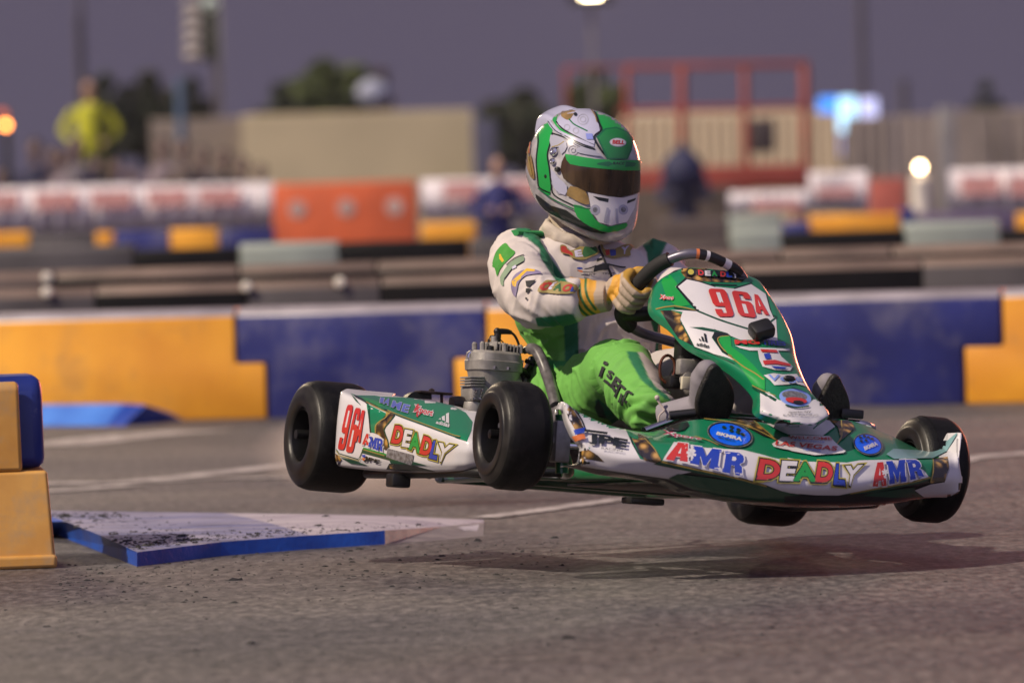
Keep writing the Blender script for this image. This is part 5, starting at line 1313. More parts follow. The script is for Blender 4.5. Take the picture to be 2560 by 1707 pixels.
pr.text('FA', 'adidas', [(585, 1330), (755, 1365), (750, 1415), (580, 1370)], M_dark, 0.03)
pr.cut('sponsor_logo', fair)
pr.text('FT', 'Vega', [(600, 480), (1120, 490), (1120, 610), (610, 600)], M_lblue, 0.02)
pr.cut('sponsor_logo', fair)
pr.poly('FT', [(520, 270), (700, 260), (930, 320), (930, 350), (700, 320), (540, 330)], M_red); pr.poly('FT', [(530, 170), (620, 160), (640, 240), (560, 250)], M_blue)
pr.poly('FT', [(480, 100), (720, 110), (740, 150), (500, 140)], M_red); pr.poly('FT', [(640, 350), (880, 370), (840, 395), (690, 385)], M_blue)
pr.cut('sponsor_logo', fair)
pr.ellipse('FT', (1020, 870), 160, 45, M_red, 0.1); pr.ellipse('FT', (1050, 900), 80, 28, M_dark, 0.1); pr.stroke('FT', [(860, 940), (1020, 975), (1210, 955)], 20, M_dgreen)
pr.text('FT', 'Sparks, NV', [(910, 1040), (1240, 1030), (1240, 1060), (910, 1065)], M_dark, 0.01)
pr.text('FT', 'KART RACING', [(830, 1075), (1350, 1080), (1350, 1105), (830, 1100)], M_grey, 0.0)
pr.build('sponsor_logo', fair)
# small camera box, screws
a = CXp('FA', 1440, 1150, 0.585); R = Matrix.Rotation(0.35, 3, 'X') @ Matrix.Rotation(0.7, 3, 'Y')
MB().box(a + Vector((0.015, 0, 0)), (0.045, 0.058, 0.036), R, bev=0.009).build('camera_mount', M_plastic, kart)
a = CXp('FT', 915, 520, 0.78); MB().sphere(a + Vector((0.004, 0, 0)), (0.008, 0.016, 0.008)).build('fairing_screw', M_plastic, kart)

# ------------------------------------------------------------------ steering wheel
def onplane(crop, x, y, c0, nn): u, v = px(crop, (x, y))[0]; return solve(u, v, lambda p: (p - c0).dot(nn))
Cw = CXp('S', 1712, 752, 0.20); Nw = Vector((-0.62, 0.16, 0.77)).normalized()     # towards the driver
ring = [onplane('K3', x, y, Cw, Nw) for x, y in ((545, 215), (700, 172), (850, 190), (1010, 262), (1090, 320), (1140, 420), (1140, 560), (1080, 700), (940, 820), (800, 880), (660, 880), (500, 842), (330, 790), (215, 720), (170, 650), (215, 560), (300, 420), (400, 300))]
# fit to a true ring: average radius about the centre, keep the plane
cen = sum(ring, Vector()) / len(ring)
sw = MB(); rc = catmull(ring, 6, closed=True)
sw.tube(rc, 0.0128, 14, closed=True).build('steering_wheel', M_steel, kart)
g1 = catmull([onplane('K3', x, y, Cw, Nw) for x, y in ((548, 212), (470, 250), (380, 320), (310, 400), (270, 470))], 6)
MB().tube(g1, 0.0185, 14).build('grip', M_grip, kart)
g2_ = catmull([onplane('K3', x, y, Cw, Nw) for x, y in ((190, 580), (168, 640), (200, 705), (250, 740))], 6)
MB().tube(g2_, 0.0185, 14).build('grip', M_grip, kart)
MB().tube([onplane('K3', 175, 640, Cw, Nw), onplane('K3', 300, 645, Cw, Nw), onplane('K3', 460, 632, Cw, Nw), onplane('K3', 620, 640, Cw, Nw)], 0.019, 12).build('wheel_spoke', M_plastic, kart)
dash = MB()
nrc = len(rc)
for (i0, i1, mi_) in ((8, 9, 2), (9, 11, 0), (11, 12, 1), (12, 16, 0), (16, 18, 1), (18, 24, 0)):
    dash.tube([p + Nw * 0.0 for p in rc[i0:i1 + 1]], 0.0134, 14, mi=mi_)
dash.build('rim_tape', [M_plastic, M_white, M_orange], kart)
# column
MB().tube([Cw - Nw * 0.01, CXp('K3', 740, 980, 0.36), CXp('K3', 770, 1120, 0.46), Vector((0.60, 0.0, 0.12))], 0.0105, 14).build('steering_column', M_steel, kart)
hb = MB(); hb.lathe([(-0.05, 0.022), (-0.02, 0.034), (0.0, 0.045), (0.012, 0.045), (0.016, 0.0)], Cw, Nw, 20); hb.build('steering_hub', M_plastic, kart)
cl = MB(); a = CXp('K3', 690, 900, 0.36)
cl.box(a, (0.05, 0.06, 0.07), bev=0.01); cl.box(a + Vector((0.02, 0.02, -0.05)), (0.03, 0.03, 0.06), bev=0.008); cl.tube([a, CXp('K3', 560, 1190, 0.40)], 0.014); cl.box(CXp('K3', 580, 1180, 0.40), (0.05, 0.045, 0.03), bev=0.008)
cl.build('column_support', M_plastic, kart)
# looped copper coloured cable and the green tank behind it
MB().tube(catmull([CXp('K3', 530, 1190, 0.40), CXp('K3', 478, 1140, 0.40), CXp('K3', 470, 1050, 0.40), CXp('K3', 495, 985, 0.40), CXp('K3', 540, 968, 0.40), CXp('K3', 580, 1010, 0.40), CXp('K3', 585, 1090, 0.40), CXp('K3', 550, 1170, 0.40)], 6), 0.0038, 10).build('cable', M_copper, kart)
tk = MB(); tk.box(Vector((0.36, 0.02, 0.13)), (0.20, 0.20, 0.13), bev=0.03); tk.build('fuel_tank', mat('tank_plastic', (0.32, 0.31, 0.33), rough=0.4, coat=0.3), kart)
cp = MB(); a = CXp('K3', 680, 1060, 0.44); cp.box(a, (0.03, 0.05, 0.04), bev=0.006); cp.lathe([(0, .018), (.02, .018), (.024, 0)], a + Vector((0, 0, -0.03)), (1, 0, 0), 14)
cp.build('tank_cap', M_alu, kart)
MB().box(CXp('K3', 680, 1185, 0.46), (0.012, 0.030, 0.032), bev=0.003).build('tank_label', mat('cream_plastic', (0.6, 0.55, 0.42), rough=0.5), kart)
# pedals
MB().box(CXp('FT', 1860, 1050, 0.63), (0.02, 0.06, 0.022), bev=0.004).build('pedal', M_plastic, kart)
MB().tube([CXp('K4', 640, 215, 0.60), CXp('K4', 780, 200, 0.62)], 0.011).build('pedal', M_plastic, kart)

# ------------------------------------------------------------------ seat
def seat():
    V = []; Fc = []; n = 18; m = 14
    prof = [(-0.02, 0.16, 0.05, 0.17), (-0.10, 0.10, 0.055, 0.185), (-0.20, 0.075, 0.05, 0.19), (-0.30, 0.10, 0.06, 0.185), (-0.36, 0.20, 0.08, 0.18), (-0.39, 0.28, 0.09, 0.165), (-0.41, 0.34, 0.09, 0.14)]
    P = catmull([Vector((a, b, 0)) for a, b, c, d in prof], 4); Q = catmull([Vector((c, d, 0)) for a, b, c, d in prof], 4)
    rows = []
    for i, (p, q) in enumerate(zip(P, Q)):
        t = i / (len(P) - 1); row = []
        tang = (P[min(i + 1, len(P) - 1)] - P[max(i - 1, 0)]).normalized(); nn = Vector((-tang.y, 0, tang.x)) * (-1)
        nn = Vector((tang.y, 0, -tang.x)) if tang.y > 0.2 else Vector((0, 0, 1)); nn = Vector((abs(nn.x), 0, abs(nn.z))).normalized()
        wall_ = 0.16 if 0.25 < t < 0.8 else 0.08 + 0.08 * math.sin(math.pi * t)
        for k in range(n + 1):
            s_ = -1 + 2 * k / n; y = math.copysign(min(1, abs(s_) * 1.35), s_) * q.y; up = max(0, abs(s_) - 0.62) / 0.38
            row.append(Vector((p.x, y - 0.03, p.y)) + nn * (wall_ * up ** 1.2) + Vector((0, math.copysign(0.012, s_) * up, 0)))
        rows.append(row)
    nR = len(rows); V = [v for r in rows for v in r]; w_ = n + 1
    Fc = [(i * w_ + k, i * w_ + k + 1, (i + 1) * w_ + k + 1, (i + 1) * w_ + k) for i in range(nR - 1) for k in range(n)]
    o = mesh_obj('seat', V, Fc, M_seat, kart); fix_normals(o); solidify(o, 0.006, 0); return o
seat()
# visible right-hand seat lip
lipc = catmull([CXp('EN', 1250, 500, -0.24), CXp('EN', 1330, 470, -0.22), CXp('EN', 1440, 500, -0.19), CXp('EN', 1540, 680, -0.16), CXp('EN', 1620, 900, -0.13), CXp('EN', 1700, 1150, -0.08), CXp('EN', 1760, 1400, -0.04)], 6)
MB().tube(lipc, [0.009] * 7 + [0.015] * (len(lipc) - 7), 12).build('seat_edge', M_seat, kart)
MB().tube([CXp('EN', 1380, 640, -0.26), CXp('EN', 1290, 820, -0.30), CXp('EN', 1200, 1000, -0.33)], [0.010, 0.010, 0.009], 12).build('seat_strut', M_chrome, kart)
cb = MB(); cb.sphere(CXp('EN', 1370, 660, -0.25), 0.012); cb.tube([CXp('EN', 1270, 665, -0.26), CXp('EN', 1420, 720, -0.24)], 0.006)
MB().lathe([(0, .008), (.02, .008), (.022, 0)], CXp('EN', 1480, 980, -0.24), (1, 0, 0), 10).build('seat_bolt', M_steel, kart)
cb.build('strut_clamp', M_plastic, kart)

# ------------------------------------------------------------------ engine
EX = -0.26
def E(x, y, X=EX): return CXp('EN', x, y, X)
u_ax = (E(760, 600) - E(780, 1100)).normalized()
cb0 = E(755, 900); eng = MB()
r0 = (E(1150, 780) - E(345, 700)).length / 2
ctr = (E(1150, 780) + E(345, 700)) / 2; up_ = Vector((0.02, -0.06, 1)).normalized()
def oct_section(c, rx, ry, n=32, p=3.2):
    return [c + Vector((ry * math.copysign(abs(math.cos(t)) ** (2 / p), math.cos(t)), rx * math.copysign(abs(math.sin(t)) ** (2 / p), math.sin(t)), 0)) for t in [2 * math.pi * k / n for k in range(n)]]
def stack(mb, levels, mi=0):
    n = 32; v = []; f = []
    for (dz, sc_) in levels: v += [ctr + up_ * dz + (p - ctr) for p in oct_section(ctr, r0 * sc_, r0 * sc_ * 0.95)]
    for i in range(len(levels) - 1):
        for k in range(n): f.append((i * n + k, i * n + (k + 1) % n, (i + 1) * n + (k + 1) % n, (i + 1) * n + k))
    f.append(tuple(range(n))); f.append(tuple((len(levels) - 1) * n + k for k in range(n))); mb.add(v, f, mi)
stack(eng, [(-0.10, 0.80), (-0.034, 0.88), (-0.017, 0.93), (-0.015, 1.0), (0.008, 1.02), (0.010, 0.99), (0.028, 0.95), (0.034, 0.86), (0.036, 0.5)])
stack(eng, [(-0.14, 0.60), (-0.10, 0.66)])
eng.build('engine_cylinder', M_alu, kart, angle=28)
hd_ = MB(); topc = ctr + up_ * 0.036
for k in range(7):
    p = topc + Vector((0.0, -0.008 + k * 0.0095, 0.010 - k * 0.001)); hd_.box(p, (0.075, 0.0035, 0.026), bev=0.001)
hd_.lathe([(0, 0.020), (0.016, 0.019), (0.020, 0.010), (0.034, 0.009), (0.034, 0)], topc + Vector((0, 0.0, 0.004)), up_, 18)
for (dx, dy) in ((0.035, -0.046), (0.02, -0.028), (-0.02, -0.045), (0.03, 0.06), (-0.03, 0.05), (0.045, 0.01)):
    hd_.lathe([(0, 0.007), (0.018, 0.007), (0.022, 0.003), (0.022, 0)], topc + Vector((dx, dy, -0.002)), up_, 8)
hd_.build('cylinder_head', M_alu, kart)
MB().lathe([(0, .010), (.03, .009), (.032, 0)], E(690, 620, EX + 0.04), up_, 12).build('rubber_plug', M_plastic, kart)
sc_ = MB(); sc_.tube([E(800, 410), E(805, 300), E(815, 195)], [0.0085, 0.0095, 0.0088], 12); sc_.tube([E(790, 190), E(900, 185), E(975, 190), E(1035, 205)], [0.0085, 0.0075, 0.0070, 0.005], 12); sc_.sphere(E(805, 185), 0.0095)
sc_.build('spark_plug_cap', M_plastic, kart)
MB().tube(catmull([E(1030, 200), E(1100, 270), E(1155, 400), E(1172, 550), E(1160, 700), E(1180, 850), E(1200, 950)], 6), 0.0035, 8).build('ignition_lead', M_plastic, kart)
MB().tube(catmull([E(860, 320), E(930, 400), E(990, 490), E(1030, 550)], 4), 0.0016, 6).tube(catmull([E(760, 258), E(700, 260), E(665, 330)], 4), 0.0016, 6).tube([E(668, 310), E(665, 420)], [0.003, 0.0045], 8).build('sensor_wire', M_plastic, kart)
MB().tube(catmull([E(345, 660), E(335, 580), E(380, 520), E(470, 500)], 4), 0.0042, 8).build('water_pipe', M_chrome, kart)
ex = MB()
for k, y in enumerate((940, 985, 1030, 1075)):
    a = E(400, y, EX + 0.03); ex.box(a, (0.07, 0.040, 0.0042), Matrix.Rotation(0.05, 3, 'X'), bev=0.001)
ex.box(E(430, 1010, EX + 0.02), (0.06, 0.030, 0.026), bev=0.003)
ex.build('exhaust_flange', M_alu, kart)
cr_ = MB(); cr_.box(E(430, 1200, EX + 0.02), (0.08, 0.045, 0.040), Matrix.Rotation(0.1, 3, 'X'), bev=0.006); cr_.tube([E(400, 1110, EX + 0.05), E(375, 1290, EX + 0.05)], 0.003, 6); cr_.tube([E(560, 1140, EX + 0.05), E(500, 1290, EX + 0.05)], 0.003, 6)
cr_.lathe([(0, 0.024), (0.012, 0.026), (0.03, 0.024), (0.032, 0)], E(420, 1340, EX + 0.03), (0, 0, -1), 18); cr_.box(E(760, 1250, EX - 0.01), (0.12, 0.11, 0.10), bev=0.015)
cr_.build('crankcase', M_alu, kart)
MB().tube(catmull([E(60, 1380, EX), E(200, 1370, EX), E(330, 1420, EX), E(450, 1560, EX)], 5), 0.020, 12).build('exhaust_pipe', mat('dark_exhaust', (0.035, 0.03, 0.035), rough=0.35, metal=0.8), kart)
# more of what crowds the engine: hoses, springs, clamps and carburettor
MB().tube(catmull([E(1130, 760, EX + 0.05), E(1230, 830, EX + 0.03), E(1330, 920, EX), E(1430, 1000, EX - 0.02)], 5), 0.0075, 10).build('water_hose', M_plastic, kart)
MB().tube(catmull([E(500, 1180, EX - 0.03), E(380, 1240, EX - 0.05), E(300, 1340, EX - 0.07), E(180, 1360, EX - 0.07)], 5), 0.0045, 8).build('fuel_hose', mat('amber_hose', (0.20, 0.10, 0.03), rough=0.3, coat=0.4), kart)
for k in range(2):
    a = E(470 + k * 90, 1120, EX + 0.06); b = E(430 + k * 90, 1300, EX + 0.06); pts = []
    for i in range(60):
        t = i / 59; th = t * 2 * math.pi * 9; ax_ = (b - a).normalized(); o1 = ax_.orthogonal().normalized(); o2 = ax_.cross(o1)
        pts.append(a.lerp(b, t) + (o1 * math.cos(th) + o2 * math.sin(th)) * 0.004)
    MB().tube(pts, 0.0011, 5).build('exhaust_spring', M_chrome, kart)
cbx = MB(); cbx.box(E(980, 1060, EX - 0.02), (0.06, 0.05, 0.05), bev=0.006); cbx.build('carburettor', M_alu, kart)
for k in range(5):
    p = ctr + up_ * -0.012 + Vector((r0 * 0.98 * math.cos(-0.9 + k * 0.55), r0 * 0.98 * math.sin(-0.9 + k * 0.55), 0))
    MB().lathe([(0, .005), (.006, .005), (.008, .002), (.008, 0)], p, up_, 6).build('bolt', M_steel, kart)
# rear bumper
MB().tube(catmull([(-0.62, -0.30, 0.07), (-0.74, -0.34, 0.10), (-0.76, 0, 0.10), (-0.74, 0.34, 0.10), (-0.62, 0.30, 0.07)], 6), 0.014).build('rear_bumper', M_plastic, kart)

# ================================================================== THE DRIVER
driver = empty('person', mw=KM)
tag(driver, 'racing driver in green and white suit and helmet seated in the kart gripping the wheel', 'person')
def J(u, v, X, r): return (LX(u, v, X), r)
TORSO = [(1478, 1005, -0.20, 0.165, 0.125), (1486, 950, -0.24, 0.160, 0.125), (1490, 890, -0.265, 0.160, 0.125), (1470, 820, -0.27, 0.184, 0.135), (1466, 745, -0.265, 0.192, 0.140), (1464, 680, -0.26, 0.205, 0.135), (1462, 638, -0.255, 0.178, 0.115), (1452, 606, -0.255, 0.120, 0.09), (1440, 575, -0.25, 0.075, 0.07)]
LIMBS = {
    1: [J(1300, 648, -0.25, 0.074), J(1304, 698, -0.14, 0.077), J(1340, 748, -0.01, 0.066), J(1400, 755, 0.05, 0.053), J(1450, 752, 0.09, 0.047)],
    2: [J(1640, 668, -0.22, 0.068), J(1678, 722, -0.12, 0.058), J(1735, 778, -0.02, 0.054), J(1790, 800, 0.05, 0.048), J(1822, 800, 0.10, 0.042)],
    3: [J(1438, 1004, -0.20, 0.100), J(1494, 968, -0.03, 0.088), J(1552, 928, 0.14, 0.072), J(1594, 988, 0.31, 0.066), J(1638, 1045, 0.45, 0.052)],
    4: [J(1585, 1000, -0.20, 0.105), J(1700, 960, -0.02, 0.09), J(1792, 922, 0.14, 0.072), J(1838, 968, 0.30, 0.060), J(1880, 1030, 0.46, 0.052)]}
body = MB()
def ellstack(mb, secs, n=36, p=2.3):
    v = []; f = []
    C3 = catmull([LX(u, v_, X) for u, v_, X, a, b in secs], 4); W3 = catmull([Vector((a, b, 0)) for u, v_, X, a, b in secs], 4)
    for c, w_ in zip(C3, W3):
        for k in range(n):
            t = 2 * math.pi * k / n
            v.append(c + Vector((w_.y * math.copysign(abs(math.cos(t)) ** (2 / p), math.cos(t)), w_.x * math.copysign(abs(math.sin(t)) ** (2 / p), math.sin(t)), 0)))
    m = len(C3)
    for i in range(m - 1):
        for k in range(n): f.append((i * n + k, i * n + (k + 1) % n, (i + 1) * n + (k + 1) % n, (i + 1) * n + k))
    f.append(tuple(range(n))[::-1]); f.append(tuple((m - 1) * n + k for k in range(n))); mb.add(v, f)
ellstack(body, TORSO)
for k, J_ in LIMBS.items():
    P = catmull([p for p, r in J_], 6); Rr = [v.x for v in catmull([Vector((r, 0, 0)) for p, r in J_], 6)]
    body.tube(P, Rr, 24); body.sphere(J_[0][0], J_[0][1] * 1.0); body.sphere(J_[2][0], J_[2][1] * 1.02)
tp = [LX(u, v, X) for u, v, X, a, b in TORSO]
body.sphere(tp[0], (0.15, 0.17, 0.11))
bo_ = body.build('body', [], driver, fix=True)
def remesh(o, vox, smooth_it):
    m = o.modifiers.new('r', 'REMESH'); m.mode = 'VOXEL'; m.voxel_size = vox; m.use_smooth_shade = True
    s_ = o.modifiers.new('s', 'SMOOTH'); s_.factor = 0.5; s_.iterations = smooth_it
    apply_mods(o); o.data.polygons.foreach_set('use_smooth', [True] * len(o.data.polygons)); return o
remesh(bo_, 0.0045, 9)
me = bo_.data; N = len(me.vertices); co = np.empty(N * 3, np.float32); me.vertices.foreach_get('co', co); co = co.reshape(-1, 3).astype(float)
nr = np.empty(N * 3, np.float32); me.vertices.foreach_get('normal', nr); nr = nr.reshape(-1, 3).astype(float)
KMn = np.array(KM); RTn, UPn, FWn = np.array(RT), np.array(UP), np.array(FW)
def proj_np(c):
    wpt = c @ KMn[:3, :3].T + KMn[:3, 3] - np.array(CAM); z = wpt @ FWn
    return np.stack([CX + F_PX * (wpt @ RTn) / z, CY - F_PX * (wpt @ UPn) / z], -1)
# which limb a vertex belongs to, and the direction of that limb there
best = np.full(N, 1e9); lab = np.zeros(N, int); axis = np.tile(np.array([0, 0, 1.0]), (N, 1)); tloc = np.zeros(N); jd = np.full(N, 1.0)
def consider(pts, rad, k):
    global best
    n = len(pts)
    for i in range(n - 1):
        a = np.array(pts[i]); b = np.array(pts[i + 1]); ab = b - a; t = np.clip(((co - a) @ ab) / (ab @ ab), 0, 1)
        d = np.linalg.norm(co - a - t[:, None] * ab, axis=1) / (rad[i] + (rad[i + 1] - rad[i]) * t)
        if k == 0: d = d * 1.0
        m = d < best; best[m] = d[m]; lab[m] = k; axis[m] = ab / np.linalg.norm(ab); tloc[m] = (i + t[m]) / (n - 1)
consider(tp, [(a + b) / 2 * 1.08 for u, v, X, a, b in TORSO], 0)
for k, J_ in LIMBS.items(): consider([p for p, r in J_], [r for p, r in J_], k)
def vnoise(P, seed=0):
    """cheap smooth value noise, vectorised"""
    Pi = np.floor(P).astype(np.int64); Pf = P - Pi; Pf = Pf * Pf * (3 - 2 * Pf); r = 0
    def hsh(i, j, k):
        h = (i * 374761393 + j * 668265263 + k * 2147483647 + seed * 144665) & 0xffffffff
        h = ((h ^ (h >> 13)) * 1274126177) & 0xffffffff
        return ((h ^ (h >> 16)) & 0xffff) / 65535.0
    for dx in (0, 1):
        for dy in (0, 1):
            for dz in (0, 1):
                w_ = (Pf[:, 0] if dx else 1 - Pf[:, 0]) * (Pf[:, 1] if dy else 1 - Pf[:, 1]) * (Pf[:, 2] if dz else 1 - Pf[:, 2])
                r = r + w_ * hsh(Pi[:, 0] + dx, Pi[:, 1] + dy, Pi[:, 2] + dz)
    return r * 2 - 1
al = (co * axis).sum(1); rad_ = co - axis * al[:, None]
def fold(freq_al, freq_rad, seed, warp=0.0):
    wv = vnoise(co * 7.0, seed + 5) * warp
    q = np.stack([al * freq_al + wv, rad_[:, 0] * freq_rad + rad_[:, 2] * freq_rad * 0.6, rad_[:, 1] * freq_rad + rad_[:, 2] * freq_rad * 0.6], -1)
    n = vnoise(q, seed); return 1 - np.abs(n) * 2
jmask = np.ones(N) * 0.55
for k, J_ in LIMBS.items():
    for idx, amt, sg in ((2, 1.0, 0.085), (0, 0.8, 0.10), (4, 0.7, 0.07)):
        d = np.linalg.norm(co - np.array(J_[idx][0]), axis=1); jmask += (lab == k) * amt * np.exp(-(d / sg) ** 2)
h = (fold(18, 7, 1, 3.2) * 0.0075 + fold(38, 12, 2, 3.0) * 0.0030) * np.clip(jmask, 0, 1.6)
hT = fold(8, 20, 3, 2.4) * 0.0070 + fold(14, 40, 4, 3.0) * 0.0030
low = np.clip((0.50 - tloc) / 0.3, 0, 1)
h = np.where(lab == 0, hT * (0.35 + 1.3 * low), h)
h = np.where(lab == 3, (np.clip(fold(15, 8, 11, 4.0), -0.4, 1) * 0.0125 + fold(30, 14, 12, 3.5) * 0.0045) * np.clip(0.6 + jmask * 0.4, 0, 1.2) - 0.003, h)
for J_ in LIMBS.values(): pass
co2 = co + nr * h[:, None]
me.vertices.foreach_set('co', co2.astype(np.float32).ravel()); me.update()
uv = proj_np(co2)
def poly_sd(P, uv_):
    """signed distance (px) to polygon, positive inside"""
    P = np.array(P, float); x, y = uv_[:, 0], uv_[:, 1]; ins = np.zeros(len(x), bool); dmin = np.full(len(x), 1e9); n = len(P)
    for i in range(n):
        x0_, y0_ = P[i]; x1_, y1_ = P[(i + 1) % n]
        c = ((y0_ > y) != (y1_ > y)) & (x < (x1_ - x0_) * (y - y0_) / ((y1_ - y0_) or 1e-9) + x0_); ins ^= c
        dx, dy = x1_ - x0_, y1_ - y0_; L2_ = dx * dx + dy * dy or 1e-9; t = np.clip(((x - x0_) * dx + (y - y0_) * dy) / L2_, 0, 1)
        dmin = np.minimum(dmin, np.hypot(x - x0_ - t * dx, y - y0_ - t * dy))
    return np.where(ins, dmin, -dmin)
def line_d(P, uv_):
    P = np.array(P, float); d = np.full(len(uv_), 1e9)
    for i in range(len(P) - 1):
        a, b = P[i], P[i + 1]; ab = b - a; t = np.clip(((uv_ - a) @ ab) / (ab @ ab), 0, 1); d = np.minimum(d, np.linalg.norm(uv_ - a - t[:, None] * ab, axis=1))
    return d
class VPaint:
    def __init__(s, o, uv_, base): s.o = o; s.uv = uv_; s.c = np.tile(np.array([*base, 1.0]), (len(uv_), 1))
    def _mix(s, al_, rgb): s.c[:, :3] = s.c[:, :3] * (1 - al_[:, None]) + np.array(rgb) * al_[:, None]
    def mask(s, m, rgb): s._mix(m.astype(float), rgb)
    def poly(s, crop, pts, rgb, mask=None, soft=3.0):
        a = np.clip(0.5 + poly_sd(px(crop, *pts), s.uv) / soft, 0, 1); s._mix(a if mask is None else a * mask, rgb)
    def line(s, crop, pts, w_, rgb, mask=None, soft=2.5):
        P = [(q.x, q.y) for q in catmull([Vector((a, b, 0)) for a, b in px(crop, *pts)], 5)]
        a = np.clip(0.5 + (w_ / CROPS[crop][2] / 2 - line_d(P, s.uv)) / soft, 0, 1); s._mix(a if mask is None else a * mask, rgb)
    def done(s):
        at_ = s.o.data.color_attributes.new('Cloth', 'FLOAT_COLOR', 'POINT'); at_.data.foreach_set('color', s.c.astype(np.float32).ravel())
def cloth_mat(name, rough=0.75, bscale=900, bump=0.25, sheen=0.03):
    m = bpy.data.materials.new(name); m.use_nodes = True; n = m.node_tree; b = n.nodes['Principled BSDF']
    a = n.nodes.new('ShaderNodeAttribute'); a.attribute_name = 'Cloth'
    tc = n.nodes.new('ShaderNodeTexCoord'); nz = n.nodes.new('ShaderNodeTexNoise'); nz.inputs['Scale'].default_value = 14; nz.inputs['Detail'].default_value = 6
    n.links.new(tc.outputs['Object'], nz.inputs[0])
    mr = n.nodes.new('ShaderNodeMapRange'); mr.inputs['To Min'].default_value = 0.80; mr.inputs['To Max'].default_value = 1.12; n.links.new(nz.outputs['Fac'], mr.inputs[0])
    mx = n.nodes.new('ShaderNodeMix'); mx.data_type = 'RGBA'; mx.blend_type = 'MULTIPLY'; mx.inputs[0].default_value = 1
    n.links.new(a.outputs['Color'], mx.inputs[6]); n.links.new(mr.outputs[0], mx.inputs[7]); n.links.new(mx.outputs[2], b.inputs['Base Color'])
    b.inputs['Roughness'].default_value = rough; b.inputs['Sheen Weight'].default_value = sheen
    w_ = n.nodes.new('ShaderNodeTexNoise'); w_.inputs['Scale'].default_value = bscale; n.links.new(tc.outputs['Object'], w_.inputs[0])
    bp = n.nodes.new('ShaderNodeBump'); bp.inputs['Strength'].default_value = bump; bp.inputs['Distance'].default_value = 0.002
    n.links.new(w_.outputs['Fac'], bp.inputs['Height']); n.links.new(bp.outputs[0], b.inputs['Normal']); return m
M_suit = cloth_mat('race_suit_cloth'); M_glove = cloth_mat('glove_leather', 0.6, 600, 0.3, 0.02)
me.materials.clear(); me.materials.append(M_suit)
CREAM = (0.56, 0.50, 0.47); DG = (0.008, 0.135, 0.055); BG = (0.13, 0.38, 0.06); GREY = (0.36, 0.33, 0.35)
vp = VPaint(bo_, uv, CREAM)
tor = (lab == 0).astype(float); ra = (lab == 1).astype(float); la = (lab == 2).astype(float); rl = (lab == 3).astype(float); ll = (lab == 4).astype(float)
vp.mask(lab == 3, BG); vp.mask(lab == 4, (0.46, 0.42, 0.41))
vp.poly('K5', [(60, 560), (330, 640), (440, 790), (740, 790), (748, 1150), (640, 1200), (640, 1600), (400, 1600), (60, 900)], BG, tor)
vp.poly('K5', [(640, 780), (745, 780), (750, 1140), (690, 1180), (650, 1140), (650, 1000)], DG, tor)
vp.poly('K5', [(520, 1060), (750, 1080), (748, 1140), (620, 1100), (560, 1130)], (0.03, 0.25, 0.06), tor)
vp.poly('K5', [(60, 300), (170, 320), (140, 480), (200, 640), (330, 700), (200, 640), (60, 600)], DG, tor)
vp.poly('K5', [(290, 175), (330, 95), (450, 120), (500, 170), (480, 230), (560, 360), (670, 520), (600, 530), (480, 350), (470, 280), (380, 210)], DG, np.clip(tor + ra, 0, 1))
vp.poly('K5', [(440, 768), (705, 738), (740, 800), (700, 840), (460, 830)], DG, ra)
vp.poly('K5', [(1010, 150), (1060, 90), (1200, 130), (1330, 215), (1370, 235), (1325, 330), (1310, 450), (1240, 440), (1222, 310), (1150, 190)], DG)
vp.poly('K5', [(1215, 400), (1330, 400), (1330, 1090), (1270, 1090), (1290, 920), (1240, 760)], DG, tor)
vp.poly('K5', [(1225, 560), (1290, 540), (1300, 700), (1240, 700)], BG, tor)
vp.poly('L', [(620, -20), (820, 0), (900, 180), (1010, 440), (1140, 620), (1330, 760), (1560, 1000), (1500, 960), (1300, 840), (1180, 740), (1000, 600), (860, 480), (740, 260), (660, 120)], DG, rl)
vp.poly('L', [(820, 0), (900, 0), (1180, 300), (1240, 600), (1700, 1000), (1600, 1060), (1330, 760), (1140, 620), (1010, 440), (900, 180)], (0.42, 0.36, 0.33), rl)
vp.poly('L', [(60, 860), (120, 830), (260, 950), (420, 1150), (520, 1330), (440, 1330), (200, 1140), (70, 1060)], DG, rl)
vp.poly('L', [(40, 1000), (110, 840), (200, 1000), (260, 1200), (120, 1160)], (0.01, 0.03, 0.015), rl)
vp.done()
S_body = Surf(bo_)
M_pg = mat('patch_green', (0.05, 0.28, 0.03), rough=0.7, var=0.1); M_pgg = mat('patch_pale_green', (0.20, 0.28, 0.18), rough=0.7); M_py = mat('patch_yellow', (0.70, 0.42, 0.03), rough=0.6)
M_pr = mat('patch_red', (0.40, 0.03, 0.02), rough=0.6); M_pb = mat('patch_black', (0.012, 0.012, 0.014), rough=0.7); M_pbl = mat('patch_blue', (0.03, 0.05, 0.30), rough=0.6)
M_pm = mat('patch_mauve', (0.22, 0.18, 0.30), rough=0.7); M_pw = mat('patch_white', (0.50, 0.47, 0.60), rough=0.7); M_pgold = mat('patch_gold', (0.26, 0.20, 0.06), rough=0.6); M_pdg = mat('patch_dark_green', (0.02, 0.10, 0.03), rough=0.7)
pr = Print(S_body, grid=3.2, base=0.0020, step=0.0002)
pr.poly('AR', [(310, 205), (400, 300), (485, 385), (330, 540), (220, 680), (175, 790), (130, 650), (85, 610), (120, 440), (180, 320)], M_pg, smooth=3)
pr.poly('AR', [(205, 405), (235, 405), (300, 520), (265, 550), (210, 480)], M_py)
pr.cut('sleeve_patch', bo_)
pr.poly('AR', [(620, 440), (640, 540), (480, 640), (300, 840), (290, 960), (240, 930), (235, 800), (330, 640), (450, 520)], M_pgg, smooth=3)
pr.stroke('AR', [(330, 600), (480, 480), (640, 420)], 16, M_pb); pr.stroke('AR', [(300, 840), (450, 660), (640, 540)], 12, M_pb)
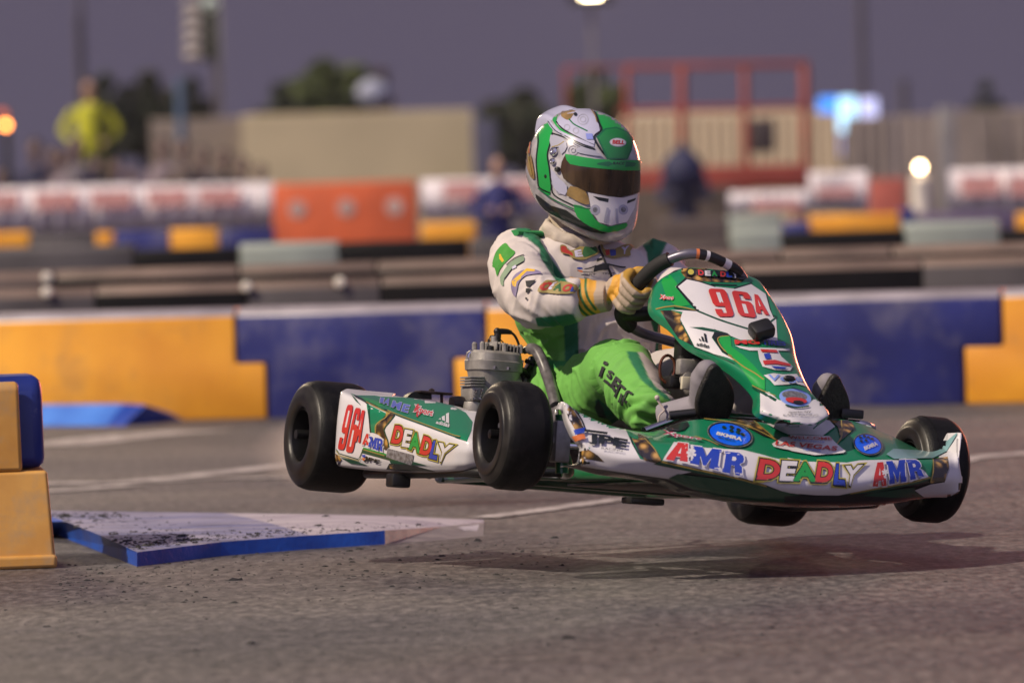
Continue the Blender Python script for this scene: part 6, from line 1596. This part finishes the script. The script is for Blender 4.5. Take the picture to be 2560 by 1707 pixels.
pr.poly('AR', [(440, 640), (500, 600), (520, 640), (450, 680)], M_pw)
pr.cut('sleeve_patch', bo_)
pr.poly('AR', [(640, 690), (840, 690), (940, 750), (700, 790), (560, 900), (520, 1050), (500, 1160), (440, 1040), (430, 900), (500, 770)], M_pm, smooth=3)
pr.poly('AR', [(690, 665), (840, 690), (830, 720), (700, 720), (600, 810), (590, 850), (520, 900), (500, 990), (460, 960), (440, 890), (540, 800), (650, 700)], M_py)
pr.cut('sleeve_patch', bo_)
pr.poly('AR', [(680, 880), (850, 870), (840, 900), (750, 980), (700, 980)], M_pb)
pr.poly('AR', [(690, 1010), (760, 1000), (780, 1030), (720, 1090), (680, 1080)], M_pb); pr.poly('AR', [(680, 1170), (720, 1180), (700, 1220), (670, 1200)], M_pb)
pr.cut('sleeve_patch', bo_)
pr.poly('AR', [(900, 1050), (1000, 900), (1150, 880), (1560, 950), (1500, 1100), (1200, 1110), (940, 1085)], M_pgold, smooth=3)
for (t, q_, m_) in (('O', [(960, 930), (1160, 890), (1080, 1040), (920, 1055)], M_pr), ('E', [(1150, 920), (1230, 905), (1140, 1045), (1075, 1040)], M_pw), ('A', [(1220, 935), (1340, 935), (1300, 1075), (1165, 1055)], M_pdg), ('O', [(1360, 960), (1530, 945), (1460, 1070), (1305, 1085)], M_pr), ('L', [(1490, 1000), (1545, 990), (1530, 1070), (1460, 1075)], M_pbl)):
    pr.text('AR', t, q_, m_, 0.06)
pr.cut('sleeve_patch', bo_)
# chest
pr.poly('CH', [(175, 250), (230, 225), (310, 250), (360, 330), (440, 350), (560, 300), (700, 220), (850, 190), (960, 230), (1010, 300), (1060, 400), (880, 490), (680, 560), (450, 520), (370, 450), (200, 400)], M_pgold, smooth=3)
pr.poly('CH', [(200, 260), (300, 265), (340, 340), (450, 410), (460, 480), (380, 440), (210, 385)], M_pr, smooth=2)
pr.text('CH', 'E', [(500, 360), (650, 330), (690, 490), (520, 500)], M_pw, 0.05)
pr.poly('CH', [(720, 290), (850, 215), (960, 260), (1030, 380), (860, 460), (720, 500), (680, 420)], M_pdg, smooth=2)
pr.cut('chest_patch', bo_)
pr.poly('CH', [(1090, 220), (1140, 260), (1180, 330), (1400, 330), (1600, 240), (1750, 230), (1830, 275), (1740, 380), (1750, 470), (1600, 480), (1400, 520), (1190, 470), (1110, 380)], M_pgold, smooth=2)
pr.poly('CH', [(1180, 350), (1270, 330), (1290, 440), (1210, 470)], M_pr); pr.poly('CH', [(1290, 350), (1410, 350), (1420, 450), (1310, 480)], M_pbl)
pr.text('CH', 'Y', [(1540, 300), (1720, 260), (1660, 440), (1560, 445)], M_pw, 0.05)
pr.cut('chest_patch', bo_)
pr.poly('CH', [(990, 540), (1120, 510), (1130, 570), (980, 610)], M_pb)
pr.poly('CH', [(940, 700), (1060, 660), (1150, 640), (1260, 640), (1260, 690), (1220, 780), (1040, 790), (910, 825)], M_pb)
pr.stroke('CH', [(720, 750), (830, 740), (980, 680)], 26, M_pb); pr.stroke('CH', [(1250, 660), (1400, 690), (1560, 720), (1640, 720)], 36, M_pb); pr.stroke('CH', [(560, 790), (700, 820), (900, 830)], 16, M_pb)
pr.ellipse('CH', (620, 738), 75, 26, M_pbl); pr.poly('CH', [(550, 770), (680, 785), (690, 830), (610, 820)], M_orange)
pr.text('CH', 'KART', [(660, 870), (970, 855), (960, 885), (650, 900)], M_pb, 0.04); pr.text('CH', 'TEAM', [(1090, 840), (1380, 845), (1380, 870), (1090, 866)], M_pb, 0.04)
pr.cut('chest_patch', bo_)
pr = Print(S_body, grid=3.0, base=0.0040, step=0.0001)
pr.stroke('L', [(262, 185), (250, 235)], 70, M_pb, smooth=0); pr.stroke('L', [(225, 270), (195, 350), (165, 440)], 52, M_pb, smooth=0)
pr.text('L', 'S', [(315, 315), (420, 385), (350, 520), (270, 440)], M_pb, 0.05); pr.stroke('L', [(235, 505), (345, 590)], 48, M_pb, smooth=0)
pr.text('L', 'E', [(440, 440), (540, 520), (425, 735), (345, 610)], M_pb, 0.06)
pr.stroke('L', [(430, 805), (480, 690), (530, 590)], 34, M_pb, smooth=0); pr.stroke('L', [(515, 590), (600, 665)], 46, M_pb, smooth=0)
pr.stroke('L', [(500, 890), (548, 745)], 32, M_pb, smooth=0); pr.stroke('L', [(548, 935), (600, 800), (650, 715), (730, 750)], 38, M_pb, smooth=3); pr.stroke('L', [(615, 860), (655, 885)], 44, M_pb, smooth=0)
pr.build('leg_lettering', bo_)
# zip
MB().tube(catmull([CXp('CH', x, y, -0.10) if False else LX(*px('CH', (x, y))[0], 0) * 0 + (S_body.hit(*px('CH', (x, y))[0], 0.003)[0]) for x, y in ((1050, 130), (1060, 300), (1130, 450), (1200, 620), (1290, 800), (1345, 950))], 4), 0.0028, 8).build('zip', M_pb, driver)

def limb_obj(name, mb, mat_, vox=0.0025, it=4, parent=None):
    o = mb.build(name, [], parent or driver); remesh(o, vox, it); o.data.materials.clear(); o.data.materials.append(mat_); return o
def npco(o):
    c = np.empty(len(o.data.vertices) * 3, np.float32); o.data.vertices.foreach_get('co', c); return c.reshape(-1, 3).astype(float)
# collar and neck
nk = MB(); n0 = LX(1440, 600, -0.25); n1 = LX(1428, 500, -0.235)
nk.tube([n0, n0.lerp(n1, 0.5), n1], [0.070, 0.062, 0.060], 28); nk.build('balaclava_neck', mat('cream_knit', (0.52, 0.44, 0.33), rough=0.85, var=0.1, bump=0.4, bscale=500), driver)
cl_ = MB()
ringc = [LX(u, v, X) for u, v, X in ((1366, 572, -0.24), (1385, 588, -0.20), (1425, 604, -0.17), (1470, 616, -0.155), (1500, 604, -0.165), (1525, 585, -0.19), (1540, 572, -0.24), (1510, 560, -0.30), (1450, 556, -0.32), (1395, 560, -0.30))]
rc = catmull(ringc, 5, closed=True); cl_.tube(rc, 0.016, 12, closed=True, flat=1.5)
clo = limb_obj('collar', cl_, mat('collar_cloth', (0.50, 0.43, 0.36), rough=0.8, var=0.1), 0.003, 2)
for i, v in enumerate(clo.data.vertices): v.co += v.normal * (noise.noise(v.co * 40) * 0.006)
# shoulder straps
for pts, ds in (([(300, 150), (320, 100), (440, 120), (500, 160)], 'r'), ([(1045, 140), (1090, 120), (1200, 165), (1330, 225)], 'l')):
    st_ = MB(); P = [S_body.hit(*px('K5', (x, y + 30))[0], 0.004) for x, y in pts]; P = [p[0] for p in P if p]
    if len(P) > 1:
        mb = MB(); mb.tube(catmull(P, 4), 0.018, 10, flat=0.45); mb.build('shoulder_strap', mat('strap_green', (0.015, 0.20, 0.05), rough=0.75, var=0.2), driver)

# ------------------------------------------------------------------ gloves
def glove(axp, wrist, elbow, rev, name_label=None):
    """fist round the rim: axp = two points on the rim; fingers wrap it, palm joins the wrist"""
    A, B = axp; t = (B - A).normalized(); mid = (A + B) / 2
    e1 = (CAML - mid).normalized(); e1 = (e1 - t * e1.dot(t)).normalized(); e2 = t.cross(e1)
    if e2.dot(wrist - mid) < 0: e2 = -e2          # e2 points to the wrist side
    mb = MB(); L_ = (B - A).length
    def ang(th, rho, c): a = math.radians(th); return c + (e1 * math.cos(a) + e2 * math.sin(a)) * rho
    lens = [0.92, 1.0, 0.96, 0.78]
    knuckles = []
    for k in range(4):
        c = A.lerp(B, (k + 0.5) / 4); s_ = lens[k]
        th0, th1 = 118, 118 - 215 * s_
        tj = [th0, th0 - 62 * s_, th0 - 130 * s_, th0 - 180 * s_, th1]; rj = [0.040, 0.0365, 0.0335, 0.0305, 0.0285]
        P = [ang(a, r, c) for a, r in zip(tj, rj)]
        P = catmull(P, 4); rr = [0.0118 - 0.0028 * i / (len(P) - 1) for i in range(len(P))]
        for j, i in enumerate((4, 8)): rr[i] += 0.0010
        mb.tube(P, rr, 12); mb.sphere(P[-1], rr[-1], seg=10); mb.sphere(P[0], 0.0135, seg=10); knuckles.append(P[0])
    kc = sum(knuckles, Vector()) / 4
    # palm and back of the hand
    for k in range(4): mb.tube([knuckles[k], knuckles[k].lerp(wrist, 0.45), wrist + (knuckles[k] - kc) * 0.35], [0.0145, 0.0165, 0.021], 12)
    mb.sphere(kc.lerp(wrist, 0.35), (0.030, 0.030, 0.030))
    # thumb leaves the side of the palm near its base and closes the other way round the rim
    tb = wrist.lerp(kc, 0.25) - t * 0.018
    P = catmull([tb, ang(150, 0.042, A.lerp(B, 0.10)), ang(205, 0.034, A.lerp(B, -0.02)), ang(-85, 0.031, A.lerp(B, -0.06)), ang(-50, 0.031, A.lerp(B, -0.02))], 4)
    mb.tube(P, [0.0165 - 0.006 * i / (len(P) - 1) for i in range(len(P))], 12); mb.sphere(P[-1], 0.0105, seg=10)
    # gauntlet
    d = (elbow - wrist).normalized()
    mb.tube([wrist - d * 0.01, wrist + d * 0.025, wrist + d * 0.06, wrist + d * 0.085], [0.037, 0.042, 0.049, 0.053], 24)
    return limb_obj('glove', mb, M_glove, 0.0022, 2)
def onring(x, y): return onplane('K3', x, y, Cw, Nw)
wR = LX(1512, 742, 0.115)
gR = glove((onring(325, 395), onring(205, 570)), wR, LIMBS[1][2][0], 1)
c_ = npco(gR); uvg = proj_np(c_)
fo = vnoise(np.stack([uvg[:, 0] * 0.085, uvg[:, 1] * 0.02, c_[:, 0] * 0], -1), 9) * 0.0018
nrm = np.empty(len(c_) * 3, np.float32); gR.data.vertices.foreach_get('normal', nrm); nrm = nrm.reshape(-1, 3)
c_ = c_ + nrm * (fo * (uvg[:, 0] < 1560))[:, None]; gR.data.vertices.foreach_set('co', c_.astype(np.float32).ravel()); gR.data.update()
PALE = (0.40, 0.31, 0.23); YE = (0.60, 0.30, 0.03); MU = (0.34, 0.19, 0.02)
vg = VPaint(gR, uvg, PALE)
vg.poly('HN', [(-60, 560), (560, 560), (545, 800), (500, 900), (520, 1100), (640, 1260), (300, 1600), (-60, 1600)], YE)
for st_ in ([(110, 820), (150, 1010), (270, 1220), (440, 1370)], [(225, 700), (250, 950), (380, 1190), (560, 1320)], [(350, 600), (345, 800), (400, 1000), (540, 1200)]): vg.line('HN', st_, 52, (0.012, 0.10, 0.02))
vg.poly('HN', [(880, 560), (1050, 400), (1200, 270), (1240, 330), (1130, 430), (1040, 500), (1020, 700), (990, 900), (870, 1040), (750, 1030), (770, 850), (830, 720)], YE)
vg.poly('HN', [(1080, 300), (1250, 220), (1600, 300), (1680, 640), (1600, 860), (1420, 900), (1250, 760), (1080, 560)], MU)
vg.poly('HN', [(1220, 270), (1400, 270), (1480, 340), (1300, 400), (1200, 400)], YE)
vg.done()
gL = glove((onring(1140, 540), onring(1050, 715)), LX(1835, 800, 0.125), LIMBS[2][2][0], -1)
VPaint(gL, proj_np(npco(gL)), YE).done()

# ------------------------------------------------------------------ shoes
M_sole = mat('shoe_sole_rubber', (0.020, 0.016, 0.013), rough=0.55, var=0.4, scale=40, bump=0.8, bscale=160)
M_shoe = mat('shoe_grey_suede', (0.24, 0.22, 0.25), rough=0.75, var=0.15)
def shoe(toe, heel, ankle, w_, lab_):
    a = (toe - heel); Ln = a.length; a.normalize()
    nrm_ = (Vector((1, 0, 0.0)) - a * a.x).normalized(); b = a.cross(nrm_).normalized()
    mb = MB(); n = 28; v = []; f = []; m = 16
    sole = []
    for k in range(40):
        t = 2 * math.pi * k / 40; s_ = (1 - math.cos(t)) / 2           # 0 heel .. 1 toe
        ww = w_ * (0.72 + 0.42 * math.sin(math.pi * min(1, s_ * 1.15)) ** 1.0 - 0.12 * (1 - s_)) / 1.0
        sole.append(heel + a * (s_ * Ln) + b * (math.sin(t) * ww * 0.5 * 1.0))
    sm = MB(); sm.prism(sole, -nrm_ * 0.016); so = sm.build('sole', M_sole, None, angle=50)
    bv = so.modifiers.new('b', 'BEVEL'); bv.width = 0.005; bv.segments = 2; bv.limit_method = 'ANGLE'; apply_mods(so)
    up = MB(); c0 = heel - nrm_ * 0.056; 
    up.tube([heel + a * 0.02 - nrm_ * 0.056, heel + a * Ln * 0.4 - nrm_ * 0.056, heel + a * Ln * 0.72 - nrm_ * 0.050, toe - a * 0.03 - nrm_ * 0.042], [w_ * 0.38, w_ * 0.40, w_ * 0.38, w_ * 0.28], 20)
    up.sphere(toe - a * 0.035 - nrm_ * 0.042, w_ * 0.30); up.sphere(heel + a * 0.03 - nrm_ * 0.058, w_ * 0.42)
    up.tube([heel + a * 0.05 - nrm_ * 0.06, ankle], [w_ * 0.38, 0.040], 20)
    o = limb_obj('shoe', up, M_shoe, 0.004, 3); so.parent = o; o['label'] = lab_
    return o
rs = shoe(LX(1788, 914, 0.685), LX(1792, 1090, 0.60), LX(1655, 1050, 0.49), 0.098, 'right shoe with dark worn sole facing forward')
shoe(LX(2090, 938, 0.665), LX(2080, 1110, 0.60), LX(1900, 1045, 0.50), 0.084, 'left shoe with dark sole, right of the fairing tip')
tg = MB(); tg.sphere(CXp('L', 1450, 1100, 0.50), (0.03, 0.026, 0.028)); tg.build('shoe_tongue', mat('lilac_suede', (0.45, 0.42, 0.55), rough=0.8), rs)
MB().tube([CXp('L', 1150, 800, 0.53), CXp('L', 1200, 900, 0.53), CXp('L', 1290, 1040, 0.54)], [0.0055, 0.003, 0.003], 8).tube(catmull([CXp('L', 1290, 1040, 0.54), CXp('L', 1200, 1130, 0.54), CXp('L', 1180, 1260, 0.54)], 4), 0.0022, 8).sphere(CXp('L', 1160, 810, 0.53), 0.0065, seg=10).build('lace', mat('cream_lace', (0.5, 0.42, 0.38), rough=0.8), rs)

# ------------------------------------------------------------------ helmet
hc = LX(1460, 424, -0.215)
_y = math.radians(33); _p = math.radians(13)
fwd_w = Vector((math.sin(_y) * math.cos(_p), -math.cos(_y) * math.cos(_p), -math.sin(_p)))
hf = (KI3 @ fwd_w).normalized(); upw = KI3 @ Vector((0.02, 0, 1)); hl = upw.cross(hf).normalized(); hu = hf.cross(hl).normalized()
lev = [(-0.158, 0.088, 0.140, 0.085), (-0.150, 0.104, 0.165, 0.105), (-0.128, 0.118, 0.180, 0.128), (-0.090, 0.126, 0.178, 0.148), (-0.045, 0.131, 0.166, 0.160), (0.0, 0.132, 0.158, 0.163), (0.045, 0.127, 0.150, 0.158),
       (0.085, 0.112, 0.132, 0.142), (0.115, 0.090, 0.106, 0.118), (0.138, 0.058, 0.068, 0.078), (0.149, 0.028, 0.034, 0.038), (0.152, 0.0005, 0.0005, 0.0005)]
LV = catmull([Vector((z, w_, f_)) for z, w_, f_, b_ in lev], 6); LB = catmull([Vector((z, b_, 0)) for z, w_, f_, b_ in lev], 6)
V = []; Fc = []; n = 96
for q, qb in zip(LV, LB):
    for k in range(n):
        t = 2 * math.pi * k / n; c, s_ = math.cos(t), math.sin(t); p = 2.15
        cx_ = math.copysign(abs(c) ** (2 / p), c); sx_ = math.copysign(abs(s_) ** (2 / p), s_)
        fx_ = (q.z if c > 0 else qb.y) * cx_
        tail = 0
        if c < 0: tail = 0.022 * math.exp(-((q.x + 0.045) / 0.035) ** 2) * cx_ * abs(c) ** 3
        rear = (1 - c) / 2; lift = 0.085 * rear ** 0.9 * max(0, min(1, (-q.x - 0.01) / 0.148))
        V.append(hc + hf * (fx_ + tail) + hl * (q.y * sx_) + hu * (q.x + lift))
for i in range(len(LV) - 1):
    for k in range(n): Fc.append((i * n + k, i * n + (k + 1) % n, (i + 1) * n + (k + 1) % n, (i + 1) * n + k))
M_hwhite = mat('helmet_pearl_white', (0.46, 0.44, 0.47), rough=0.2, coat=0.9, var=0.2, scale=26)
hel = mesh_obj('helmet', V, Fc, M_hwhite, driver); fix_normals(hel); solidify(hel, 0.006, -1)
hel['label'] = 'glossy green, white and gold full-face helmet with smoked visor'
S_h = Surf(hel)
M_hg = mat('helmet_green', (0.012, 0.30, 0.055), **GLOSS); M_hdg = mat('helmet_deep_green', (0.006, 0.13, 0.045), **GLOSS); M_hgold = mat('helmet_gold', (0.30, 0.19, 0.06), rough=0.22, coat=1, var=0.2, scale=30)
M_hgrey = mat('helmet_soft_grey', (0.34, 0.34, 0.42), **GLOSS); M_hlil = mat('helmet_lilac', (0.42, 0.42, 0.56), **GLOSS)
pr = Print(S_h, grid=8, base=0.0006, step=0.00016)
H = 'H'
pr.poly(H, [(350, 90), (700, 60), (760, 70), (1000, 110), (1140, 190), (1190, 300), (1230, 420), (1190, 420), (1100, 360), (960, 370), (930, 380), (880, 220), (760, 90), (600, 80), (480, 180), (440, 270), (480, 350), (700, 480), (860, 540), (700, 500), (500, 400), (380, 240), (340, 140)], M_hg, smooth=2)
pr.poly(H, [(260, 110), (330, 230), (230, 320), (215, 290), (240, 190)], M_hg)
pr.poly(H, [(215, 340), (330, 235), (400, 370), (385, 420), (370, 500), (350, 640), (370, 780), (375, 1080), (250, 990), (225, 700), (235, 480)], M_hg, smooth=2)
pr.stroke(H, [(235, 380), (245, 500), (225, 700), (240, 900), (260, 1000), (380, 1060)], 16, M_dark); pr.stroke(H, [(400, 400), (375, 520), (345, 640), (365, 780), (385, 950), (420, 1080), (640, 1200)], 15, M_dark)
pr.stroke(H, [(400, 410), (520, 450), (700, 540), (860, 590)], 15, M_dark); pr.stroke(H, [(330, 230), (420, 360), (560, 440), (720, 500), (850, 540)], 40, M_hlil); pr.stroke(H, [(440, 280), (520, 370), (700, 460), (850, 530)], 14, M_dark)
pr.stroke(H, [(330, 250), (430, 380), (580, 460), (730, 530), (860, 580)], 10, M_dark)
pr.poly(H, [(490, 215), (600, 85), (740, 85), (860, 230), (910, 380), (850, 460), (850, 530), (700, 460), (520, 360), (450, 280)], M_hlil, smooth=2)
pr.poly(H, [(490, 200), (560, 100), (660, 70), (740, 80), (650, 170), (590, 270), (520, 250)], M_hgold, smooth=2)
pr.stroke(H, [(580, 260), (640, 320), (780, 390)], 14, M_hdg)
pr.stroke(H, [(740, 80), (850, 180), (900, 300), (925, 380), (850, 450), (900, 560), (960, 640)], 20, M_dark)
for x, y, r in ((730, 265, 60), (730, 265, 34), (620, 590, 55), (620, 590, 26), (560, 350, 34), (655, 385, 34), (440, 945, 45), (480, 1030, 38), (440, 480, 30)):
    for k in range(16):
        a0 = 2 * math.pi * k / 16; a1 = 2 * math.pi * (k + 1) / 16
        pr.poly(H, [(x + r * math.cos(a0), y + r * math.sin(a0)), (x + r * math.cos(a1), y + r * math.sin(a1)), (x + (r - 9) * math.cos(a1), y + (r - 9) * math.sin(a1)), (x + (r - 9) * math.cos(a0), y + (r - 9) * math.sin(a0))], M_hgrey, level=14)
pr.level = 15
pr.poly(H, [(385, 430), (520, 470), (560, 560), (500, 640), (470, 560), (390, 560)], M_hgrey, smooth=2)
pr.poly(H, [(390, 800), (480, 900), (560, 980), (540, 1080), (420, 1000)], M_hlil, smooth=2)
pr.stroke(H, [(400, 560), (470, 540), (530, 500)], 9, M_gline); pr.stroke(H, [(430, 330), (560, 470), (720, 560), (880, 610)], 9, M_hgrey)
pr.poly(H, [(120, 640), (165, 620), (200, 760), (215, 900), (170, 880), (130, 760)], M_hgold, smooth=2)
pr.poly(H, [(700, 560), (860, 610), (930, 660), (760, 640), (660, 610)], M_hgrey, smooth=2)
pr.poly(H, [(760, 420), (830, 420), (840, 480), (770, 480)], mat('helmet_blue_tint', (0.22, 0.26, 0.62), **GLOSS))
pr.stroke(H, [(560, 150), (640, 110), (740, 105)], 8, M_gline); pr.stroke(H, [(780, 120), (850, 210), (880, 300)], 10, M_hgold)
pr.ellipse(H, (650, 215), 18, 18, M_dark)
pr.poly(H, [(600, 980), (760, 1040), (800, 1180), (700, 1160), (600, 1100), (560, 1080)], M_hgold, smooth=2)
pr.poly(H, [(640, 1180), (800, 1240), (860, 1340), (1000, 1420), (1190, 1380), (1170, 1440), (1000, 1480), (820, 1420), (680, 1320)], M_hg, smooth=2)
pr.stroke(H, [(630, 1190), (800, 1230), (830, 1180), (790, 1060)], 14, M_hdg)
pr.poly(H, [(230, 1060), (400, 1190), (560, 1240), (800, 1420), (1000, 1490), (820, 1470), (640, 1390), (400, 1280), (280, 1180)], M_dark, smooth=2)
pr.poly(H, [(110, 600), (140, 450), (180, 500), (160, 660), (130, 640)], M_orange); pr.stroke(H, [(160, 560), (150, 640), (190, 860)], 12, M_gline)
pr.poly(H, [(1070, 185), (1140, 220), (1180, 300), (1120, 250)], M_red)
pr.stroke(H, [(260, 1000), (420, 1120), (640, 1230)], 14, M_hdg)
# chin piece
pr.poly(H, [(785, 1050), (1000, 1095), (1150, 1110), (1305, 1065), (1270, 1220), (1190, 1370), (1020, 1410), (900, 1370), (820, 1240)], M_white, smooth=1)
pr.poly(H, [(835, 1090), (1000, 1120), (995, 1160), (900, 1140)], M_dark); pr.poly(H, [(1195, 1140), (1285, 1110), (1270, 1140), (1190, 1175)], M_dark)
for x, y in ((860, 1240), (1150, 1240)):
    for r in (50, 26): pr.ellipse(H, (x, y), r, r * 1.1, M_hgrey if r > 30 else M_grey)
pr.stroke(H, [(990, 1220), (960, 1380)], 26, M_hgrey); pr.stroke(H, [(1080, 1230), (1090, 1390)], 22, M_hgrey)
pr.build('paintwork', hel)
vm = mat('visor_smoked', (0.060, 0.034, 0.016), rough=0.12, coat=0.35, var=0.35, scale=30, stretch=(1, 1, 0.2), spec=0.4)
pr = Print(S_h, grid=7, base=0.0055, step=0.0002)
pr.poly(H, [(545, 650), (700, 690), (900, 705), (1100, 705), (1400, 700), (1400, 1000), (1320, 1050), (1120, 1105), (900, 1070), (760, 1035), (620, 965), (530, 900), (495, 800), (510, 720)], vm, level=0)
pr.poly(H, [(545, 636), (700, 665), (860, 690), (1100, 705), (1400, 700), (1400, 812), (1150, 812), (900, 790), (700, 765), (600, 745), (560, 700)], M_hg, level=2)
pr.poly(H, [(880, 735), (1000, 715), (1040, 740), (1000, 770), (880, 750)], M_hdg, level=3); pr.poly(H, [(1180, 715), (1290, 735), (1270, 770), (1170, 775)], M_hdg, level=3)
pr.text(H, 'RACE', [(1050, 720), (1170, 722), (1160, 752), (1040, 750)], M_dark, 0.03, level=3)
pr.build('visor', hel)
pr = Print(S_h, grid=7, base=0.0060, step=0.0002)
pr.poly(H, [(870, 460), (960, 370), (1080, 355), (1190, 400), (1262, 470), (1240, 600), (1200, 695), (980, 695), (930, 580)], M_hdg, level=0, smooth=1)
pr.poly(H, [(895, 465), (970, 385), (1080, 372), (1180, 412), (1245, 475), (1225, 590), (1185, 680), (1000, 680), (950, 580)], mat('helmet_mid_green', (0.012, 0.20, 0.045), **GLOSS), level=1, smooth=1)
pr.ellipse(H, (1095, 518), 88, 46, M_hgrey, 0.05, level=2); pr.ellipse(H, (1095, 518), 80, 40, M_white, 0.05, level=3)
pr.text(H, 'BELL', [(1040, 492), (1170, 500), (1160, 540), (1036, 534)], M_red, 0.05, level=4)
pr.build('forehead_vent', hel)
for x, y, r in ((420, 610, 0.0115), (410, 715, 0.0085), (460, 800, 0.007)):
    h_ = S_h.hit(*px(H, (x, y))[0], 0.0); 
    if h_: MB().lathe([(0, r), (0.006, r), (0.009, r * 0.8), (0.010, r * 0.4), (0.008, 0)], h_[0], h_[1], 24).build('visor_pivot', M_chrome if y < 780 else M_plastic, hel)
h_ = S_h.hit(*px(H, (325, 875))[0], 0.0); MB().lathe([(0, .0045), (.002, .0045), (.003, 0)], h_[0], h_[1], 14).build('screw', M_plastic, hel)
# clear rear spoiler
sp2 = MB()
def hp_(f_, l_, u_): return hc + hf * f_ + hl * l_ + hu * u_
ribs = []
ribs.append([hp_(-0.05, -0.080, 0.10), hp_(-0.09, -0.080, 0.09), hp_(-0.115, -0.080, 0.06), hp_(-0.12, -0.085, 0.03), hp_(-0.125, -0.085, 0.0)])
for l_ in np.linspace(-0.078, 0.078, 9):
    k = 1 - (l_ / 0.1) ** 2 * 0.5
    ribs.append([hp_(-0.055 * k, l_, 0.143 - 0.35 * abs(l_)), hp_(-0.13 * k, l_, 0.138 - 0.25 * abs(l_)), hp_(-0.172 * k, l_, 0.105 - 0.1 * abs(l_)), hp_(-0.160 * k, l_, 0.05), hp_(-0.150 * k, l_, 0.0)])
ribs.append([p - hl * 0.0 + hl * 0.0 for p in [hp_(-0.05, 0.080, 0.10), hp_(-0.09, 0.080, 0.09), hp_(-0.115, 0.080, 0.06), hp_(-0.12, 0.085, 0.03), hp_(-0.125, 0.085, 0.0)]])
V, Fc = net_surface(ribs, 4, 3); so_ = mesh_obj('spoiler', V, Fc, M_hlil, hel); fix_normals(so_); solidify(so_, 0.004, 0)

# ------------------------------------------------------------------ evening haze
hz = MB().box((0, 80, 8.0), (260, 190, 18.2)).build('haze', [], angle=10)
hm = bpy.data.materials.new('haze'); hm.use_nodes = True; hn = hm.node_tree; hn.nodes.clear()
ho = hn.nodes.new('ShaderNodeOutputMaterial'); pv = hn.nodes.new('ShaderNodeVolumePrincipled'); pv.inputs['Density'].default_value = 0.00018; pv.inputs['Color'].default_value = (0.85, 0.83, 0.9, 1); pv.inputs['Anisotropy'].default_value = 0.0
hn.links.new(pv.outputs[0], ho.inputs['Volume']); hz.data.materials.append(hm); tag(hz, kind='stuff')

ld = bpy.data.lights.new('floodlight_beam', 'SPOT'); ld.energy = 2500; ld.color = (1.0, 0.84, 0.60); ld.shadow_soft_size = 0.2; ld.spot_size = math.radians(150); ld.spot_blend = 0.6
lo = bpy.data.objects.new('floodlight_beam', ld); col.objects.link(lo); lo.location = at(1478, -14, FLD - 0.25); lo.rotation_euler = (math.radians(78), 0, math.radians(180)) 
lo.rotation_euler = Vector((0, -1, -0.12)).to_track_quat('-Z', 'Y').to_euler()
